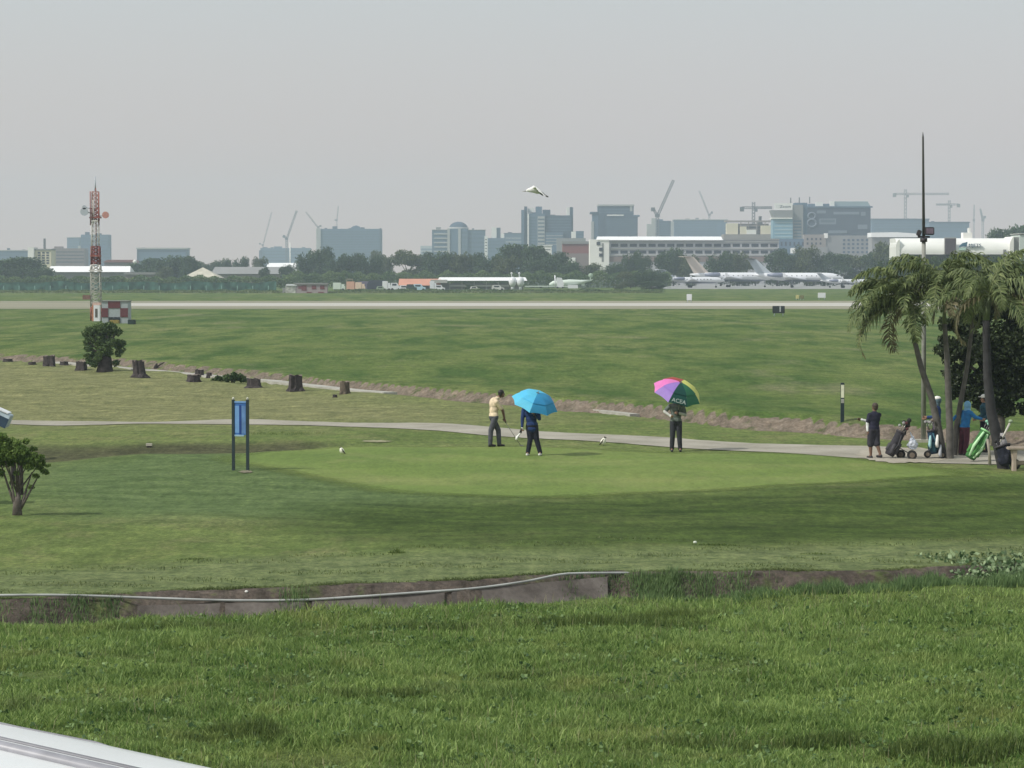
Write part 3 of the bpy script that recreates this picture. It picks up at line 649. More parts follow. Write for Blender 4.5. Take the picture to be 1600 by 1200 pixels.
# -- centre left glass block
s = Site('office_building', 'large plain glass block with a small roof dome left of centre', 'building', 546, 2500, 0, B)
s.box('wall', 501.5, 595, 357.5, M_blue, 0, 30); s.box('pale_left_strip', 494.5, 501.3, 357, M_pale, -1, 24); s.box('corner_post', 593.5, 596, 356.5, M_blue2, -.5, 2)  # pale strip at the left puts the sunlit side face into colour
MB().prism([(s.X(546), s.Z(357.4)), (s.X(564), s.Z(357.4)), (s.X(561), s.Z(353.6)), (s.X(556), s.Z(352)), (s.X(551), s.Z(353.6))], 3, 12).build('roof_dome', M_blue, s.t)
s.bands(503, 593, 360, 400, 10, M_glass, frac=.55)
s = Site('office_building', 'faint pale block low beside the domed office building', 'building', 667, 3600, 0, B); s.box('wall', 657, 677, 384, M_pale); s.bands(658, 676, 387, 398, 2, M_glass)
# -- domed office
s = Site('domed_office_building', 'banded office building crowned by a round dome', 'building', 716, 2150, 0, B)
s.box('wall', 675, 703, 359.5, M_blue, 0, 24); s.box('wall', 731, 758, 359.5, M_blue, 0, 24); s.box('wall', 703, 731, 357.5, M_blue, -1.4, 26)
for a, b_ in ((699, 703), (716, 720)): s.box('pilaster', a, b_, 357, M_pale, -2.0, .7)
s.bands(678, 699, 362, 396, 5, M_pale, 'balcony_band', .3, -.5, th=.6); s.bands(733, 757, 362, 396, 5, M_glass, frac=.45); s.bands(721, 730, 360, 396, 5, M_glass, y=-1.5, frac=.6)
mb = MB(); cx, cz = s.X(716), s.Z(357.4); rx = s.X(731) - cx
for j in range(1): mb.ball((cx, 9, cz), (rx, rx, s.Z(346) - cz), 20, 10)
mb.build('dome', M_blue2, s.t); MB().cyl((cx, 9, cz - .4), (cx, 9, cz + 1.2), rx * 1.06, n=20).build('drum', M_pale, s.t)
s.box('roof', 675, 759, 358.6, M_pale, -.4, 25, 359.5)
s = Site('apartment_tower', 'slim white sunlit tower just right of the domed building', 'building', 760, 2000, 0, B); s.box('wall', 757, 762, 369, M_white, 0, 10); s.bands(758, 761, 372, 395, 5, M_dkwin, frac=.25)
s = Site('apartment_tower', 'narrow white and grey tower with dark right side near the domed building', 'building', 776, 2300, 0, B)
s.box('wall', 768, 775.8, 355.5, M_white, 0, 12); s.box('wall', 776, 782, 355.8, M_blue2, .6, 12); s.box('wall', 762, 790, 372, M_blue, -2, 12); s.bands(763, 789, 375, 395, 4, M_glass, y=-2.1)
s.box('wall', 783, 787, 365, M_white, -1.4, 6)
s = Site('office_building', 'broad blue grey block left of the stepped tower cluster', 'building', 803, 2450, 0, B); s.box('wall', 788, 820, 365, M_blue, 0, 20); s.bands(790, 818, 369, 393, 4, M_pale, frac=.2); s.box('roof', 787, 821, 364, M_blue2, -.4, 21, 365)
s = Site('hotel_tower', 'tall stepped blue grey building with white slabs and twin roof towers', 'building', 855, 1950, 0, B)
s.box('wall', 824, 852, 333.5, M_blue, 0, 22); s.box('end_wall', 814.5, 819, 328, M_blue, 0, 20); s.box('end_wall', 819.2, 823.8, 322.5, M_blue2, 1, 14); s.box('end_wall', 824, 826.5, 334, M_white, -.8, 1)
s.box('roof_tower', 837, 847, 322.5, M_blue, 4, 10, 333.5); s.box('roof_tower', 824.5, 835, 325, M_white, 6, 8, 333.5); s.box('roof_tower', 848, 860, 327.5, M_blue2, 3, 12, 336)
s.box('wall', 852, 893, 336.5, M_blue2, 1, 20); s.box('roof_tower', 890.5, 895.5, 323.5, M_blue2, 2, 12); s.box('roof_tower', 885.5, 890.3, 323.8, M_white, 3, 10, 336.5); s.box('balcony_stack', 840, 851, 338, M_pale, -1, 1)
s.bands(840.5, 850.5, 340, 386, 8, M_glass, frac=.45, y=-1.1); s.bands(854, 892, 340, 362, 5, M_glass, frac=.4, y=.88); s.bands(828, 838, 338, 384, 10, M_glass, frac=.4)
s.box('wall', 852, 880, 363, M_blue, -1.5, 2.5); s.bands(853, 879, 366, 384, 4, M_pale, frac=.2, y=-1.6)
s = Site('site_office', 'small bright white flat roofed building above the tree tops below the stepped tower', 'building', 851, 1400, 0, B); s.box('wall', 841, 862, 384, M_white, 0, 8); s.box('roof', 840, 863, 382.8, M_roofw, -.4, 9, 384); s.bands(844, 860, 389, 391, 1, M_dkwin, frac=.5)
s = Site('office_building', 'small grey block with white corner between the stepped tower and the red shed', 'building', 904, 1900, 0, B); s.box('wall', 900, 912, 361, M_blue, 0, 12); s.box('corner', 893, 899.8, 362, M_white, 0, 8); s.bands(901, 911, 364, 374, 2, M_glass)
s.box('wall', 870, 915, 372, M_grey, -1.2, 14)
s = Site('shed', 'long dull red shed beside the white gabled end of the low office', 'building', 898, 1350, 0, B); s.box('wall', 879, 921, 381, M_red, 0, 16); s.box('roof', 878, 922, 377, M_grey, -.5, 17, 381); s.box('wall', 865, 920, 396, M_pink, -2, 2); s.box('door', 885, 899, 402.5, M_white, -2.3, .3, 411)
s = Site('office_tower', 'tall blue grey tower with flared cornices right of centre', 'building', 960, 2000, 0, B)
s.box('wall', 935, 990, 322, M_blue2, 0, 26); s.box('roof', 934, 991, 319.5, M_pale, -.6, 27, 322); s.box('wall', 926, 934.8, 333, M_blue, 1, 20); s.box('cornice', 922.5, 936, 331, M_blue2, .4, 20, 334); s.box('wall', 946, 996, 338, M_blue2, -3, 3); s.box('cornice', 989, 999, 336, M_blue, -3.5, 20, 338.5)
s.box('canopy', 948, 974, 335.4, M_white, -3.6, 1, 337.4); s.bands(948, 994, 341, 372, 10, M_glass, frac=.5, y=-3.12); s.bands(936, 989, 325, 334, 2, M_glass, frac=.45); s.box('end_wall', 924, 928, 346, M_pale, .6, 12); s.box('corner', 984, 988, 321, M_pale, -.2, .3, 330)
s = Site('building_under_construction', 'dark narrow block with pale flank standing below the big leaning crane', 'building', 1034, 2300, 0, B)
s.box('wall', 1026, 1048, 345, M_blue2, 0, 16); s.box('core', 1018, 1026, 341, M_pale, 1, 10); s.box('core', 1011, 1018, 350, M_pale, 1, 10); s.bands(1027, 1047, 348, 368, 6, M_glass, frac=.35); s.box('parapet', 1026, 1036, 342.5, M_blue, 3, 6, 345)
s = Site('office_building', 'long plain blue block between the two leaning cranes', 'building', 1095, 2600, 0, B)
s.box('wall', 1053, 1136, 344, M_blue, 0, 25); s.box('roof', 1052, 1137, 342.6, M_pale, -.5, 26, 344); s.box('pilaster', 1048.5, 1053, 346, M_pale, 1, 8); s.bands(1066, 1120, 347, 368, 5, M_glass, frac=.5); s.bands(1054, 1064, 347, 368, 5, M_glass, frac=.5)
s = Site('building_under_construction', 'unfinished concrete building with patchy beige blocks under the hammerhead crane', 'building', 1172, 1750, 0, B)
s.box('floor_slab', 1135, 1207, 346.5, M_brown, 8, 12, 344); s.box('core', 1140, 1203, 349, M_brown, 10, 8); 
for yb in (352, 357, 362): s.box('floor_slab', 1136, 1206, yb, M_brown, 4, 12, yb + 1.6)
s.box('wall', 1135, 1153, 349, M_cream, 0, 6, 368); s.box('wall', 1156, 1166, 354, M_cream, -1, 5, 368); s.box('wall', 1166, 1181, 359, M_white, -1.4, 5, 368); s.box('wall', 1189, 1205, 352.5, M_cream, -.6, 5, 366); s.box('podium', 1130, 1212, 366, M_brown, -2, 20)
for px in (1158, 1170, 1183, 1196): s.box('column', px - .7, px + .7, 346, M_brown, 3, 1.2, 366)
# sign topped tower
s = Site('office_tower', 'pale tower with white rooftop sign and light blue glass face', 'building', 1226, 1650, 0, B)
s.box('glass_face', 1207.5, 1238.5, 342, M_ltblue, 0, 14, 374); s.box('base', 1207, 1239, 374, M_grey, .4, 14); s.bands(1210, 1238, 345, 373, 5, conc('pale_blue_spandrel', (.38, .50, .56)), 'spandrel', .3)
MB().prism([(s.X(1208.5), s.Z(339.8)), (s.X(1238.5), s.Z(339.8)), (s.X(1238.5), s.Z(328.4)), (s.X(1204.5), s.Z(328.4))], -1, 13).build('sky_lobby', M_grey, s.t)
s.box('ledge', 1205.5, 1237.5, 340, M_white, -1.4, 14, 342); s.box('core', 1239, 1255, 320, M_grey, 1.5, 14); s.box('core', 1243, 1262, 316.5, M_blue, 4, 12); s.bands(1240, 1252, 343, 372, 6, M_glass, frac=.6, y=1.4)
bd = s.box('sign_board', 1210, 1238, 317.5, M_white, 1, .6, 327.8)
sc_ = s.X(1211) - s.X(1210)
ink = mat('sign_ink', (.05, .055, .06), .6)
zc_ = s.Z(322.7)
mb = MB(); mb.tube([(s.X(1215.2) + 2.1 * sc_ * math.cos(a), .85, zc_ + 2.1 * sc_ * math.sin(a)) for a in np.linspace(0, 6.28, 17)], .12 * sc_, 5); mb.build('emblem', mat('pale_grey_ink', (.4, .42, .42)), s.t)
text('lettering', 'Zcom', 5.4 * sc_, ink, s.t, Matrix.Translation((s.X(1227), .93, zc_)) @ FRONT @ Matrix.Scale(1.35, 4, (1, 0, 0)), .05)
for px, yt in ((1236.5, 308.5), (1250, 308)): s.box('antenna', px - .8, px + .8, yt, M_steel, 5, 1.2, 317)
# billboard building
s = Site('billboard_building', 'big dark building covered by a billboard with a large figure eight', 'building', 1308, 1800, 0, B)
s.box('wall', 1254, 1360, 322.8, M_blue2, 1, 26); s.box('penthouse', 1264, 1357, 318, M_blue, 6, 14, 322.8); MB().prism([(s.X(1301), s.Z(322.8)), (s.X(1361), s.Z(322.8)), (s.X(1356), s.Z(314.5)), (s.X(1304), s.Z(314.5))], 3, 16).build('roof', conc('pale_teal_roof', (.28, .36, .38)), s.t)
s.box('roof_plant', 1275, 1286, 315.5, M_white, 2.5, 4, 323); s.box('roof_plant', 1297, 1304, 314, M_white, 2, 3, 322.8); s.box('cornice', 1252, 1363, 322, M_blue, .2, 27, 324.3); s.box('antenna', 1266, 1267.5, 307, M_steel, 8, 1, 317)
bb = s.box('billboard', 1258, 1360, 326, conc('billboard_navy', (.055, .07, .10), rough=.6), .3, .5, 370)
gx_ = s.X(1259) - s.X(1258); lm = conc('billboard_pale_print', (.17, .20, .245), rough=.6); k_ = s
def arc(cx, cy, rx_, rz_, a0, a1, th): 
    return MB().tube([(s.X(cx) + rx_ * gx_ * math.cos(a), .18, s.Z(cy) + rz_ * gx_ * math.sin(a)) for a in np.linspace(a0, a1, 25)], th * gx_, 6)
arc(1268, 337.4, 5.6, 4.8, 0, 6.28, 1.25).build('numeral_loop', lm, s.t); arc(1268.2, 348.6, 6.8, 5.8, 0, 6.28, 1.35).build('numeral_loop', lm, s.t)
for x0, x1, y0, y1 in ((1280, 1306, 341.5, 350.5), (1276, 1290, 329, 333.5), (1302, 1342, 331, 335), (1345, 1352, 331, 337), (1340, 1355, 351, 358), (1294, 1323, 360, 364.5)):
    s.box('printed_panel', x0, x1, y0, lm, .12, .2, y1)
s.box('printed_panel', 1282, 1304, 343, conc('billboard_shade', (.10, .125, .16)), .05, .1, 347.5)
# pale low complex
s = Site('office_building', 'pale low complex with rows of little windows below the billboard building', 'building', 1315, 1500, 0, B)
s.box('wall', 1272, 1362, 368, M_grey, 0, 18); s.box('wall', 1216, 1262, 373, M_blue, 1, 14); s.box('wall', 1256, 1290, 366.5, M_brown, -.5, 8); s.box('lift_hut', 1287.5, 1293, 364.5, M_white, -1, 3, 372); s.box('wall', 1362, 1402, 371, M_grey, 1, 16)
s.grid(1315, 1358, 372, 397, 6, 4, M_blue2, fx=.5, fz=.5); s.grid(1364, 1396, 375, 392, 4, 2, M_blue2, fx=.5, fz=.5, y=.88); s.grid(1258, 1285, 370, 384, 4, 2, M_dkwin, fx=.4, fz=.5, y=-.62)
s.grid(1218, 1258, 376, 386, 6, 1, M_dkwin, fx=.4, fz=.6, y=.88); s.box('wall', 1250, 1292, 386, M_grey, -3, 4); s.box('tank', 1234.5, 1241.5, 387.5, M_white, -4, 2.5, 396)
s = Site('office_building', 'long blue grey slab right of the billboard building', 'building', 1405, 2600, 0, B); s.box('wall', 1362, 1451, 343.5, M_blue, 0, 25); s.box('roof', 1361, 1452, 341.5, M_blue2, -.5, 26, 343.5); s.bands(1366, 1446, 347, 364, 4, M_glass, frac=.5)
s = Site('warehouse', 'plain blue block behind the curved white hangar', 'building', 1482, 2500, 0, B); s.box('wall', 1451, 1514, 348, M_blue, 0, 25); s.box('roof', 1450.5, 1515, 346.5, M_blue2, -.5, 26, 348); s.bands(1454, 1512, 352, 364, 2, M_glass, frac=.3)
s = Site('shed', 'low white roofed hall left of the curved hangar', 'building', 1395, 1350, 0, B); s.box('wall', 1362, 1436, 370, M_grey, 0, 14); MB().prism([(s.X(1361), s.Z(370.5)), (s.X(1437), s.Z(370.5)), (s.X(1432), s.Z(365)), (s.X(1400), s.Z(362.8)), (s.X(1361), s.Z(363.5))], -1, 15).build('roof', M_roofw, s.t)
# white three storey block
s = Site('long_office_building', 'long white three storey office with two rows of dark windows and a white gable end', 'building', 1070, 1180, 0, B)
s.box('wall', 952, 1217, 375, conc('white_render_shaded', (.40, .40, .42)), 0, 16); s.box('end_wall', 921.5, 951.7, 374, M_white, -1.2, 15); gable(s, 932, 1130, 375.3, 369.3, -1.6, 14, M_roofw, hip=2)  # white front greyed: its weaker light is put into the colour
s.box('parapet', 1128, 1217.5, 372.8, M_grey, -.4, 16.6, 375.4)
s.grid(953, 1216, 378, 399, 18, 2, M_dkwin, fx=.76, fz=.44)
for yy in (378, 388.5, 399): s.box('ledge', 952, 1217.4, yy - .6, M_pale, -.45, .45, yy + .5)
s.box('wall', 952, 1200, 401, M_pink, -.3, .3, 409)
for zz in ((934, 378), (938, 387), (938, 396)):
    s.box('stair_window', zz[0] - 2, zz[0] + 3.5, zz[1], M_dkwin, -1.45, .3, zz[1] + 5)
s.box('stair_recess', 940, 943, 380, M_grey, -1.3, .12, 409)
# curved white hangar
s = Site('curved_hangar', 'white barrel roofed hangar with blue lettering behind the palms', 'hangar', 1495, 640, 0, B)
def barrel(x0, x1, yt, ye, dep, n=14):
    """rounded front eave: profile in y,z extruded along x"""
    zt, ze = s.Z(yt), s.Z(ye); h = zt - ze; prof = [(0., -.5), (0., ze)] + [(dep * .32 * (1 - math.cos(a)), ze + h * math.sin(a)) for a in np.linspace(.12, math.pi / 2, n)] + [(dep, zt), (dep, -.5)]
    X0, X1 = s.X(x0), s.X(x1); k = len(prof); V = [(X0, y, z) for y, z in prof] + [(X1, y, z) for y, z in prof]
    return MB().add(V, [tuple(range(k)), tuple(range(2 * k - 1, k - 1, -1))] + [((i + 1) % k, i, i + k, (i + 1) % k + k) for i in range(k)], False)
hw = mat('hangar_white_sheet', (.80, .80, .76), .38, noise=.04, scale=.4, metal=.0)
barrel(1401, 1583, 372, 394, 12).build('roof', hw, s.t)
# rounded left shoulder
MB().prism([(s.X(1399.5), -.5), (s.X(1405.5), -.5), (s.X(1405.5), s.Z(374)), (s.X(1402.5), s.Z(376)), (s.X(1400.2), s.Z(381)), (s.X(1399.5), s.Z(386))], -.15, 11).build('end_trim', hw, s.t)
MB().prism([(s.X(1577), -.5), (s.X(1583.5), -.5), (s.X(1583.5), s.Z(369.5)), (s.X(1581), s.Z(371.5)), (s.X(1578), s.Z(378)), (s.X(1577), s.Z(386))], -.25, 11).build('end_trim', M_white, s.t)
s.box('roof', 1583.6, 1592.5, 370.5, M_grey, .5, 12, label='grey ribbed right end of the hangar')
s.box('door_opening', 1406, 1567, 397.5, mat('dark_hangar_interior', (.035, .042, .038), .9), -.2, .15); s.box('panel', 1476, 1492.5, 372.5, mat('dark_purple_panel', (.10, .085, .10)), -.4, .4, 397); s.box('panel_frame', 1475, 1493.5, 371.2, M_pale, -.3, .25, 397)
s.box('door_pillar', 1567, 1571.5, 390, M_grey, -.5, .4)
text('lettering', 'MJETS', 2.3 * (s.X(1511) - s.X(1501)) / 3.3, mat('hangar_blue_lettering', (.10, .16, .22)), s.t, Matrix.Translation((s.X(1523), -.1, s.Z(383.5))) @ FRONT @ Matrix.Scale(1.1, 4, (1, 0, 0)), .25)
mb = MB(); mb.prism([(s.X(1497), s.Z(386)), (s.X(1510), s.Z(385)), (s.X(1511), s.Z(378)), (s.X(1503), s.Z(380))], -.45, .0).build('emblem', mat('hangar_blue_mark', (.07, .16, .24)), s.t)
mb = MB(); mb.prism([(s.X(1497.5), s.Z(391)), (s.X(1508), s.Z(391)), (s.X(1509), s.Z(386.3)), (s.X(1499), s.Z(387))], -.45, .0).build('emblem', mat('hangar_green_mark', (.45, .62, .55)), s.t)
s.box('roof_vent', 1509, 1523, 363, M_white, 4, 3, 373); s.box('roof_vent', 1518, 1521.5, 355.5, M_white, 5, 1, 363)
s = Site('hall', 'pale plain wall of a building at the right edge beside the curved hangar', 'building', 1610, 680, 0, B); s.box('wall', 1592.8, 1700, 367.5, conc('pale_green_grey_wall', (.55, .60, .57)), 0, 12); s.box('roof', 1592, 1702, 364.5, M_pale, -.3, 13, 366); s.box('door', 1598, 1612, 417, M_white, -.2, .3)
# -- left low buildings
s = Site('long_shed', 'long low shed with a bright white roof at far left', 'building', 138, 1050, 0, B); s.box('wall', 78, 200, 424, M_grey, 0, 10); gable(s, 73, 204, 425, 415.8, -1.2, 13, M_roofw)
MB().prism([(s.X(79), s.Z(437)), (s.X(86), s.Z(437)), (s.X(86), s.Z(427)), (s.X(83), s.Z(427)), (s.X(79), s.Z(433))], -4, -2).build('porch', M_white, s.t)
s = Site('shed', 'low brown grey shed under the trees right of the long white roof', 'building', 222, 1020, 0, B); s.box('wall', 196, 246, 429, M_brown, 0, 9); s.box('roof', 194, 248, 425.5, M_grey, -.8, 10.5, 429)
s = Site('pavilion', 'pale pyramid roofed pavilion above the hedge', 'pavilion', 314, 930, 0, B)
c0 = [(s.X(284), -1, s.Z(434)), (s.X(344), -1, s.Z(434)), (s.X(344), 13, s.Z(434)), (s.X(284), 13, s.Z(434)), (s.X(314), 6, s.Z(417.6))]
MB().add(c0, [(0, 1, 4), (1, 2, 4), (2, 3, 4), (3, 0, 4), (3, 2, 1, 0)]).build('roof', conc('worn_tan_roof', (.52, .49, .40), noise=.16, scale=.6), s.t); s.box('wall', 288, 340, 434.2, M_grey, 0, 11)
s = Site('long_shed', 'long grey roofed shed behind the pyramid roof', 'building', 415, 1120, 0, B); s.box('wall', 334, 478, 427, M_brown, 0, 12); gable(s, 330, 480, 428, 417, -1, 15, M_grey)
s = Site('shed', 'small shed with bright white roof left of the dark trees', 'building', 440, 1250, 0, B); s.box('wall', 418, 463, 418.5, M_brown, 0, 9); gable(s, 416, 465, 419.5, 410.8, -1, 11, M_roofw, hip=1)
# orange and white shed in the middle
s = Site('terminal_shed', 'long low shed with orange left roof and white right roof across the runway', 'building', 720, 830, 0, B)
s.box('wall', 626, 818, 443, M_grey, 0, 12); gable(s, 623, 689, 446, 435.6, -3, 7, M_orange, hip=.5)
MB().prism([(s.X(671), s.Z(442)), (s.X(699), s.Z(442)), (s.X(699), s.Z(437)), (s.X(674), s.Z(437))], -3.4, -2.1).build('awning', M_pale, s.t)
gable(s, 683, 824, 438.5, 433.3, -2.6, 14, M_roofw)
for a in (703, 722, 741, 760, 779, 798): s.box('column', a - .5, a + .5, 440, M_pale, -1.5, .3)
s.bands(702, 796, 444, 449, 1, M_pale, 'awning', .5, -1.2)
s = Site('boundary_wall', 'long grey green wall behind the parked propeller plane', 'wall', 900, 940, 0); s.box('panel', 822, 962, 439.5, conc('grey_green_panel', (.16, .20, .17)), 0, .3); s.box('coping', 821, 963, 438, conc('pale_coping', (.30, .34, .31)), -.1, .5, 439.6)
for a in range(826, 962, 15): s.box('post', a - .5, a + .5, 438.6, conc('pale_coping', (.3, .34, .31)), -.25, .24)
# ------------------------------------------------------------ cranes
crm = mat('crane_dark_steel', (.10, .105, .11), .6); crr = mat('crane_pale_steel', (.24, .23, .22), .6)
def lattice(mb, p0, p1, w, n, r):
    p0, p1 = Vector(p0), Vector(p1); d = (p1 - p0).normalized(); u = d.cross(Vector((0, 1, 0))).normalized(); v = Vector((0, 1, 0))
    cs = [(u * a + v * b_) * w / 2 for a, b_ in ((-1, -1), (1, -1), (1, 1), (-1, 1))]
    for c in cs: mb.cyl(p0 + c, p1 + c, r, n=4)
    for i in range(n):
        a, b_ = p0.lerp(p1, i / n), p0.lerp(p1, (i + 1) / n)
        for k in range(4): mb.cyl(a + cs[k], b_ + cs[(k + 1) % 4], r * .7, n=4)
def luffer(label, px, ybase, ytop, jx, jy, d, m, w=1.5, cx=None, cy=None):
    s = Site('tower_crane', label, 'crane', px, d, 0, 'construction cranes on the skyline')
    mb = MB(); lattice(mb, (0, 0, 0), (0, 0, s.Z(ytop)), w, 24, w * .12); mb.build('mast', m, s.t)
    mb = MB(); lattice(mb, (0, 0, s.Z(ytop)), (s.X(jx), 0, s.Z(jy)), w * .8, 26, w * .10); mb.build('jib', m, s.t)
    MB().box((0, 0, s.Z(ytop) + .8), (w * 1.7, w * 1.6, w * 1.1)).build('cab', m, s.t)
    if cx is not None:
        mb = MB(); lattice(mb, (0, 0, s.Z(ytop)), (s.X(cx), 0, s.Z(cy)), w * .7, 6, w * .10); mb.build('counter_jib', m, s.t)
        MB().box((s.X(cx), 0, s.Z(cy) - w * .5), (w * 1.4, w * 1.2, w * 1.4)).build('counterweight', m, s.t)
    return s
def hammer(label, px, ytop, x0, x1, d, m, w=1.5):
    s = Site('tower_crane', label, 'crane', px, d, 0, 'construction cranes on the skyline'); z = s.Z(ytop)
    mb = MB(); lattice(mb, (0, 0, 0), (0, 0, z + w * 2.2), w, 24, w * .13); mb.build('mast', m, s.t)
    mb = MB(); lattice(mb, (0, 0, z), (s.X(x1), 0, z), w * .8, 24, w * .10); mb.build('jib', m, s.t)
    mb = MB(); lattice(mb, (0, 0, z), (s.X(x0), 0, z), w * .8, 6, w * .10); mb.build('counter_jib', m, s.t); MB().box((s.X(x0), 0, z - w * .6), (w * 1.6, w, w * 1.8)).build('counterweight', m, s.t)
    MB().box((w * .9, -w * .6, z - w), (w * 1.2, w, w * 1.2)).build('cab', m, s.t)
luffer('faint leaning crane furthest left above the hazy blue block', 411, 388, 384, 425, 331, 3400, crr, 1.3, 406, 380)
luffer('dark masted crane with leaning jib just left of the white pole', 448, 387, 374, 464, 329, 3100, crm, 2.0, 444, 368)
luffer('crane with jib leaning left from the corner of the glass block', 497.5, 357, 356, 478, 331, 2900, crr, 1.4, 501, 352)
luffer('thin upright crane standing behind the large glass block', 526.5, 357, 345, 529, 322, 3300, crr, 1.2, 524, 343)
luffer('largest dark crane with long jib leaning right over the unfinished block', 1027, 342, 338, 1052, 281.5, 2250, crm, 2.2, 1020, 325)
luffer('pale crane with jib leaning left above the long plain blue block', 1108, 343, 337, 1092, 298, 2900, crr, 1.5, 1112, 331)
hammer('hammerhead crane above the unfinished concrete building', 1177, 324.5, 1159, 1206, 2100, crm, 1.9)
hammer('wide hammerhead crane left of the tall lamp pole above the hazy slab', 1414, 303, 1397, 1482, 2900, crr, 2.2)
hammer('smaller hammerhead crane right of the tall lamp pole', 1482.5, 319.5, 1497, 1462, 2900, crr, 2.0)
luffer('faint thin crane mast behind the hangar left of its twin', 1521, 365, 345, 1521.6, 320, 3300, crr, 1.4)
luffer('faint broad crane mast at the right end of the crane row', 1535, 365, 345, 1531, 326, 3300, crr, 2.0, 1538, 338)
luffer('small dark crane with steep jib in front of the beige unfinished walls', 1187, 360, 352, 1187.5, 338, 1900, crm, 2.0)
s = Site('pole', 'tall thin white pole beside the dark crane mast', 'pole', 453.5, 1900); MB().cyl((0, 0, 0), (0, 0, s.Z(379)), .5, .35).build('shaft', M_white, s.t)
# ------------------------------------------------------------ far trees
far_leaf = leafmat('far_dark_foliage', (.018, .042, .020), (.080, .128, .050), .15); far_leaf2 = leafmat('far_olive_foliage', (.034, .052, .020), (.120, .145, .060), .15)
PROT = []
for k, (m_, sq) in enumerate(((far_leaf, .8), (far_leaf, .6), (far_leaf2, .75), (far_leaf, 1.), (far_leaf2, .55))):
    t_ = make_tree('tree', 'tmp', 'tree', (0, -200, 0), 10., 11., m_, 5200, .60, 20 + k, .3, .25, 16, 'trees beyond the airfield', squash=sq, low=-.12); PROT.append(t_)
used_p = set()
def far_tree(px, w, ytop, ybase, d, label, k=None, deep=1.):
    k = random.randrange(5) if k is None else k; src = PROT[k]; z = G0
    top = PY(px, ytop, d).z - z; wd = w / FPX * d; sc3 = (wd / 11. * 1.02, wd / 11. * deep, top / 9.6)
    if k in used_p: o = dup(src, Pd(px, d, z), random.uniform(-.6, .6), label, sc3)
    else: used_p.add(k); o = src; o.location = Pd(px, d, z); o.scale = sc3; o['label'] = label
    return o
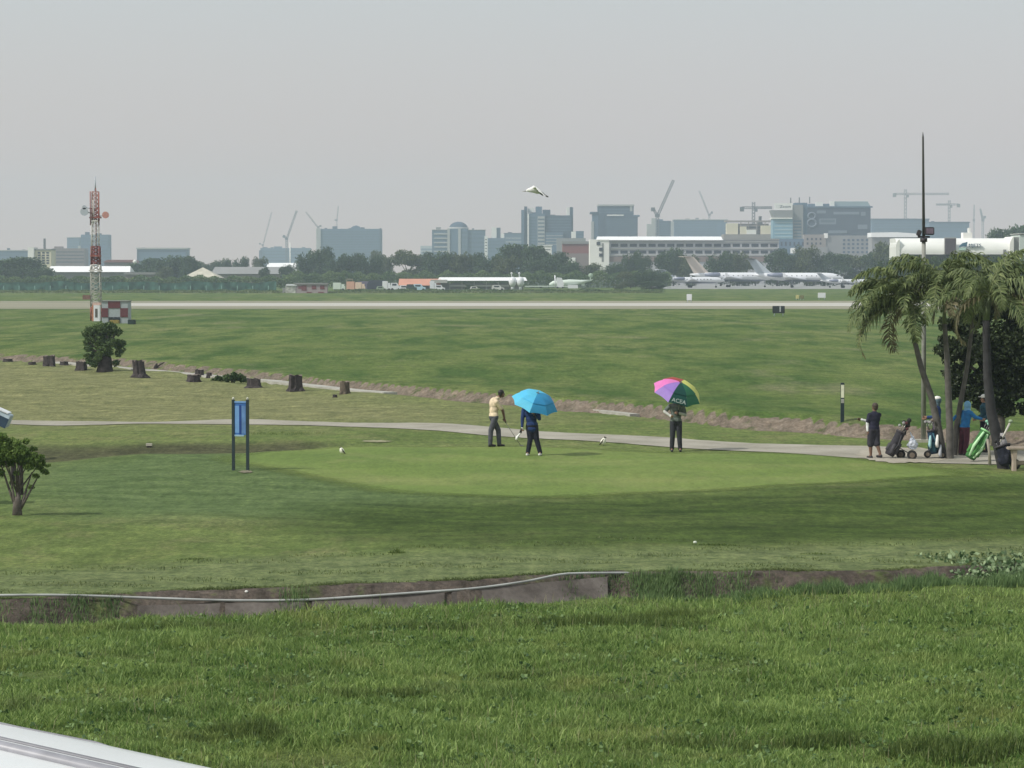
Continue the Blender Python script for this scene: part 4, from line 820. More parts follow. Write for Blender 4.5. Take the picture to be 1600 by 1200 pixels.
FT = [(12, 70, 408, 1000, 'dark rounded tree at the left edge below the hazy block', 1), (38, 78, 404.5, 980, 'broad dark tree below the cream apartments', 1), (66, 40, 418, 960, 'low dark tree at the left end of the long white roof', 3), (-20, 60, 409, 980, 'dark tree cut by the left edge of the skyline', 1),
 (214, 46, 414, 1090, 'low dark tree at the right end of the long white roof', 1), (238, 50, 406, 1080, 'dark tree in front of the left half of the blue warehouse', 1), (271, 54, 399.5, 1060, 'tallest dark tree in front of the blue warehouse', 3), (296, 38, 403, 1050, 'dark tree at the right corner of the blue warehouse', 1), (258, 26, 419, 1010, 'light green small tree in front of the warehouse trees', 2), (318, 28, 409, 1300, 'small brownish tree behind the pyramid roof', 4),
 (335, 26, 410, 1320, 'thin brownish tree just right of the pyramid roof', 2), (352, 26, 404, 1200, 'rounded tree above the grey roofed shed', 3), (378, 24, 401, 1190, 'narrow tall tree above the grey roofed shed', 3), (406, 26, 404.5, 1190, 'rounded tree left of the small white roof', 2), (413, 18, 420, 1020, 'little tree below the small white roof left side', 0), (447, 22, 417, 1010, 'little tree below the small white roof right side', 0),
 (484, 36, 391, 1040, 'dark pointed tree right of the small white roof', 3), (505, 34, 390.5, 1030, 'tall dark tree in front of the left corner of the glass block', 0), (530, 38, 397, 1020, 'dark tree below the left half of the glass block', 3), (556, 40, 400, 1020, 'dark tree below the middle of the glass block', 0), (583, 32, 399, 1030, 'dark green tree below the right half of the glass block', 3), (592, 26, 392, 1300, 'thin bare topped tree at the right corner of the glass block', 4), (606, 26, 402, 1060, 'pale thin tree in the gap right of the glass block', 2),
 (640, 46, 391, 1020, 'broad olive tree alone left of the domed building', 4), (663, 34, 398, 1030, 'dark tree between the broad olive tree and the domed building', 0), (690, 44, 393, 1010, 'dark tree in front of the left wing of the domed building', 3), (718, 40, 398, 1010, 'dark tree under the dome', 2), (742, 40, 399, 1015, 'dark tree in front of the right wing of the domed building', 0), (770, 46, 396, 1000, 'dark tree below the narrow white tower', 3),
 (806, 66, 385, 1010, 'tallest broad tree at the foot of the stepped tower', 1), (838, 60, 387, 1000, 'broad tree right of the tallest one', 1), (868, 50, 398, 990, 'dark tree left of the long dull red shed', 0), (790, 44, 404, 960, 'dark tree low in front of the tallest broad tree', 2), (850, 44, 407, 960, 'dark tree low at the foot of the stepped tower', 0), (892, 34, 408, 980, 'low tree below the red shed', 3), (925, 40, 414, 980, 'low tree below the white gable end', 2),
 (962, 30, 411, 1010, 'low green tree near the left windows of the long office', 3), (988, 32, 392, 1050, 'tree covering the left windows of the long white office', 3), (1006, 24, 404, 1040, 'dark small tree beside the tree at the left windows', 0), (1052, 40, 387, 1050, 'tallest tree before the middle of the long white office', 3), (1040, 34, 398, 1040, 'darker tree left of the tallest office tree', 0), (1075, 34, 402, 1040, 'low tree right of the tallest office tree', 2),
 (1126, 40, 393, 1040, 'rounded tree above the tail of the beige tailed jet', 3), (1152, 40, 398, 1050, 'low tree below the right windows of the long office', 2), (1180, 30, 404, 1060, 'low tree behind the grey tail fin', 4), (1214, 44, 393, 1040, 'dark tree at the right end of the long white office', 0), (1236, 30, 401, 1050, 'dark tree below the sign tower', 1), (1260, 40, 388, 1040, 'olive green tree before the pale low complex', 2), (1288, 40, 399, 1040, 'dark tree above the white jet cabin', 0),
 (1315, 50, 400, 1040, 'dark tree above the white jet nose', 1), (1342, 46, 399, 1040, 'grey green tree right of the white jet nose', 4), (1372, 52, 394, 1000, 'grey green tree left of the palms', 0), (1388, 44, 378, 980, 'tall grey green tree left of the curved hangar', 4), (1560, 46, 362, 1000, 'dark low crown rising behind the hangar roof', 1), (1592, 60, 357, 990, 'flat dark green crown behind the right end of the hangar', 1), (1640, 70, 360, 990, 'dark crown cut by the right edge behind the pale wall', 1),
 (1392, 40, 402, 600, 'green tree at the left foot of the curved hangar', 3), (1420, 44, 404, 590, 'green tree below the left part of the hangar roof', 0), (1452, 40, 401, 600, 'green tree before the hangar just right of the light pole', 3), (1484, 44, 403, 595, 'tree below the dark panel of the hangar', 0), (1516, 44, 404, 590, 'tree below the hangar lettering', 3), (1550, 46, 405, 595, 'tree before the right half of the hangar', 0), (1586, 50, 404, 600, 'tree at the right foot of the hangar', 3)]
for px, w, yt, d, lab, k in FT: far_tree(px, w * 1.12, yt - 1, 440, d, lab, k)
# shrubs on the airfield near the parked aircraft
for px, w, yt, d, lab, k in [(985, 40, 424, 900, 'round green bush right of the grey green wall', 4), (1010, 40, 421, 880, 'taller green bush left of the parked jets', 3), (1018, 46, 440, 820, 'low dark bush on the grass left of the jets', 1), (1032, 26, 428, 900, 'small green bush beside the first jet tail', 0), (735, 24, 445, 780, 'dark bush in front of the white roofed shed', 1), (748, 18, 449, 770, 'small dark bush right of the bush at the shed', 1), (915, 26, 450.5, 800, 'low dark bush below the propeller plane', 1), (968, 26, 444, 860, 'pale green bush at the end of the grey green wall', 4)]:
    o = far_tree(px, w, yt, 455, d, lab, k); o.name = 'bush'; o['category'] = 'bush'; o['group'] = 'bushes on the airfield'
# hedge masses behind the fence (nobody could count the shrubs)
hl = leafmat('hedge_foliage', (.045, .095, .028), (.150, .205, .075), .2)
def hedge(name, label, px0, px1, ytop, d, dep, N, m, jag=.35, size=.5):
    x0, x1 = Pd(px0, d).x, Pd(px1, d).x; H = PY(800, ytop, d).z - G0; X = RNG.uniform(x0, x1, N); top = H * (1 - jag * (.5 + .5 * np.sin(X * .31 + 2 * np.sin(X * .12)) * np.sin(X * .83)))
    C = np.stack([X, d + RNG.uniform(0, dep, N), G0 + top * RNG.random(N) ** .6], 1); V, F = leafquads(C, RNG.uniform(.5, 1.5, N) * size, 1., .7)
    return tag(link_mesh(name, np_mesh(name, V, F, np.clip(RNG.normal(.5, .18, N) + .2 * np.sin(X * .5), 0, 1)), m), label, None, kind='stuff')
hedge('hedge', 'long light green hedge behind the netting fence at left', -140, 470, 429, 900, 8, 26000, hl)
hedge('hedge', 'long green hedge below the trees in the middle of the airfield', 440, 1050, 422, 915, 8, 26000, hl, .3)
hedge('grass_bank', 'low weedy bank beyond the runway', -140, 1040, 457, 690, 60, 16000, leafmat('weed_bank', (.07, .11, .04), (.19, .21, .10), .2), .8, .45)
hedge('grass_bank', 'low weeds in front of the parked vehicles', 520, 1040, 451.5, 735, 10, 12000, leafmat('weed_bank2', (.06, .11, .035), (.15, .20, .08), .2), .6, .4)
hedge('hedge', 'ragged weeds climbing in front of the teal netting', -140, 440, 452, 752, 4, 9000, hl, .95, .35)
# teal netting fence
s = Site('netting_fence', 'long teal netting fence on posts across the left airfield', 'fence', 150, 760)
net = mat('teal_netting', (.042, .105, .080), .8, noise=.6, scale=.55); pst = mat('pale_teal_post', (.16, .27, .23), .7)
mb = MB(); xs_ = np.arange(s.X(-140), s.X(438), 2.1); 
V = []; F = []
for i, x in enumerate(xs_):
    h = s.Z(441) + .35 * math.sin(i * .9) * math.sin(i * .23); V += [(x, .25 * math.sin(i * 1.7), -.3), (x, .25 * math.sin(i * 1.7 + .6), h)]
for i in range(len(xs_) - 1): F.append((2 * i, 2 * i + 2, 2 * i + 3, 2 * i + 1))
mb.add(V, F); mb.build('net', net, s.t)
for x in np.arange(s.X(-140), s.X(438), 4.2)[:44]: MB().cyl((x, -.5, -.3), (x, -.5, s.Z(446.5)), .14, .12, 6).build('post', pst, s.t)
# ============================================================ aircraft, vehicles and markers on the airfield
jw = mat('aircraft_white', (.74, .75, .78), .3, noise=.03, spec=.5); jb = mat('aircraft_blue_grey', (.20, .22, .30), .35, noise=.05); jt = mat('aircraft_beige', (.62, .53, .47), .4, noise=.05); jg = mat('aircraft_mid_grey', (.44, .48, .53), .4, noise=.05); jd = mat('aircraft_dark', (.03, .03, .035), .3); tyre = mat('black_rubber', (.02, .02, .02), .8)
def bizjet(label, loc, rz, L, H, fin_m, stab_m, body_m=jw, belly_m=jb, cat='business jet', twin=True):
    """nose towards +x, tail towards -x, origin on the ground below mid fuselage"""
    t = thing('parked_jet', label, cat, loc, rz, 'aircraft parked beyond the runway'); r = L * .046; zc = r * 1.0 + L * .075
    prof = [(-.50, .10), (-.42, .45), (-.30, .82), (-.18, 1), (.30, 1), (.38, .93), (.43, .75), (.47, .50), (.495, .22), (.5, .03)]
    up = [.55, .42, .18, 0, 0, -.02, -.10, -.22, -.32, -.36]
    MB().tube([(p * L, 0, zc + u * r) for (p, _), u in zip(prof, up)], [q * r for _, q in prof], 16).build('fuselage', body_m, t)
    MB().tube([(-.30 * L, 0, zc - r * .28), (-.1 * L, 0, zc - r * .36), (.3 * L, 0, zc - r * .36), (.42 * L, 0, zc - r * .42)], [r * .45, r * .80, r * .80, r * .45], 14).build('belly', belly_m, t)  # blue grey lower hull puts the underside shadow into its colour
    zf = zc + r * .6; th = .035 * L * .12
    def plate(pts, y, thk): mb = MB(); n_ = len(pts); return mb.prism(pts, y - thk, y + thk)
    plate([(-.27 * L, zf), (-.45 * L, zf + .1 * r), (-.555 * L, H), (-.455 * L, H)], 0, .16).build('tail_fin', fin_m, t)
    mb = MB(); w = L * .16
    mb.add([(-.47 * L, 0, H), (-.56 * L, w, H + .15), (-.60 * L, w, H + .15), (-.565 * L, 0, H), (-.56 * L, -w, H + .15), (-.60 * L, -w, H + .15),
            (-.47 * L, 0, H + .22), (-.56 * L, w, H + .25), (-.60 * L, w, H + .25), (-.565 * L, 0, H + .22), (-.56 * L, -w, H + .25), (-.60 * L, -w, H + .25)],
           [(0, 1, 2, 3), (0, 3, 5, 4), (9, 8, 7, 6), (10, 11, 9, 6), (0, 6, 7, 1), (1, 7, 8, 2), (2, 8, 9, 3), (3, 9, 11, 5), (5, 11, 10, 4), (4, 10, 6, 0)]).build('tailplane', stab_m, t)
    for sd in (-1, 1):
        mb = MB(); ws = L * .47; zw = zc - r * .75
        a = [(.10 * L, sd * r * .5, zw), (-.13 * L, sd * ws, zw + .9), (-.175 * L, sd * ws, zw + .9), (-.13 * L, sd * r * .5, zw)]
        b_ = [(x, y, z + .28) for x, y, z in a]
        mb.add(a + b_, [(0, 1, 2, 3), (7, 6, 5, 4), (0, 4, 5, 1), (1, 5, 6, 2), (2, 6, 7, 3), (3, 7, 4, 0)]).build('wing', body_m, t)
        MB().prism([(-.14 * L, zw + .9), (-.178 * L, zw + .9), (-.19 * L, zw + 2.2), (-.165 * L, zw + 2.2)], sd * ws - .08, sd * ws + .08).build('winglet', body_m, t)
        if twin:
            e = MB().tube([(-.17 * L, sd * r * 1.75, zc + r * .45), (-.19 * L, sd * r * 1.75, zc + r * .45), (-.25 * L, sd * r * 1.75, zc + r * .45), (-.34 * L, sd * r * 1.75, zc + r * .45)], [r * .42, r * .55, r * .55, r * .3], 12).build('engine', belly_m if sd < 0 else body_m, t)
            MB().cyl((-.168 * L, sd * r * 1.75, zc + r * .45), (-.172 * L, sd * r * 1.75, zc + r * .45), r * .40).build('intake', jd, e)
        g = MB().cyl((-.06 * L, sd * r * 1.3, 0.4), (-.06 * L, sd * r * 1.1, zc - r * .6), .12).build('landing_gear', jg, t)
        MB().cyl((-.06 * L, sd * r * 1.3 - .2, .45), (-.06 * L, sd * r * 1.3 + .2, .45), .45).build('wheel', tyre, g)
    g = MB().cyl((.36 * L, 0, .3), (.36 * L, 0, zc - r * .7), .1).build('landing_gear', jg, t); MB().cyl((.36 * L, -.15, .33), (.36 * L, .15, .33), .33).build('wheel', tyre, g)
    MB().box((.435 * L, 0, zc + r * .32), (.03 * L, r * 1.15, r * .32)).build('cockpit_window', jd, t)
    for k in range(8): MB().ball((L * (-.12 + .055 * k), -r * .96, zc + r * .25), (.20, .08, .15), 8, 5).build('window', jd, t)
    return t
def jl(px, d=930): return Pd(px, d, .29)
bizjet('low white jet furthest left with its nose towards the beige tail', jl(1084, 925), .20, 21., 5.8, jg, jg)
bizjet('white jet with a beige high tail fin second from left', jl(1146, 950), .12, 30., 10.2, jt, jt)
bizjet('largest white jet with grey fin and black tailplane', jl(1246, 925), -.04, 29.5, 9.3, jg, jd)
bizjet('small low white jet partly behind the palm fronds', jl(1322, 905), .10, 17., 4.6, jg, jw)
# propeller plane
s = Site('propeller_plane', 'pale propeller plane with tall tail parked before the grey green wall', 'propeller plane', 880, 900)
pw = mat('pale_green_white', (.62, .70, .62), .4, noise=.04); t = s.t; t['group'] = 'aircraft parked beyond the runway'
MB().tube([(s.X(858), 0, 1.2), (s.X(864), 0, 1.6), (s.X(890), 0, 1.9), (s.X(908), 0, 2.0), (s.X(924), 0, 2.5)], [.25, .75, .95, .7, .2], 12).build('fuselage', pw, t)
MB().prism([(s.X(917), 2.2), (s.X(923), 2.3), (s.X(927), s.Z(436)), (s.X(922), s.Z(437))], -.15, .15).build('tail_fin', pw, t)
MB().ball((s.X(923), 0, s.Z(430.5)), (.75, .3, .75), 12, 8).build('tail_emblem', mat('sage_disc', (.35, .45, .34)), t)
MB().cyl((s.X(922.5), 0, s.Z(437)), (s.X(923), 0, s.Z(431)), .18).build('tail_mast', pw, t)
MB().box(((s.X(820) + s.X(888)) / 2, 0, s.Z(447.3)), (s.X(888) - s.X(820), 1.6, .28)).build('wing', pw, t)
MB().box((s.X(895), -.9, s.Z(448)), (3.2, 1.2, 1.1)).build('wheel_fairing', jw, t)
MB().box((s.X(911), 0, s.Z(443.5)), (1.0, .2, 1.2)).build('aerial', pw, t)
for px in (845, 893): MB().cyl((s.X(px), -.1, .35), (s.X(px), .1, .35), .35).build('wheel', tyre, t)
s = Site('boarding_stairs', 'bright white boarding stairs beside the propeller plane', 'boarding stairs', 875, 885)
MB().prism([(s.X(871), .5), (s.X(880), .3), (s.X(881), s.Z(443)), (s.X(877.5), s.Z(434)), (s.X(870), s.Z(433.5)), (s.X(869), s.Z(437))], -1, 1).build('stairway', jw, s.t)
MB().cyl((s.X(868), -.5, .3), (s.X(867), -.5, s.Z(430)), .2).build('rail', jw, s.t)
for px in (871, 879): MB().cyl((s.X(px), -1.1, .3), (s.X(px), -.8, .3), .3).build('wheel', tyre, s.t)
for k, (px, lab) in enumerate(((801, 'left one of two white equipment domes at the end of the shed'), (813, 'right one of two white equipment domes at the end of the shed'))):
    s = Site('radar_unit', lab, 'radar unit', px, 800, 0, 'white equipment domes'); MB().cyl((0, 0, 0), (0, 0, 1.6), .45, .35).build('stand', jw, s.t)
    MB().tube([(0, 0, 1.0), (0, 0, 1.7), (0, 0, 2.6), (0, 0, 3.4), (0, 0, 3.8)], [.5, 1.0, 1.15, .9, .3], 12).build('dome', jw, s.t); MB().cyl((-.3, 0, 3.6), (-.3, 0, 4.7), .12).build('aerial', jw, s.t); MB().ball((-.3, 0, 4.8), .32).build('lamp', jw, s.t)
# vehicles
def vehicle(label, px, d, L, H, m, rz=0., cat='van', boxy=True, name='parked_van', cab=None):
    t = thing(name, label, cat, Pd(px, d, G0), rz, 'vehicles parked across the runway')
    if boxy:
        bevel(MB().b2(-L / 2, L * .16, -1, 1, .5, H).build('cargo_box', m, t), .06); c = MB().prism([(L * .19, .45), (L / 2, .45), (L / 2, H * .5), (L * .42, H * .82), (L * .19, H * .82)], -.95, .95).build('cab', cab or m, t)
        MB().box((L * .455, 0, H * .64), (L * .06, 1.7, H * .2)).build('windscreen', M_dkwin, c)
    else:
        MB().prism([(-L / 2, .35), (L / 2, .35), (L / 2, H * .55), (L * .30, H * .62), (L * .15, H), (-L * .42, H), (-L / 2, H * .6)], -.88, .88).build('body', m, t)
        for sd in (-1, 1): MB().box((-L * .1, sd * .89, H * .78), (L * .42, .03, H * .24)).build('window', M_dkwin, t)
    for x in (-L * .3, L * .33):
        for sd in (-1, 1): MB().cyl((x, sd * .98, .38), (x, sd * .72, .38), .38, n=12).build('wheel', tyre, t)
    return t
vehicle('pale green box truck left of the orange ones', 530, 760, 3.2, 2.3, pw); vehicle('orange box truck left of its pair', 551, 760, 3.2, 2.6, mat('salmon_paint', (.62, .36, .26)), name='parked_truck', cat='truck')
vehicle('pale orange box truck right of its pair', 563, 760, 2.6, 2.4, mat('pale_salmon_paint', (.68, .52, .40)), name='parked_truck', cat='truck')
vehicle('dark blue bus among the parked vehicles', 595, 775, 7.5, 2.9, mat('navy_paint', (.03, .035, .06)), name='parked_bus', cat='bus', boxy=False); vehicle('purple grey lorry left of the dark blue bus', 577, 790, 6, 2.6, mat('purple_grey_paint', (.14, .12, .18)), name='parked_truck', cat='truck')
vehicle('small white van just right of the dark blue bus', 604, 765, 2.2, 2.7, jw); vehicle('white pickup below the left end of the orange roof', 618, 772, 2.8, 2.2, jw, cat='pickup', name='parked_pickup', boxy=False)
vehicle('bright white car under the orange roof', 633, 755, 3.2, 1.6, jw, cat='car', name='parked_car', boxy=False); vehicle('dark green car under the orange roof', 643, 752, 2.8, 1.9, mat('dark_green_paint', (.03, .06, .04)), cat='car', name='parked_car', boxy=False)
vehicle('light blue car right of the dark green car', 655, 758, 3.4, 1.9, mat('light_blue_paint', (.45, .62, .72)), cat='car', name='parked_car', boxy=False); vehicle('tall narrow white van under the white awning', 677, 760, 1.8, 2.7, jw)
vehicle('white car right of the tall narrow van', 687, 752, 2.8, 1.7, jw, cat='car', name='parked_car', boxy=False); vehicle('pale car before the white roofed shed', 742, 760, 2.6, 1.3, mat('silver_paint', (.6, .6, .58)), cat='car', name='parked_car', boxy=False)
vehicle('silver car near the right end of the white roofed shed', 778, 765, 3.4, 1.6, mat('silver_paint', (.6, .6, .58)), cat='car', name='parked_car', boxy=False); vehicle('sage green car left of the dark green patch', 596, 742, 2.6, 1.4, mat('sage_paint', (.3, .38, .26)), cat='car', name='parked_car', boxy=False)
s = Site('gantry', 'small brown frame standing above the orange trucks', 'gantry', 546, 800)
gm_ = mat('brown_steel', (.22, .20, .14)); mb = MB()
for a in (541.5, 551): mb.b2(s.X(a) - .15, s.X(a) + .15, -.15, .15, 0, s.Z(436.5))
mb.build('post', gm_, s.t); MB().b2(s.X(541), s.X(551.5), -.2, .2, s.Z(437.5), s.Z(435.5)).build('beam', gm_, s.t)
# red and white chequered huts and mast
rd = mat('signal_red', (.12, .032, .038), .6, noise=.15); wh = mat('shaded_signal_white', (.34, .38, .39), .6, noise=.08); bk = mat('black_paint', (.02, .025, .03), .5)  # hut white is greyed to hold the shade on its wall
s = Site('checkered_hut', 'wide pale hut with dark red squares beside the far edge of the runway', 'hut', 482, 690)
w0, w1 = s.X(462), s.X(511); H_ = s.Z(444.5); MB().b2(w0, w1, 0, 3, 0, H_).build('wall', mat('dusty_pink_paint', (.34, .28, .28)), s.t); MB().b2(w0 - .3, w1 + .3, -.3, 3.3, H_, H_ + .35).build('roof', M_grey, s.t)
for a, b_, y0, y1 in ((466, 471, 447, 451), (471, 479, 446, 454), (487, 494, 446, 452), (500, 507, 446, 452), (479, 487, 456, 463), (497, 506, 456, 463)): MB().b2(s.X(a), s.X(b_), -.08, 0, s.Z(y1), s.Z(y0)).build('red_panel', mat('dusty_red', (.17, .05, .055)), s.t)
s = Site('equipment_hut', 'small white topped lattice hut left of the wide checkered hut', 'hut', 453, 690)
MB().b2(s.X(446), s.X(463), 0, 2, 0, s.Z(446.5)).build('wall', mat('mottled_panel', (.42, .42, .38), noise=.5, scale=1.5), s.t); MB().b2(s.X(447), s.X(464), -.2, 2.2, s.Z(446.5), s.Z(444)).build('roof', jw, s.t); MB().b2(s.X(441), s.X(446), .5, 2, 0, s.Z(450)).build('annex', M_grey, s.t)
D1 = Pz(175, 506, .25).y
s = Site('checkered_hut', 'red and white checkered hut at the foot of the lattice mast', 'hut', 180, D1)
xa = [s.X(v) for v in (158.5, 168.5, 187.5, 199.5)]; zz = [0, s.Z(495.5), s.Z(481.5), s.Z(470.8)]
MB().b2(xa[0], xa[3], .05, 2.4, 0, zz[3]).build('wall', wh, s.t); MB().b2(xa[0] - .1, xa[3] + .1, -.05, 2.5, zz[3], zz[3] + .07).build('roof', M_grey, s.t)
for i, j in ((0, 1), (2, 1), (1, 2)): MB().b2(xa[i], xa[i + 1], 0, .05, zz[j], zz[j + 1]).build('red_panel', rd, s.t)
MB().b2(s.X(169), s.X(187), -.02, .04, 0, zz[1]).build('door_opening', bk, s.t)
s2 = Site('generator', 'yellow brown machine in the opening under the checkered hut', 'generator', 178, D1 - .9); bevel(MB().b2(s2.X(171), s2.X(186), -.3, .3, .05, s2.Z(500)).build('housing', mat('ochre_paint', (.26, .20, .05)), s2.t), .05); MB().cyl((0, 0, s2.Z(500)), (0, 0, s2.Z(500) + .25), .06).build('exhaust', bk, s2.t)
s2 = Site('equipment_box', 'dark green box standing right of the checkered hut', 'box', 205.5, D1 - 8); bevel(MB().b2(s2.X(200), s2.X(211), -.4, .4, 0, s2.Z(499.5)).build('casing', mat('dark_green_box', (.012, .03, .022)), s2.t), .03); MB().b2(s2.X(201), s2.X(210), -.43, -.4, .1, s2.Z(502)).build('door', mat('dark_green_box2', (.018, .04, .03)), s2.t)
DM = Pz(150, 501, .25).y
s = Site('lattice_mast', 'tall red and white lattice radio mast at left', 'radio mast', 149, DM)
mr = mat('mast_red', (.30, .095, .075), .6, noise=.2); mw = mat('mast_white', (.62, .60, .57), .6, noise=.1); hw_ = s.X(156.5) - s.X(149)
def mast_section(y0, y1, w0, w1, m, nseg, r=.035, dense=False):
    mb = MB(); z0, z1 = s.Z(y0), s.Z(y1); c0 = [(-w0, -w0 + hw_), (w0, -w0 + hw_), (w0, w0 + hw_), (-w0, w0 + hw_)]; c1 = [(-w1, -w1 + hw_), (w1, -w1 + hw_), (w1, w1 + hw_), (-w1, w1 + hw_)]
    for a, b_ in zip(c0, c1): mb.cyl((*a, z0), (*b_, z1), r * 1.25, n=5)
    L_ = lambda k, t: Vector((c0[k][0] * (1 - t) + c1[k][0] * t, c0[k][1] * (1 - t) + c1[k][1] * t, z0 + (z1 - z0) * t))
    for i in range(nseg):
        t0, t1 = i / nseg, (i + 1) / nseg
        for k in range(4):
            mb.cyl(L_(k, t0), L_((k + 1) % 4, t1), r * .75, n=4); mb.cyl(L_((k + 1) % 4, t0), L_(k, t1), r * .75, n=4); mb.cyl(L_(k, t1), L_((k + 1) % 4, t1), r * .75, n=4)
    return mb.build('lattice_section', m, s.t)
mast_section(501, 480, hw_, hw_, mr, 2, .04); mast_section(480, 423, hw_, hw_ * .95, mat('mast_dull_white', (.40, .40, .36)), 7); mast_section(423, 414, hw_ * .95, hw_ * .92, mw, 1, .07); mast_section(414, 385, hw_ * .85, hw_ * .82, mat('mast_brick', (.23, .075, .07)), 5, .06)
mast_section(385, 345, hw_ * .72, hw_ * .66, mw, 5, .022); mast_section(345, 325, hw_ * .70, hw_ * .68, mr, 3, .04); mast_section(325, 299, hw_ * .68, hw_ * .66, mat('mast_faded_red', (.42, .24, .21)), 4, .03)
MB().cyl((0, hw_, s.Z(299)), (0, hw_, s.Z(275)), .09, .05).build('antenna', jg, s.t); MB().cyl((0.1, hw_ - .3, s.Z(385)), (.1, hw_ - .3, s.Z(294)), .05).build('cable_run', mat('dull_red_pipe', (.25, .07, .06)), s.t)
for px, y0, y1, m_ in ((141.5, 352, 299, mr), (155, 352, 301, mr), (146, 350, 312, mw), (143, 395, 345, mw)): MB().cyl((s.X(px), .1, s.Z(y0)), (s.X(px), .1, s.Z(y1)), .055, n=8).build('panel_antenna', m_, s.t)
for px, py, r_, m_ in ((133, 331, .42, jg), (133, 324, .22, jg), (166, 336, .36, mat('dish_pink', (.50, .25, .22)))):
    b_ = MB().tube([(s.X(px), -.35, s.Z(py)), (s.X(px), -.1, s.Z(py)), (s.X(px), .1, s.Z(py))], [r_, r_ * .95, r_ * .3], 14).build('dish', m_, s.t); MB().cyl((s.X(px), 0, s.Z(py)), (0, hw_, s.Z(py + 3)), .05).build('bracket', jg, b_)
for y_, w_, m_ in ((340, 17, mr), (423, 19, mw), (400, 15, mr), (345, 10, mw)): MB().box((0, hw_, s.Z(y_)), (w_ * (s.X(150) - s.X(149)), hw_ * 2.4, .14)).build('platform', m_, s.t)
MB().b2(s.X(129), s.X(141), -.1, .1, s.Z(468), s.Z(461)).build('side_box', mat('brown_side_box', (.20, .12, .10)), s.t)
s = Site('equipment_cabinet', 'narrow white cabinet with orange sides at the foot of the mast', 'cabinet', 150, DM - 3); H_ = s.Z(477)
MB().b2(s.X(144), s.X(146.5), -.3, .5, 0, H_).build('side_panel', mat('cabinet_orange', (.42, .18, .10)), s.t); MB().b2(s.X(146.6), s.X(156), -.35, .5, 0, H_).build('casing', jw, s.t); MB().b2(s.X(149), s.X(152.6), -.38, -.35, .4, H_ - .35).build('door_window', mat('cabinet_dark', (.10, .09, .07)), s.t); MB().b2(s.X(144.5), s.X(157.5), -.2, .4, H_ + .02, H_ + .28).build('cap', mat('cabinet_pale_red', (.55, .38, .32)), s.t)
# signs beside the runway
def board(label, px, ybase, ytop, w_px, m, d=None, cat='sign', legs=True):
    p = Pz(px, ybase, .25); s = Site('airfield_sign', label, cat, px, p.y, 0, 'small signs beside the runway'); w = w_px / FPX * p.y; H = s.Z(ytop)
    o = bevel(MB().b2(-w / 2, w / 2, -.12, .12, H * .28, H).build('panel', m, s.t), .03)
    for x in (-w * .35, w * .35): MB().cyl((x, 0, 0), (x, 0, H * .3), .05).build('leg', jg, s.t)
    return s, w, H
board('white square sign standing alone in the middle of the runway edge', 1077, 473, 459.5, 8, jw); board('wide white sign near the right end of the runway', 1284, 468.5, 457.5, 12, jw); board('narrow yellow sign left of the wide white sign', 1246, 469, 461, 5, mat('faded_yellow', (.55, .50, .22)))
board('olive box beside the narrow yellow sign', 1253, 469, 461.5, 6, mat('olive_box', (.18, .17, .07)))
s, w, H = board('black runway sign with a pale figure on the near grass', 1216.5, 494, 478, 19, bk)
text('lettering', '1', .95, mat('pale_figure', (.45, .46, .47)), s.t, Matrix.Translation((w * .12, -.14, H * .66)) @ FRONT @ Matrix.Scale(1.5, 4, (1, 0, 0)), .02)
# ============================================================ stumps, trees, palms, posts
stm = mat('old_stump_wood', (.050, .042, .042), .95, noise=.45, scale=7, bump=.8); stt = mat('stump_cut_top', (.16, .13, .11), .9, noise=.3, scale=9)
def stump(label, px, py, wpx, hpx, kind='block', lean=0., flare=1.35, m=None):
    g0 = ground(px, py); k = g0.y / FPX; w, h = wpx * k, hpx * k; t = thing('tree_stump', label, 'tree stump', g0, random.uniform(0, 3), 'old stumps along the drainage channel') if kind != 'rock' else thing('stump_fragment', label, 'stump fragment', g0, 0, 'old stumps along the drainage channel')
    n = 18; rg = random.Random(int(px)); rad = [1 + .16 * math.sin(3 * a + px) + .10 * math.sin(7 * a) + rg.uniform(-.07, .07) for a in [2 * math.pi * i / n for i in range(n)]]
    rings = [(-.15, flare * 1.1), (.04, flare), (.22, 1.05), (.6, .95), (.9, .97)]
    V = []; F = []; r0 = w / 2 / flare
    for j, (z, f_) in enumerate(rings):
        for i in range(n):
            a = 2 * math.pi * i / n; rr = r0 * f_ * (rad[i] + (.18 * math.sin(5 * a + px) if j < 2 else 0)); V.append((rr * math.cos(a) + lean * h * z, rr * math.sin(a), h * z + (0 if j < 4 else h * rg.uniform(-.06, .10))))
    for j in range(len(rings) - 1):
        for i in range(n): F.append((j * n + i, j * n + (i + 1) % n, (j + 1) * n + (i + 1) % n, (j + 1) * n + i))
    MB().add(V, F, False).build('bark', m or stm, t)
    top = V[-n:]; c = (sum(v[0] for v in top) / n, sum(v[1] for v in top) / n, sum(v[2] for v in top) / n - .02 * h)
    MB().add([c] + top, [(0, 1 + i, 1 + (i + 1) % n) for i in range(n)]).build('cut_top', stt, t); return t
stump('low dark stump fragment lying at the far left of the channel', 12, 566, 15, 6, 'rock', 0, 1.1); stump('very low weathered fragment between the leftmost pieces', 50, 569.5, 12, 4.5, 'rock', 0, 1.1)
stump('squat two stepped dark stump left of the first white kerb', 77, 572, 19, 18, flare=1.15); stump('small low stump left of the square one', 100, 571, 16, 7, flare=1.3); stump('square dark stump left of the leafy stump', 128, 578.5, 18, 15, flare=1.15)
stump('tall flared dark stump just right of the leafy stump', 219, 590, 25, 29, lean=-.12, flare=1.45); stump('front dark stump of the pair behind the blue sign', 302, 596.5, 20, 12, flare=1.1); stump('rear dark stump of the pair behind the blue sign', 312, 589, 15, 13, flare=1.15)
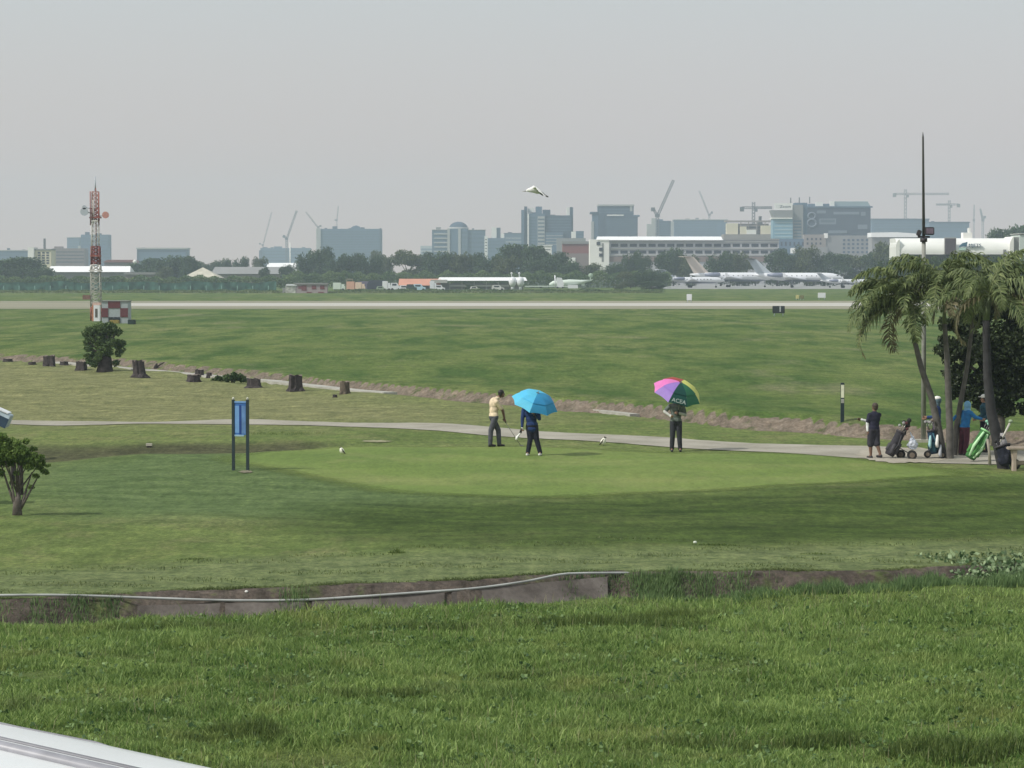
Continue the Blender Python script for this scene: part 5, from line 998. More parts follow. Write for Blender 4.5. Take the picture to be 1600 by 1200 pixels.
stump('little dark stump left of the creeping shrub', 327, 590.5, 9, 9, flare=1.1); stump('wide low slanted stump above the right post of the blue sign', 398, 606, 30, 16, lean=-.1, flare=1.4); stump('tall block shaped stump in the middle of the white kerb', 461, 611, 25, 27, flare=1.25)
stump('brownish waisted stump furthest right in the row', 539, 615.5, 17, 21, flare=1.2, m=mat('brown_stump_wood', (.10, .08, .06), .95, noise=.4, scale=7, bump=.8)); stump('tiny fragment on the grass left of the furthest right stump', 523, 621, 7, 5, 'rock', 0, 1.1)
g0 = ground(243, 577); t = thing('dead_branch', 'short leaning dead branch on the bank right of the tall flared stump', 'branch', g0)
MB().tube([(-.05, 0, -.05), (0, 0, .15), (.08, 0, .35)], [.12, .10, .05], 7).build('wood', stm, t); MB().tube([(.02, 0, .1), (.28, .1, .3), (.5, .1, .42)], [.05, .04, .02], 6).build('twig', stm, t)
# leafy shrubs
dkleaf = leafmat('dark_green_leaf', (.022, .052, .016), (.105, .165, .050), .25); mdleaf = leafmat('mid_green_leaf', (.050, .110, .020), (.230, .320, .080), .3); vdleaf = leafmat('very_dark_leaf', (.012, .022, .008), (.050, .070, .026), .15)  # the last leaf material is simply a very dark green
gs = ground(164, 580.5); sx = gs.y / FPX
def LB(lst, k=None):
    k = k or sx; return [(a * k, b * k, c * k, r * k) for a, b, c, r in lst]
t = make_tree('leafy_stump', 'thick old stump sprouting a bushy dark green crown in front of the checkered hut', 'tree', gs, 80 * sx, 60 * sx, leafmat('shrub_green_leaf', (.030, .068, .020), (.150, .215, .075), .3), 8500, .115, 5, .26, .3,
    lobes=LB([(-22, 0, 62, 12), (-8, 4, 66, 14), (8, -3, 68, 13), (18, 3, 62, 9), (-26, 4, 46, 9), (-24, -5, 36, 8), (-10, 0, 50, 12), (3, 5, 54, 11), (20, 0, 42, 10), (24, 3, 34, 8), (-16, 0, 26, 8), (22, -4, 27, 6), (0, -6, 36, 13), (-2, 0, 46, 10), (-6, -8, 28, 9), (8, -8, 30, 8), (-22, -2, 16, 9), (-28, 0, 24, 7), (-16, -9, 12, 7), (18, -4, 14, 7), (-10, -12, 20, 7), (26, 0, 44, 8), (-30, 0, 58, 6), (12, -8, 46, 9)]))
MB().tube([(0, 0, -.15), (0, 0, .25), (.03, 0, .7), (-.02, 0, 1.0)], [.50, .40, .33, .24], 14).build('stump', stm, t)
gs = ground(362, 598); sx = gs.y / FPX
make_tree('creeping_shrub', 'low creeping green shrub between the stumps behind the blue sign', 'shrub', gs, 18 * sx, 50 * sx, dkleaf, 1400, .12, 8, .05, .2, lobes=LB([(-20, 0, 6, 7), (-8, 0, 7, 8), (4, 0, 9, 9), (12, 3, 8, 8), (-28, 0, 4, 5), (18, 0, 5, 6)]))
gs = ground(27, 805); sx = gs.y / FPX
make_tree('small_tree', 'small many stemmed green tree at the left edge of the golf course', 'tree', gs, 130 * sx, 110 * sx, mdleaf, 17000, .058, 11, .045, .28, squash=.62,
    lobes=LB([(-38, 0, 112, 20), (-10, 5, 112, 15), (8, -4, 102, 14), (-20, -10, 98, 17), (24, 0, 92, 13), (36, 5, 82, 9), (6, 8, 86, 13), (-14, 6, 84, 14), (20, -8, 76, 9), (-40, 0, 84, 20), (42, 0, 70, 6), (30, -3, 62, 6), (-24, -8, 124, 11), (-30, 0, 66, 11), (14, 0, 116, 7), (0, 0, 66, 6), (-8, 3, 50, 5), (22, 2, 44, 5), (34, 0, 76, 8), (26, 4, 104, 6), (-6, 0, 98, 22), (12, 2, 92, 20), (-24, 0, 104, 24), (28, 0, 84, 13), (-34, 0, 96, 26), (46, 2, 66, 5), (48, 0, 78, 4), (38, 0, 92, 6)]))
t = bpy.data.objects[[o.name for o in bpy.data.objects if o.name.startswith('small_tree')][0]]
mb = MB()
for a, b_ in ((-10, 60), (6, 64), (18, 52), (26, 48), (-22, 70), (12, 30)): mb.tube([(random.uniform(-3, 3) * sx, 0, 0), (a * .5 * sx, random.uniform(-.05, .05), b_ * .5 * sx), (a * 1.3 * sx, 0, b_ * 1.3 * sx)], [.045, .028, .012], 6)
mb.tube([(0, 0, -.1), (0, 0, .25), (.0, 0, .40)], [.12, .09, .065], 9); mb.build('stem', bark, t)
gs = ground(-58, 786); make_tree('small_tree', 'dark small tree cut off by the left edge below the metal box', 'tree', gs, 100 * sx, 80 * sx, dkleaf, 3500, .08, 12, .08, .3, lobes=LB([(-20, 0, 80, 24), (10, 0, 74, 22), (30, 0, 60, 14), (0, 0, 96, 18), (-30, 0, 60, 18)]))
# posts just outside the left edge whose shadows fall on the grass
for px, py, lab in ((20, 757, 'farther dark stake behind the small left tree'), (33, 773, 'nearer dark stake behind the small left tree')):
    g0 = ground(px, py); t = thing('stake', lab, 'stake', g0); MB().cyl((0, 0, -.2), (0, 0, 1.05), .06, .05).build('shaft', stm, t)
# palms
pl_g = leafmat('palm_leaflet', (.036, .066, .020), (.260, .310, .125), .32); pl_d = leafmat('dry_palm_leaflet', (.11, .10, .05), (.28, .25, .14), .3)
ptr = mat('ringed_palm_trunk', (.105, .098, .088), .9, noise=.35, scale=5, bump=.6); rach = mat('palm_rachis', (.13, .15, .06), .6); pshaft = mat('palm_crownshaft', (.10, .13, .06), .6, noise=.2)
def frond(rg, az, elev, L, droop, m, t, nl=50):
    d = Vector((math.cos(az), math.sin(az), 0)); n = 14; P_ = [Vector((0, 0, 0))]; e = elev
    for i in range(n):
        P_.append(P_[-1] + (d * math.cos(e) + Vector((0, 0, math.sin(e)))) * L / n); e -= droop / n * (1 + i / n)
    mb = MB().tube(P_, [.022 * (1 - .8 * i / n) for i in range(n + 1)], 5); 
    f = mb.build('frond', rach, t); side = Vector((-d.y, d.x, 0)); V = []; F = []; T = []
    for k in range(nl):
        u = .10 + .9 * k / nl; i = min(int(u * n), n - 1); p = P_[i].lerp(P_[i + 1], u * n - i); tg = (P_[i + 1] - P_[i]).normalized(); ll = L * .24 * math.sin(math.pi * min(1, .12 + u * .86)) ** .6 * rg.uniform(.75, 1.15)
        for sd in (-1, 1):
            up = tg.cross(side) * -1; dr = (side * sd * rg.uniform(.45, .95) + tg * rg.uniform(.35, .8) + Vector((0, 0, rg.uniform(-.35, .35)))).normalized(); w = tg * .028 * rg.uniform(.7, 1.3)
            a = p; b_ = p + dr * ll * .5; c = b_ + (dr * .55 + Vector((0, 0, -1)) * rg.uniform(.35, 1.05)).normalized() * ll * .55; q = len(V)
            V += [a - w * .4, a + w * .4, b_ + w, b_ - w, c]; F += [(q, q + 1, q + 2, q + 3), (q + 3, q + 2, q + 4, q + 4)]; t_ = min(1, max(0, rg.gauss(.45, .2))); T += [t_, t_]
    me_ = bpy.data.meshes.new('leaflets'); me_.from_pydata(V, [], [x if len(set(x)) == 4 else x[:3] for x in F]); me_.update(); at = me_.attributes.new('tint', 'FLOAT', 'FACE'); at.data.foreach_set('value', T)
    link_mesh('leaflets', me_, m, f); return f
def palm(label, px, py, path_px, crown_px, nfr, L, seed, r0=.15, up=.9, dy=0., bias=None, tm=None):
    g0 = ground(px, py); g0.y += dy; k = g0.y / FPX; t = thing('palm_tree', label, 'palm tree', g0, 0, 'palms beside the caddies'); UPF = up; pts = [((x - px) * k, 0, (py - y) * k) for x, y in path_px]; pts[0] = (pts[0][0], 0, -.2)
    n = len(pts); rr = [r0 * (1.25 - .55 * i / (n - 1)) for i in range(n)]; fine_ = []; fr = []
    for i in range(n - 1):
        for j in range(6): q = j / 6; fine_.append(Vector(pts[i]).lerp(Vector(pts[i + 1]), q)); fr.append((rr[i] * (1 - q) + rr[i + 1] * q) * (1 + .05 * (j % 2)))
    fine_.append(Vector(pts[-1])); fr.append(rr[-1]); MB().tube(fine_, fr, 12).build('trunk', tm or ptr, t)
    c = Vector(((crown_px[0] - px) * k, 0, (py - crown_px[1]) * k)); sh = MB().tube([Vector(pts[-1]), c], [rr[-1] * .95, rr[-1] * .45], 10).build('crownshaft', pshaft, t)
    rg = random.Random(seed)
    for i in range(nfr):
        az = i * 2.399 + rg.uniform(-.25, .25); 
        if bias is not None and i % 2 == 0: az = bias + rg.uniform(-.7, .7)
        e = up * (1.45 - 1.45 * i / nfr) + rg.uniform(-.15, .15)
        f = frond(rg, az, e, L * rg.uniform(.8, 1.1), rg.uniform(1.0, 1.9), pl_d if (i > nfr - 3) else pl_g, t); f.location = c - Vector((0, 0, .05 * (i % 3)))
    return t
palm('leaning left palm whose fronds hang out over the open grass', 1476, 716, [(1476, 717), (1465, 665), (1455, 621), (1439, 576), (1427, 529)], (1420, 472), 28, 2.25, 3, .095, bias=math.pi)
palm('straight middle palm with shaggy dry fronds under its crown', 1488, 719, [(1488, 719), (1487, 665), (1484, 602), (1482, 557), (1478, 507)], (1476, 446), 24, 2.0, 5, .090, dy=.4)
palm('thin palm leaning right behind the caddies', 1498, 716, [(1498, 716), (1503, 671), (1509, 633), (1518, 583), (1528, 500)], (1532, 455), 19, 1.8, 8, .075, dy=1.0)
palm('thick dark right palm whose trunk leans over the black golf bag', 1570, 732, [(1570, 732), (1556, 681), (1547, 643), (1541, 590), (1538, 500)], (1544, 458), 26, 1.95, 13, .135, dy=-.1, bias=0., tm=mat('shade_dark_palm_trunk', (.035, .034, .036), .95, noise=.35, scale=5, bump=.6))  # trunk colour darkened to carry the shade of the crowns
gs = ground(1585, 706); gs.y += 3; sx = gs.y / FPX
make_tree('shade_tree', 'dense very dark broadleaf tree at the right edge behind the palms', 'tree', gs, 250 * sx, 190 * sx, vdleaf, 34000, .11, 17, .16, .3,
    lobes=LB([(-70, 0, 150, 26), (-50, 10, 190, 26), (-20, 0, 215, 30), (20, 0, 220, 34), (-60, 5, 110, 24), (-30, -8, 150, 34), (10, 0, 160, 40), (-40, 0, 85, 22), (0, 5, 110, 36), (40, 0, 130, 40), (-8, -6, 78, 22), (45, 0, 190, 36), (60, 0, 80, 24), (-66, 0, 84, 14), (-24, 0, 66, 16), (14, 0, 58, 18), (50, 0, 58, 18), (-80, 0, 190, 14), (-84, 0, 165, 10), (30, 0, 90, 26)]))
gs = ground(1524, 700); gs.y += 2; sx = gs.y / FPX
make_tree('shrub', 'yellow green shrubby tree between the middle palm and the shade tree', 'shrub', gs, 200 * sx, 60 * sx, leafmat('yellow_green_leaf', (.07, .09, .02), (.26, .27, .07), .3), 2600, .10, 19, .05, .4, lobes=LB([(-6, 0, 190, 15), (4, 0, 170, 16), (-12, 0, 150, 10), (8, 0, 140, 12), (-20, 0, 115, 8), (0, 0, 115, 9)]))
# blue sign on two posts
g0 = ground(376, 735); k = g0.y / FPX; t = thing('blue_sign', 'tall blue sign board between two dark posts beside the putting green', 'sign', g0, R(-12))
sp = mat('dark_green_post', (.018, .035, .04), .5); sb = mat('sign_blue', (.045, .15, .42), .45, noise=.08); sl = mat('sign_light_blue', (.16, .33, .62), .45, noise=.06); sdk = mat('sign_deep_blue', (.012, .05, .22), .45)
for x0 in (-.195, .195):
    p = MB().b2(x0 - .035, x0 + .035, -.035, .035, -.2, 1.86).build('post', sp, t); MB().ball((x0, 0, 1.89), (.035, .035, .04), 8, 6).build('post_cap', mat('pale_cap', (.5, .5, .42)), p)
MB().b2(-.16, .16, -.015, .015, .94, 1.78).build('panel', sb, t); MB().b2(-.148, -.03, -.019, -.015, .99, 1.70).build('stripe', sl, t); MB().b2(.035, .148, -.019, -.015, .97, 1.70).build('stripe', mat('sign_soft_blue', (.11, .22, .44), .5), t)
MB().b2(-.028, .030, -.021, -.015, .95, 1.72).build('stripe', sdk, t); MB().b2(-.16, .16, -.03, .03, 1.78, 1.82).build('rail', sl, t); MB().b2(-.16, .10, -.03, .03, .90, .94).build('rail', mat('faded_rail', (.30, .45, .55)), t)
# metal box on a pole at the left edge
g0 = ground(5, 722); k = g0.y / FPX; t = thing('floodlight', 'pale blue metal floodlight box on a pole cut off by the left edge', 'floodlight', g0)
MB().cyl((0, 0, -.2), (0, 0, .75), .045).build('pole', sp, t)
Mx = Matrix.Rotation(R(24), 3, 'Y'); hb = bevel(MB().box((.02, 0, (722 - 654) * k), (.40, .55, .40), M=Mx).build('housing', mat('pale_blue_metal', (.50, .60, .66), .4), t), .02)
MB().box((.03, -.285, (722 - 658) * k), (.30, .03, .30), M=Mx).build('lens', mat('dark_blue_lens', (.03, .06, .10), .25, spec=.6), t); MB().box((0, 0, (722 - 640.5) * k), (.44, .6, .03), M=Mx).build('lid', mat('white_lid', (.75, .77, .78), .4), t)
# distance post
g0 = ground(1316, 672); k = g0.y / FPX; t = thing('marker_post', 'short dark post with a small white plate left of the walking caddie', 'post', g0)
MB().b2(-.06, .06, -.04, .04, -.15, 1.32).build('post', sp, t); MB().b2(-.05, .05, -.055, -.04, .82, 1.25).build('plate', mat('cream_plate', (.75, .76, .58)), t); MB().b2(-.05, .05, -.055, -.041, .64, .78).build('plate', mat('grey_plate', (.35, .36, .33)), t)
# tall lamp pole
g0 = ground(1443, 691); k = g0.y / FPX; t = thing('light_pole', 'very tall thin pole with a floodlight bracket rising above the palms', 'light pole', g0); zz = lambda y: (691 - y) * k
gal = mat('galvanised_pole', (.24, .245, .22), .5, noise=.15); lpd = mat('dark_fixture', (.045, .04, .045), .6)
MB().tube([(0, 0, -.1), (-.01, 0, zz(520)), (-.03, 0, zz(372))], [.080, .070, .062], 12).build('lower_shaft', gal, t); MB().tube([(-.03, 0, zz(372)), (-.07, 0, zz(215)), (-.075, 0, zz(207))], [.048, .030, .008], 10).build('upper_shaft', mat('dark_mast', (.075, .078, .075), .5), t)
MB().box((-.03, 0, zz(370)), (.36, .12, .06)).build('bracket', lpd, t); l_ = bevel(MB().box((.13, -.05, zz(361)), (.28, .26, .24)).build('lamp_housing', lpd, t), .02); MB().box((.13, -.185, zz(361)), (.22, .01, .17)).build('lamp_glass', mat('lamp_purple_glass', (.16, .13, .17), .2), l_)
bevel(MB().box((-.18, -.02, zz(364)), (.13, .18, .18), M=Matrix.Rotation(.35, 3, 'Y')).build('lamp_housing', lpd, t), .02); MB().cyl((-.03, 0, zz(372)), (-.03, 0, zz(378)), .11).build('collar', lpd, t)
MB().b2(-.30, .28, -.18, .18, -.2, .09).build('footing', mat('pale_footing', (.42, .40, .34)), t)
# bench
g0 = ground(1608, 736); k = g0.y / FPX; t = thing('bench', 'pale stone bench cut off by the right edge beside the dark trunk', 'bench', g0); bs = mat('pale_bench_stone', (.36, .30, .24), .85, noise=.12, bump=.3)
bevel(MB().box((0, 0, .60), (1.15, .38, .07)).build('seat', bs, t), .015)
for x in (-.40, .40): bevel(MB().prism([(x - .05, -.1), (x + .05, -.1), (x + .04, .28), (x + .07, .565), (x - .07, .565), (x - .035, .28)], -.15, .15).build('leg', bs, t), .01)
MB().box((0, .03, .22), (.72, .06, .10)).build('stretcher', bs, t)
g0 = ground(1500, 712); t = thing('stone_slab', 'narrow upright tan slab between the middle palm and the thin leaning palm', 'slab', g0 + Vector((.03, .5, 0))); bevel(MB().b2(-.10, .12, -.05, .05, -.1, .78).build('slab_body', mat('tan_slab', (.27, .23, .18), noise=.2), t), .02)
# pole for the pale upright by the green bag
g0 = ground(1547, 727); t = thing('stake', 'short pale wooden stake beside the green golf bag', 'stake', g0); MB().tube([(0, 0, -.1), (-.02, 0, .35), (-.08, 0, .72)], [.045, .04, .035], 8).build('shaft', mat('pale_stake', (.30, .27, .22)), t)
# small things on the grass
def stone(label, px, py, r, m, name='stone'):
    g0 = ground(px, py); o = MB().ball((0, 0, r * .5), (r, r * .7, r * .7), 9, 6).build(name, m); o.location = g0; return tag(o, label, name.replace('_', ' '))
stone('small white stone on the dull grass above the ditch', 1086, 849, .04, mat('white_stone', (.62, .66, .56))); stone('tiny white golf ball lying on the bank above the white pipe', 385, 931, .03, M_white, 'golf_ball')
g0 = ground(233, 699); t = thing('marker_block', 'small pale block on the far rim of the brown hollow', 'block', g0); MB().b2(-.07, .07, -.05, .05, -.02, .05).build('base', stm, t); MB().b2(-.09, .09, -.07, .07, .05, .12).build('top', mat('pale_block', (.45, .43, .35)), t)
X, Y, Hh = tuft(620, 864, .16, .12, .10, 120); X2, Y2, H2 = tuft(1120, 852, .5, .12, .06, 260); X3, Y3, H3 = tuft(300, 874, .3, .1, .05, 160); X4, Y4, H4 = tuft(1275, 866, .3, .12, .05, 160); X5, Y5, H5 = tuft(432, 678, 1.6, 1.2, .10, 260)
tag(blades('weeds', np.r_[X, X2, X3, X4, X5], np.r_[Y, Y2, Y3, Y4, Y5], np.r_[Hh, H2, H3, H4, H5], np.full(len(X) + len(X2) + len(X3) + len(X4) + len(X5), .016), tuft_m, .8), 'sparse dark weeds on the mown grass', None, kind='stuff')
# bus roof in the lower left corner
t = thing('bus', 'parked white bus whose smooth roof fills the lower left corner', 'bus', (0, 0, 0)); e0 = PY(0, 1124, 12.6); e1 = PY(322, 1198, 11.45)
d_ = Vector((e1.x - e0.x, e1.y - e0.y, 0)).normalized(); nrm = Vector((d_.y, -d_.x, 0)); 
if nrm.y > 0: nrm = -nrm
BZ = .5 * (e0.z + e1.z) + .073; t.location = (e0.x, e0.y, 0); t.rotation_euler = (0, 0, math.atan2(d_.y, d_.x))
wp = mat('bus_white_paint', (.70, .72, .72), .28, noise=.05, scale=1.5, spec=.5); seam = mat('roof_seam', (.20, .20, .22), .5); wstr = mat('grey_roof_rib', (.33, .33, .36), .4)
def bus_prof(y): return 0
L0, L1, BW = -6.5, 4.2, 2.45; sgn = -1   # body extends to local -y
prof = [(0.0, BZ - 2.85), (0.0, BZ - .34), (-.03, BZ - .20), (-.09, BZ - .09), (-.20, BZ - .02), (-.40, BZ + .03), (-.9, BZ + .085), (-1.225, BZ + .095)]
prof = prof + [(-BW - a, z) for a, z in prof[-2::-1]]
k_ = len(prof); xsb = [L0, L0 + .12, L0 + .4, L1 - .5, L1 - .15, L1]; ins_ = [.18, .05, 0, 0, .05, .2]; V = []; F = []
for x, i_ in zip(xsb, ins_):
    for y, z in prof: cy = -BW / 2; V.append((x, cy + (y - cy) * (1 - i_ * .6), z - (i_ * .5 if z > BZ - .5 else 0)))
for j in range(len(xsb) - 1):
    for i in range(k_ - 1): F.append((j * k_ + i, j * k_ + i + 1, (j + 1) * k_ + i + 1, (j + 1) * k_ + i))
    F.append((j * k_ + k_ - 1, j * k_, (j + 1) * k_, (j + 1) * k_ + k_ - 1))
F += [tuple(range(k_)), tuple(range((len(xsb) - 1) * k_ + k_ - 1, (len(xsb) - 1) * k_ - 1, -1))]
bo = MB().add(V, F, True).build('body', wp, t)
def roofz(y): return float(np.interp(-y, [-p[0] for p in prof[1:k_ // 2 + 1]], [p[1] for p in prof[1:k_ // 2 + 1]]))
for y, w_, m_ in ((-.72, .011, seam), (-.90, .030, wstr), (-1.20, .009, seam)): MB().tube([(x, y, roofz(y) + .001) for x in (L0 + .5, L1 - .6)], w_, 6).build('roof_seam', m_, t)
MB().tube([(.0 + 1.3 * q, -.72 + .60 * q ** .8, roofz(-.72 + .60 * q ** .8) + .001) for q in np.linspace(.0, 1.0, 18)], .006, 5).build('roof_seam', seam, t)
for sd, y in ((1, .012), (-1, -BW - .012)):
    for i in range(6): MB().box((L0 + 1.3 + i * 1.6, y, BZ - 1.15), (1.35, .03, .85)).build('window', M_dkwin, t)
    for x in (L0 + 2, L1 - 2): MB().cyl((x, y - sd * .15 , .12 + BZ - 3.15 + .35), (x, y + sd * .03, BZ - 2.68), .48, n=20).build('wheel', tyre, t)
MB().box((L1 + .005, -BW / 2, BZ - 1.1), (.03, 1.9, 1.1)).build('windscreen', M_dkwin, t)
# ============================================================ people
def remeshed(name, mb, voxel, smooth=3):
    o = mb.build('tmp_' + name, None); md = o.modifiers.new('r', 'REMESH'); md.mode = 'VOXEL'; md.voxel_size = voxel; md.use_smooth_shade = True
    s_ = o.modifiers.new('s', 'SMOOTH'); s_.factor = .5; s_.iterations = smooth
    dg = bpy.context.evaluated_depsgraph_get(); me_ = bpy.data.meshes.new_from_object(o.evaluated_get(dg)); bpy.data.objects.remove(o); me_.name = name; me_.materials.clear(); return me_
def ell(mb, c, r, yaw=0., pitch=0., n=16, m=10):
    k = len(mb.v); mb.ball((0, 0, 0), r, n, m); M_ = Matrix.Rotation(yaw, 3, 'Z') @ Matrix.Rotation(pitch, 3, 'X')
    mb.v[k:] = [tuple(M_ @ Vector(v) + Vector(c)) for v in mb.v[k:]]
def cap(mb, a, b, ra, rb, n=12):
    a, b = Vector(a), Vector(b); mb.tube([a, b], [ra, rb], n); ell(mb, a, (ra,) * 3, n=n, m=8); ell(mb, b, (rb,) * 3, n=n, m=8)
def hand(mb, w, d, nrm, side, curl=.6):
    """palm, four unequal bent fingers and a thumb leaving the side of the palm"""
    w, d = Vector(w), Vector(d).normalized(); nrm = Vector(nrm); nrm = (nrm - d * nrm.dot(d)).normalized(); s_ = d.cross(nrm) * side
    for q in (-.028, -.010, .010, .026): cap(mb, w, w + d * .085 + s_ * q, .020, .014, 8)
    for q, L in ((-.030, .066), (-.010, .078), (.010, .072), (.029, .056)):
        k0 = w + d * .085 + s_ * q; d1 = (d * math.cos(curl) + nrm * math.sin(curl)); k1 = k0 + d1 * L * .52; d2 = (d * math.cos(curl * 2.1) + nrm * math.sin(curl * 2.1)); k2 = k1 + d2 * L * .5
        cap(mb, k0, k1, .0105, .0095, 8); cap(mb, k1, k2, .0095, .008, 8)
    t0 = w + d * .025 - s_ * .024; t1 = t0 + (d * .6 - s_ * .8 + nrm * .3).normalized() * .038; t2 = t1 + (d * .85 - s_ * .1 + nrm * .5).normalized() * .034
    cap(mb, t0, t1, .014, .011, 8); cap(mb, t1, t2, .011, .009, 8)
SK = {'tan': mat('tan_skin', (.30, .17, .11), .55, noise=.06, scale=20), 'dark': mat('brown_skin', (.16, .09, .06), .55, noise=.06, scale=20)}
def person(label, loc, face, J, shirt, pants, shoe, hair, sleeve='short', shorts=False, skin='tan', extra=None, sh_w=.19, hat=None, glove=None, arm_sleeve=None, curl=.6, shirt_long=0., socks=None, hood=None):
    """J: joints in picture aligned metres (x right, y away, z up); face: yaw in degrees, 0 looks away from the viewer, 180 at the viewer"""
    t = thing('person', label, 'person', loc, 0); fy = R(face); f = Vector((-math.sin(fy), math.cos(fy), 0)); rt = Vector((math.cos(fy), math.sin(fy), 0))
    v = {k: Vector(p) for k, p in J.items()}; P_, C_, N_, H_ = v['pelvis'], v['chest'], v['neck'], v['head']
    for s_, sg in (('l', -1), ('r', 1)):
        v.setdefault('sh' + s_, C_ + rt * sg * sh_w + Vector((0, 0, .08))); v.setdefault('hip' + s_, P_ + rt * sg * .09 + Vector((0, 0, -.05)))
        v.setdefault('toe' + s_, v['an' + s_] + f * .17 + Vector((0, 0, -.045)))
    pit = math.atan2(-(C_ - P_).dot(f), (C_ - P_).z); mid = P_.lerp(C_, .5)
    def torso(mb, g):
        ell(mb, C_ + (P_ - C_) * .02, (.175 + g, .115 + g, .19 + g), fy, pit); ell(mb, mid, (.150 + g, .108 + g, .19 + g), fy, pit); ell(mb, P_, (.165 + g, .118 + g, .13 + g), fy, pit * .5)
        for s_ in 'lr': cap(mb, C_ + (v['sh' + s_] - C_) * .45 + Vector((0, 0, .04)), v['sh' + s_], .075 + g, .060 + g)
    mb = MB(); torso(mb, -.004); cap(mb, C_ + Vector((0, 0, .08)), N_, .065, .056); cap(mb, N_, H_ + Vector((0, 0, -.04)), .054, .055)
    ell(mb, H_ + Vector((0, 0, .02)) - f * .008, (.076, .093, .105), fy); ell(mb, H_ + f * .03 + Vector((0, 0, -.055)), (.056, .058, .055), fy)
    cap(mb, H_ + f * .088 + Vector((0, 0, .015)), H_ + f * .112 + Vector((0, 0, -.018)), .009, .015, 8)
    cap(mb, H_ + f * .082 - rt * .02 + Vector((0, 0, -.052)), H_ + f * .082 + rt * .02 + Vector((0, 0, -.052)), .010, .010, 8)
    for sg in (-1, 1): ell(mb, H_ + rt * sg * .078 + Vector((0, 0, -.005)), (.010, .020, .032), fy)
    for s_, sg in (('l', -1), ('r', 1)):
        a, b, c = v['sh' + s_], v['el' + s_], v['wr' + s_]; cap(mb, a, b, .052, .040); cap(mb, b, c, .041, .026); hand(mb, c, (c - b), v.get('pn' + s_, -rt * sg), sg, curl)
        h, k, an, to = v['hip' + s_], v['kn' + s_], v['an' + s_], v['toe' + s_]; cap(mb, h, k, .082, .055); cap(mb, k, k.lerp(an, .35), .052, .055); cap(mb, k.lerp(an, .35), an, .055, .034); cap(mb, an, to, .038, .026)
    body = link_mesh('body', remeshed('body', mb, .0085, 2), SK[skin], t)
    eye = mat('eye_dark', (.02, .015, .012), .3)
    for sg in (-1, 1): MB().ball(H_ + f * .082 + rt * sg * .031 + Vector((0, 0, .012)), .011, 8, 6).build('eye', eye, t)
    mb = MB(); torso(mb, .014)
    if shirt_long: ell(mb, P_ + Vector((0, 0, -shirt_long)), (.175, .13, .12), fy)
    cap(mb, C_ + Vector((0, 0, .10)), N_ - Vector((0, 0, .02)), .07, .068)
    for s_ in 'lr':
        a, b, c = v['sh' + s_], v['el' + s_], v['wr' + s_]; cap(mb, a, a.lerp(b, .75 if sleeve == 'short' else 1), .070, .066 if sleeve == 'short' else .058)
        if sleeve == 'long': cap(mb, b, b.lerp(c, .93), .056, .040)
    link_mesh('shirt', remeshed('shirt', mb, .014, 3), shirt, t)
    if arm_sleeve:
        for s_ in 'lr':
            a, b, c = v['sh' + s_], v['el' + s_], v['wr' + s_]; mb = MB(); cap(mb, a.lerp(b, .6), b, .052, .048); cap(mb, b, c, .050, .034); link_mesh('arm_sleeve', remeshed('arm_sleeve', mb, .012, 1), arm_sleeve, t)
    mb = MB(); ell(mb, P_ + Vector((0, 0, -.02)), (.178, .132, .125), fy)
    for s_ in 'lr':
        h, k, an = v['hip' + s_], v['kn' + s_], v['an' + s_]; cap(mb, h, k, .098, .082 if not shorts else .10)
        if not shorts: cap(mb, k, k.lerp(an, .45), .078, .074); cap(mb, k.lerp(an, .45), k.lerp(an, .97), .074, .066)
        else: cap(mb, k, k.lerp(an, .12), .10, .098)
    link_mesh('shorts' if shorts else 'trousers', remeshed('trousers', mb, .014, 3), pants, t)
    for s_ in 'lr':
        an, to = v['an' + s_], v['toe' + s_]; mb = MB(); cap(mb, an + Vector((0, 0, -.035)) - f * .03, to, .044, .036); ell(mb, an.lerp(to, .5) + Vector((0, 0, -.02)), (.046, .125, .035), math.atan2(-(to - an).x, (to - an).y)); link_mesh('shoe', remeshed('shoe', mb, .010, 2), shoe, t)
        if socks: mb = MB(); cap(mb, an.lerp(v['kn' + s_], .05), an.lerp(v['kn' + s_], .42), .044, .060); link_mesh('sock', remeshed('sock', mb, .012, 1), socks, t)
    mb = MB(); ell(mb, H_ + Vector((0, 0, .045)) - f * .018, (.086, .100, .092), fy); ell(mb, H_ - f * .055 + Vector((0, 0, -.005)), (.072, .052, .085), fy)
    link_mesh('hair', remeshed('hair', mb, .010, 1), hair, t)
    if hat is not None:
        mb = MB(); ell(mb, H_ + Vector((0, 0, .072)) - f * .01, (.094, .108, .075), fy); ell(mb, H_ + Vector((0, 0, .062)) + f * .10, (.075, .085, .012), fy); link_mesh('cap', remeshed('cap', mb, .010, 1), hat, t)
    if hood is not None:
        mb = MB(); ell(mb, H_ + Vector((0, 0, .02)) - f * .02, (.098, .110, .128), fy); cap(mb, H_ + Vector((0, 0, -.08)) - f * .01, N_, .085, .10); link_mesh('hood', remeshed('hood', mb, .011, 1), hood, t)
    if glove is not None:
        s_ = glove[0]; c = v['wr' + s_]; b = v['el' + s_]; mb = MB(); d = (c - b).normalized(); ell(mb, c + d * .05, (.034, .034, .05)); link_mesh('glove', remeshed('glove', mb, .010, 1), glove[1], t)
    return t
cl = lambda nme, c, nz=.30: mat(nme, c, .9, noise=nz, scale=7, bump=1.)
black_hair = mat('black_hair', (.015, .012, .012), .5)
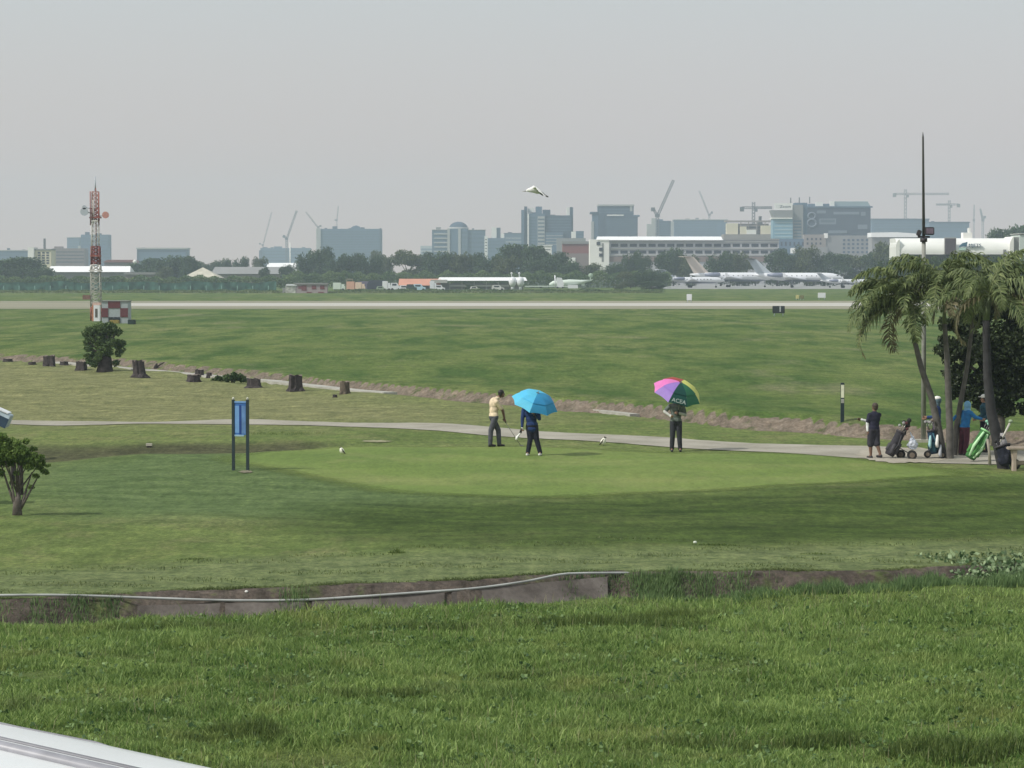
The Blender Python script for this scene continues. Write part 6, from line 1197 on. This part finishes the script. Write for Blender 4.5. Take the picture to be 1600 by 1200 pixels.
# putting golfer
g1 = ground(773, 698.5)
person('golfer in a cream shirt and grey trousers bending over his putt', g1, -55, dict(pelvis=(-.03, 0, .95), chest=(-.02, .03, 1.31), neck=(.10, .08, 1.50), head=(.205, .11, 1.60), shl=(.02, .16, 1.37), shr=(.06, -.12, 1.36),
    elr=(.235, -.06, 1.11), wrr=(.285, .04, .88), ell=(.25, .16, 1.10), wrl=(.30, .085, .86), pnr=(0, 1, 0), pnl=(0, -1, 0), knr=(-.115, -.05, .50), anr=(-.135, -.05, .085), knl=(.11, .09, .50), anl=(.135, .06, .085)),
    cl('cream_shirt', (.66, .54, .38)), cl('charcoal_grey_trousers', (.075, .078, .095)), mat('black_shoe', (.015, .015, .018), .5), black_hair, skin='dark', curl=.9)
t = thing('putter', 'long thin putter gripped by the golfer in the cream shirt', 'golf club', g1); st = mat('club_steel', (.25, .24, .23), .35, metal=.6)
MB().cyl((.27, .06, .98), (.34, .07, .72), .014).build('grip', tyre, t); MB().cyl((.34, .07, .72), (.78, .16, .04), .008).build('club_shaft', st, t); MB().box((.81, .15, .03), (.11, .05, .035)).build('club_head', st, t)
# umbrella holders
def umbrella(name, label, loc, hub, axis, Rr, depth, mats, hand_pt, roll=0., letters=None, vent=True):
    """hub: apex in metres from loc; axis points out through the apex; mats: eight panel materials, clockwise from the rib nearest the viewer"""
    t = thing(name, label, 'umbrella', loc); ax = Vector(axis).normalized(); fr = (Vector((0, -1, 0)) - ax * -ax.y); fr = (Vector((0, -1, 0)) - ax * Vector((0, -1, 0)).dot(ax)).normalized(); rt = ax.cross(fr) * 1.
    if rt.x < 0: rt = -rt
    hub = Vector(hub); rho = (Rr * Rr + depth * depth) / (2 * depth); cth = math.asin(min(1, Rr / rho)) if depth < Rr else math.pi / 2
    def pt(a, q, off=0.):
        th = q * cth; r_ = rho * math.sin(th) ; return hub + (fr * math.cos(a) + rt * math.sin(a)) * (r_ + off) - ax * (rho - rho * math.cos(th))
    def panel(k, q0, q1, off, m, part='panel'):
        a0, a1 = roll + k * math.pi / 4, roll + (k + 1) * math.pi / 4; V = []; F = []; nq, na = 6, 6
        for i in range(nq + 1):
            q = q0 + (q1 - q0) * i / nq
            for j in range(na + 1):
                u = j / na; sag = .045 * math.sin(math.pi * u) * q * q
                p = pt(a0, q, off).lerp(pt(a1, q, off), u) + (pt(a0 + (a1 - a0) * u, q, off) - pt(a0, q, off).lerp(pt(a1, q, off), u)) * .45 - ax * 0; V.append(p - (p - hub).normalized() * sag * 1.0)
        for i in range(nq):
            for j in range(na): F.append((i * (na + 1) + j, i * (na + 1) + j + 1, (i + 1) * (na + 1) + j + 1, (i + 1) * (na + 1) + j))
        return MB().add(V, F, True).build(part, m, t)
    for k in range(8):
        if vent: panel(k, .42, 1., 0, mats[k]); panel(k, .02, .60, .035, mats[k], 'vent_flap')
        else: panel(k, .02, 1., 0, mats[k])
        MB().tube([pt(roll + k * math.pi / 4, q, -.006) for q in np.linspace(.02, 1.0, 7)], .005, 4).build('rib', st, t)
        MB().cyl(pt(roll + k * math.pi / 4, .5, -.01), hub - ax * depth * 1.15, .004, n=4).build('stretcher', st, t)
    end = Vector(hand_pt); MB().cyl(hub + ax * .05, end, .009).build('shaft', st, t); MB().cyl(end + (hub - end).normalized() * .06, end - (hub - end).normalized() * .12, .017).build('handle', tyre, t)
    MB().cyl(hub + ax * .02, hub + ax * .07, .012, .005).build('ferrule', st, t)
    if letters:
        m_, body, k, q, sz = letters; a = roll + (k + .5) * math.pi / 4; c = pt(a, q, .012); ex = (pt(a + .2, q) - pt(a - .2, q)).normalized(); ez = (pt(a, q - .1) - pt(a, q + .1)).normalized(); nr = ex.cross(ez).normalized(); ez = nr.cross(ex)
        if ex.x < 0: ex, nr = -ex, -nr
        nr = ex.cross(ez); M_ = Matrix((ex, ez, nr)).transposed().to_4x4(); M_.translation = c + nr * .012; text('lettering', body, sz, m_, t, M_, .003)
    return t
g2 = ground(835, 712)
navy = cl('navy_shirt', (.014, .035, .12)); blk = cl('black_trousers', (.012, .014, .026))
person('person in navy standing under the blue umbrella', g2, 170, dict(pelvis=(-.07, 0, .90), chest=(-.11, 0, 1.24), neck=(-.10, 0, 1.42), head=(-.06, -.02, 1.54), elr=(-.345, -.04, 1.07), wrr=(-.355, -.10, .83), ell=(.14, -.16, 1.08), wrl=(.03, -.27, 1.20),
    knr=(-.12, -.03, .48), anr=(-.19, -.05, .085), knl=(.06, 0, .48), anl=(.17, -.02, .085)), navy, blk, mat('white_shoe', (.65, .65, .62), .5), black_hair, sleeve='long', sh_w=.20, shirt_long=.12, glove=('r', M_white), curl=.9)
t = thing('golf_glove_towel', 'white towel hanging from the hand of the person under the blue umbrella', 'towel', g2)
mb = MB(); mb.tube([(-.37, -.12, .73), (-.44, -.12, .62), (-.50, -.12, .54), (-.52, -.12, .47)], [.02, .05, .11, .10], 10, sx=.4); mb.build('cloth', M_white, t); MB().tube([(-.36, -.12, .80), (-.41, -.12, .66)], [.03, .035], 8).build('strap', tyre, t)
bl1 = mat('umbrella_blue_lit', (.12, .60, .88), .6, noise=.05, transl=.3); bl2 = mat('umbrella_blue_shaded', (.04, .32, .60), .6, noise=.05, transl=.3)  # one blue cloth; right panels carry their shading as a darker blue
umbrella('golf_umbrella', 'bright sky blue golf umbrella tilted over the person in navy', g2, (.10, -.24, 1.83), (.26, -.36, .90), .70, .37, [bl2, bl2, bl2, bl1, bl1, bl1, bl1, bl1], (.02, -.33, 1.22), roll=-.12)
g3 = ground(1056, 706)
person('person in a grey shirt holding the rainbow umbrella', g3, 178, dict(pelvis=(.0, 0, .93), chest=(.01, 0, 1.28), neck=(.0, 0, 1.47), head=(.0, -.02, 1.59), elr=(-.34, -.06, 1.20), wrr=(-.20, -.22, 1.10), ell=(.27, -.08, 1.10), wrl=(.06, -.28, 1.17),
    knr=(-.10, -.02, .48), anr=(-.12, 0, .085), knl=(.10, -.02, .48), anl=(.13, 0, .085)), mat('grey_green_shirt', (.13, .16, .14), .9, noise=.35, scale=14), cl('dark_charcoal_trousers', (.028, .03, .036)), mat('black_shoe', (.015,) * 3, .5), black_hair, sh_w=.19, glove=('r', M_white), curl=.9, arm_sleeve=cl('pale_arm_sleeve', (.45, .46, .43)))
c_ = lambda nm, c: mat(nm, c, .6, noise=.05, transl=.28)
pur, pnk, red_, yel, dgr, grn = c_('umbrella_purple', (.36, .22, .64)), c_('umbrella_pink', (.80, .22, .56)), c_('umbrella_red', (.42, .07, .06)), c_('umbrella_yellow', (.72, .74, .20)), c_('umbrella_dark_green', (.008, .075, .062)), c_('umbrella_green', (.03, .17, .085))
umbrella('golf_umbrella', 'rainbow golf umbrella with purple pink yellow and green panels', g3, (.13, -.22, 2.08), (.27, -.42, .87), .76, .40, [dgr, grn, yel, yel, red_, red_, pnk, pur], (.05, -.33, 1.20), roll=-.28, letters=(mat('faded_white_print', (.42, .50, .46)), 'ACEA', 0, .84, .17))
# walking caddie
g4 = ground(1364, 717)
person('person walking in dark shorts with white arm sleeves', g4, 25, dict(pelvis=(.02, 0, .86), chest=(.035, .02, 1.16), neck=(.04, .03, 1.33), head=(.05, .05, 1.46), elr=(-.02, .22, 1.02), wrr=(-.30, .24, 1.10), ell=(-.165, -.04, 1.01), wrl=(-.16, -.05, .80),
    knl=(-.07, .02, .46), anl=(-.06, .0, .085), knr=(.10, .02, .47), anr=(.20, -.10, .12)), cl('dark_navy_polo', (.018, .018, .038)), cl('charcoal_shorts', (.035, .033, .045)), mat('black_shoe', (.015,) * 3, .5), mat('brown_hair', (.055, .040, .030), .6), shorts=True, skin='dark', sh_w=.155, arm_sleeve=cl('white_arm_sleeve', (.72, .73, .74)), curl=.8)
t = thing('notebook', 'dark scorecard held out by the person in white arm sleeves', 'scorecard', g4); MB().box((-.43, .25, 1.12), (.13, .10, .015)).build('cover', blk, t); MB().box((-.43, .25, 1.131), (.12, .09, .004)).build('page', mat('grey_page', (.10, .13, .09)), t)
# caddies behind the palms
g5 = ground(1472, 712) + Vector((0, 1.2, 0))
person('caddie in navy with a white cap between the left and middle palms', g5, 70, dict(pelvis=(.02, 0, .90), chest=(.02, 0, 1.22), neck=(.02, 0, 1.40), head=(.03, 0, 1.52), elr=(-.05, -.20, 1.06), wrr=(-.28, -.16, 1.06), ell=(-.03, .2, 1.05), wrl=(-.24, .16, 1.02),
    knl=(-.03, .08, .48), anl=(-.06, .10, .085), knr=(.06, -.08, .48), anr=(.10, -.08, .085)), cl('royal_navy_shirt', (.02, .05, .16)), cl('mauve_trousers', (.10, .08, .12)), mat('black_shoe', (.015,) * 3, .5), black_hair, sleeve='long', hat=M_white, hood=cl('grey_blue_scarf', (.10, .16, .19)))
g6 = ground(1517, 716) + Vector((0, 1.0, 0))
person('caddie in a bright blue top with a light blue hood reaching to a golf bag', g6, -60, dict(pelvis=(-.02, 0, .84), chest=(.03, 0, 1.16), neck=(.05, 0, 1.33), head=(.07, 0, 1.44), elr=(.26, -.14, 1.12), wrr=(.46, -.08, 1.07), ell=(-.26, .10, 1.12), wrl=(-.40, .12, .98),
    knl=(-.08, .10, .46), anl=(-.12, .10, .085), knr=(.03, -.06, .46), anr=(-.02, -.06, .085)), cl('bright_blue_top', (.02, .16, .40)), cl('maroon_trousers', (.08, .022, .038)), mat('black_shoe', (.015,) * 3, .5), black_hair, sleeve='long', hood=cl('light_blue_hood', (.22, .47, .70)))
g7 = ground(1562, 716) + Vector((0, 2.6, 0))
person('caddie in a dark teal top and white cap half hidden by the thick dark trunk', g7, 60, dict(pelvis=(0, 0, .92), chest=(0, 0, 1.26), neck=(-.01, 0, 1.44), head=(-.02, 0, 1.56), elr=(.08, -.22, 1.10), wrr=(-.1, -.28, 1.0), ell=(0, .2, 1.1), wrl=(-.2, .16, 1.0),
    knl=(-.05, .08, .48), anl=(-.06, .10, .085), knr=(.05, -.08, .48), anr=(.08, -.08, .085)), cl('dark_teal_top', (.02, .07, .10)), blk, mat('black_shoe', (.015,) * 3, .5), black_hair, sleeve='long', hat=M_white)
# ------------------------------------------------------------ golf bags
def golf_bag(label, loc, bot, top, m, mt, rim, nclub=6, r=.125, stripe=None, clubm=None, seed=1, fan=.5, wheels=(), cover=None, handle=None):
    t = thing('golf_bag', label, 'golf bag', loc); b, tp = Vector(bot), Vector(top); ax = (tp - b).normalized(); rg = random.Random(seed)
    body = MB().tube([b, b + ax * .06, b.lerp(tp, .5), tp - ax * .05, tp], [r * .92, r * 1.06, r, r * .98, r * 1.06], 18).build('body', m, t)
    sd = ax.orthogonal().normalized(); sd = Vector((0, -1, 0)) - ax * (-ax.y); sd.normalize(); xs_ = ax.cross(sd)
    for a, q0, q1 in ((0., .08, .5), (1.3, .12, .62), (-1.3, .12, .45)):
        d = sd * math.cos(a) + xs_ * math.sin(a); MB().tube([b.lerp(tp, q0) + d * r * .6, b.lerp(tp, q0 + .05) + d * r * .95, b.lerp(tp, q1 - .05) + d * r * .95, b.lerp(tp, q1) + d * r * .6], [.03, .062, .062, .03], 10).build('pocket', mt, t)
    MB().tube([tp - ax * .03, tp + ax * .02], [r * 1.12, r * 1.12], 18).build('rim', rim, t); MB().tube([tp + ax * .021, tp + ax * .024], [r, r], 16).build('top_opening', tyre, t)
    st_ = MB().tube([b.lerp(tp, .25) + sd * r * 1.2 + xs_ * .05, b.lerp(tp, .55) + sd * r * 1.9 + xs_ * .06, b.lerp(tp, .88) + sd * r * 1.15 + xs_ * .03], [.018, .022, .018], 6).build('strap', mt, t)
    if stripe:
        for q in (-.42, .42): MB().tube([b.lerp(tp, .05) + (sd * math.cos(q) + xs_ * math.sin(q)) * r * 1.0, b.lerp(tp, .4) + (sd * math.cos(q * 1.3) + xs_ * math.sin(q * 1.3)) * r * 1.45, b.lerp(tp, .93) + (sd * math.cos(q) + xs_ * math.sin(q)) * r * 1.0], [.030, .046, .030], 6).build('stripe', stripe, t)
    for k in range(nclub):
        a = k * 2.4; d = (sd * math.cos(a) + xs_ * math.sin(a)); p0 = tp + d * r * .6; p1 = p0 + ax * rg.uniform(.14, .30) + d * .04 * fan; c = MB().cyl(p0 - ax * .05, p1, .007, n=6).build('club', st, t)
        hm = (clubm or [tyre])[k % len(clubm or [tyre])]; MB().ball(p1, (.05, .035, .045), 9, 6).build('club_head', hm, c)
    for (wx, wy, wz, wr) in wheels:
        w_ = MB().cyl((wx, wy - .025, wz), (wx, wy + .025, wz), wr, n=22).build('wheel', tyre, t); MB().cyl((wx, wy - .03, wz), (wx, wy + .03, wz), wr * .55, n=12).build('hub', mat('wheel_hub', (.16, .13, .10)), w_)
        MB().cyl((wx, wy, wz), b.lerp(tp, .45), .014, n=6).build('trolley_arm', lpd, t)
    if handle is not None: MB().tube([b.lerp(tp, .6), Vector(handle) - Vector((.08, 0, .12)), Vector(handle)], [.014] * 3, 6).build('trolley_handle', lpd, t)
    return t
dk_ = cl('bag_charcoal', (.035, .033, .04)); dk2 = cl('bag_dark_grey', (.06, .058, .065))
ga = ground(1405, 718)
golf_bag('dark grey golf bag tilted on a two wheeled trolley beside the walking person', ga, (-.29, 0, .12), (.05, 0, .78), dk_, dk2, lpd, 7, .135, None, [mat('dark_red_headcover', (.09, .025, .03)), tyre, mat('grey_iron', (.3, .3, .3), .4)], 2, 1., ((.33, -.22, .14, .14), (.08, .25, .13, .13)), handle=(.22, 0, .98))
t = thing('head_cover', 'fluffy black club head cover on top of the trolley golf bag', 'head cover', ga); mb = MB()
for k in range(9): mb.ball((.20 + random.uniform(-.07, .08), random.uniform(-.06, .06), 1.06 + random.uniform(-.08, .08)), random.uniform(.055, .085), 9, 6)
mb.build('cover', tyre, t); MB().cyl((.16, 0, .70), (.19, 0, .96), .03, .04).build('cover_neck', tyre, t)
t = thing('plastic_bag', 'crumpled translucent white plastic bag hanging from the trolley golf bag', 'plastic bag', ga); mb = MB(); rg = random.Random(4)
V_ = MB(); V_.ball((.37, -.05, .48), (.13, .10, .19), 18, 12); V_.v = [(.37 + (x - .37) * (1.25 - 1.3 * max(0, (z - .42) / .25)) + rg.uniform(-.03, .03), y + rg.uniform(-.03, .03), z + rg.uniform(-.02, .02)) for x, y, z in V_.v]; V_.sm = [False] * len(V_.f); V_.build('bag_body', mat('bluish_white_plastic', (.52, .56, .64), .3, noise=.2, scale=12), t)
MB().tube([(.36, -.04, .64), (.30, 0, .78)], [.03, .012], 6).build('bag_neck', mat('bluish_white_plastic', (.5,) * 3), t)
gb = ground(1460, 717)
golf_bag('small navy golf bag with blue and white towels standing left of the left palm', gb, (.0, 0, .14), (-.10, .05, .80), cl('bag_navy', (.02, .05, .09)), cl('bag_teal', (.04, .12, .16)), lpd, 5, .11, None, [mat('grey_iron', (.3, .3, .3), .4), mat('tan_headcover', (.22, .17, .14))], 5, 1., ((-.22, -.15, .14, .10), (.20, -.15, .12, .10)), handle=(-.12, 0, 1.08))
for lab, x, zc, w_, m_ in (('pale aqua towel hung on the small navy golf bag', -.15, .50, .10, mat('aqua_towel', (.36, .60, .62), .9)), ('white towel hung on the small navy golf bag', .05, .52, .11, M_white), ('greyish white cloth bag hanging low on the small navy golf bag', .14, .24, .10, mat('greyish_cloth', (.42, .44, .48), .9))):
    t = thing('towel', lab, 'towel', gb); mb = MB(); mb.tube([(x + .01, -.16, zc + .17), (x, -.18, zc + .05), (x - .01, -.18, zc - .08), (x, -.17, zc - .17)], [w_ * .5, w_ * .9, w_ * 1.0, w_ * .8], 12, sx=.45); mb.build('cloth', m_, t)
gc = ground(1524, 722)
golf_bag('lime green and white golf bag leaning to the right by the blue caddie', gc, (-.16, 0, .11), (.30, .05, .86), cl('bag_green', (.04, .15, .04)), cl('bag_leaf_green', (.06, .20, .05)), cl('lime_rim', (.30, .60, .28)), 5, .15, cl('lime_white_stripe', (.50, .80, .45)), [mat('mint_headcover', (.30, .60, .45)), mat('dark_teal_cover', (.03, .12, .14))], 7, .8)
gd = ground(1575, 733)
golf_bag('black golf bag slumped against the foot of the thick dark trunk', gd, (-.02, -.15, .13), (-.16, -.05, .62), cl('bag_black', (.010, .012, .022)), cl('bag_black_pocket', (.016, .018, .03)), lpd, 3, .20, None, [tyre], 9, .5, ((.16, -.18, .14, .14),))
t = thing('driver_club', 'white golf club leaning right of the thick dark trunk above the bench', 'golf club', gd); MB().cyl((-.22, -.05, .72), (.04, 0, 1.22), .022, .03).build('club_shaft', mat('creamy_club', (.52, .50, .44)), t); MB().ball((.06, 0, 1.27), (.06, .05, .05)).build('club_head', mat('lime_grey_head', (.34, .42, .28)), t)
t = thing('rain_cover', 'crumpled pale grey cover draped between the trunk and the bench', 'cover', gd); V_ = MB(); V_.ball((-.10, .15, .62), (.11, .1, .34), 14, 10); V_.v = [(x + .5 * (.72 - z) * .5 + rg.uniform(-.02, .02), y, z + rg.uniform(-.02, .02)) for x, y, z in V_.v]; V_.build('cloth', mat('pale_grey_cover', (.33, .32, .33), .9, noise=.3), t)
# ------------------------------------------------------------ birds
def bird(label, px, py, h, flip=1, tail=1.):
    g_ = ground(px, py); t = thing('bird', label, 'bird', g_, 0, 'small birds on the green'); s_ = h / .22; wb = mat('bird_white_belly', (.82, .82, .70), .8); db = mat('bird_dark_plumage', (.06, .05, .03), .7)
    mb = MB(); k = len(mb.v); mb.tube([(-.055 * flip * s_, 0, .03 * s_), (-.03 * flip * s_, 0, .06 * s_), (0, 0, .10 * s_), (.012 * flip * s_, 0, .145 * s_), (.018 * flip * s_, 0, .17 * s_), (.024 * flip * s_, 0, .195 * s_)], [.016 * s_, .052 * s_, .062 * s_, .046 * s_, .028 * s_, .014 * s_], 12); mb.build('body', wb, t)
    MB().ball((.024 * flip * s_, 0, .185 * s_), .026 * s_, 10, 8).build('head', db, t); MB().cyl((.045 * flip * s_, 0, .188 * s_), (.078 * flip * s_, 0, .182 * s_), .008 * s_, .002 * s_).build('beak', db, t)
    for sd in (-1, 1): MB().tube([(.0, sd * .034 * s_, .15 * s_), (-.03 * flip * s_, sd * .038 * s_, .09 * s_), (-.085 * flip * s_, sd * .012 * s_, .03 * s_)], [.012 * s_, .026 * s_, .006 * s_], 8).build('wing', db, t); MB().cyl((.0, sd * .015 * s_, 0), (0, sd * .015 * s_, .07 * s_), .004 * s_).build('leg', db, t)
    MB().tube([(-.05 * flip * s_, 0, .05 * s_), (-.10 * tail * flip * s_, 0, .02 * s_)], [.014 * s_, .010 * s_], 6).build('tail', db, t); return t
bird('small white bellied bird at the left end of the putting green', 534, 710, .24, -1); bird('small white bellied bird on the path edge right of the blue umbrella', 943, 696.5, .30, 1)
# bird gliding in the sky
c = PY(836, 299, 190); t = thing('flying_bird', 'white bird with dark wing feathers gliding in the grey sky', 'bird', c); t.rotation_euler = (0, 0, R(8)); t.scale = (1, 1, 1.45); wb = mat('bird_white_belly', (.7,) * 3); db = mat('bird_flight_feather', (.06, .065, .06), .8)
MB().tube([(-.62, 0, .02), (-.50, 0, .05), (-.35, 0, .06), (-.1, 0, .10), (.15, 0, .02), (.35, 0, -.08)], [.03, .07, .10, .17, .14, .04], 12).build('body', mat('stork_white', (.80, .80, .78), .8), t); MB().cyl((-.60, 0, .02), (-.86, 0, -.01), .03, .008).build('beak', mat('beak_grey', (.4, .4, .38)), t)
def wing(sd, inner, outer):
    V = [(-.20, sd * .1, .16), (.16, sd * .1, .10), (-.05, sd * .45, inner + .05), (.28, sd * .45, inner - .10), (.10, sd * .95, outer), (.42, sd * .95, outer - .12), (.55, sd * 1.15, outer - .22)]
    V2 = [(x, y, z - .02) for x, y, z in V]; F = [(0, 1, 3, 2), (2, 3, 5, 4), (4, 5, 6)]; F2 = [tuple(7 + i for i in f[::-1]) for f in F]
    return MB().add(V + V2, F + F2 + [(0, 2, 9, 7), (2, 4, 11, 9), (4, 6, 13, 11), (1, 0, 7, 8), (3, 1, 8, 10), (5, 3, 10, 12), (6, 5, 12, 13)])
w1_ = wing(-1, .16, .0).build('wing', mat('stork_white', (.8,) * 3), t); w2_ = wing(1, .24, .10).build('wing', mat('stork_white', (.8,) * 3), t)
for sd, a, b_ in ((-1, .16, .0), (1, .24, .10)):
    MB().add([(.12, sd * .1, .07), (.34, sd * .12, -.06), (.24, sd * .45, a - .09), (.52, sd * .48, a - .24), (.38, sd * .95, b_ - .11), (.66, sd * 1.0, b_ - .26), (.76, sd * 1.18, b_ - .26), (.12, sd * .1, .04), (.34, sd * .12, -.09), (.24, sd * .45, a - .12), (.52, sd * .48, a - .27), (.38, sd * .95, b_ - .14), (.66, sd * 1.0, b_ - .29), (.76, sd * 1.18, b_ - .29)],
             [(0, 1, 3, 2), (2, 3, 5, 4), (4, 5, 6), (9, 10, 8, 7), (11, 12, 10, 9), (13, 12, 11), (1, 8, 10, 3), (3, 10, 12, 5)]).build('flight_feathers', db, t)
MB().tube([(.30, 0, -.06), (.52, 0, -.14)], [.05, .07], 8, sx=.3).build('tail', db, t)
# ============================================================ the hazy air
hz = bpy.data.materials.new('humid_haze'); hz.use_nodes = True; n = hz.node_tree; n.nodes.clear(); out = n.nodes.new('ShaderNodeOutputMaterial'); pv = n.nodes.new('ShaderNodeVolumePrincipled')
pv.inputs['Color'].default_value = (.73, .86, 1.0, 1); pv.inputs['Density'].default_value = .00024; pv.inputs['Anisotropy'].default_value = .15
n.links.new(pv.outputs[0], out.inputs['Volume'])
tag(MB().b2(-5100, 5100, -60, 3760, -3, 125).build('haze', hz), kind='stuff')
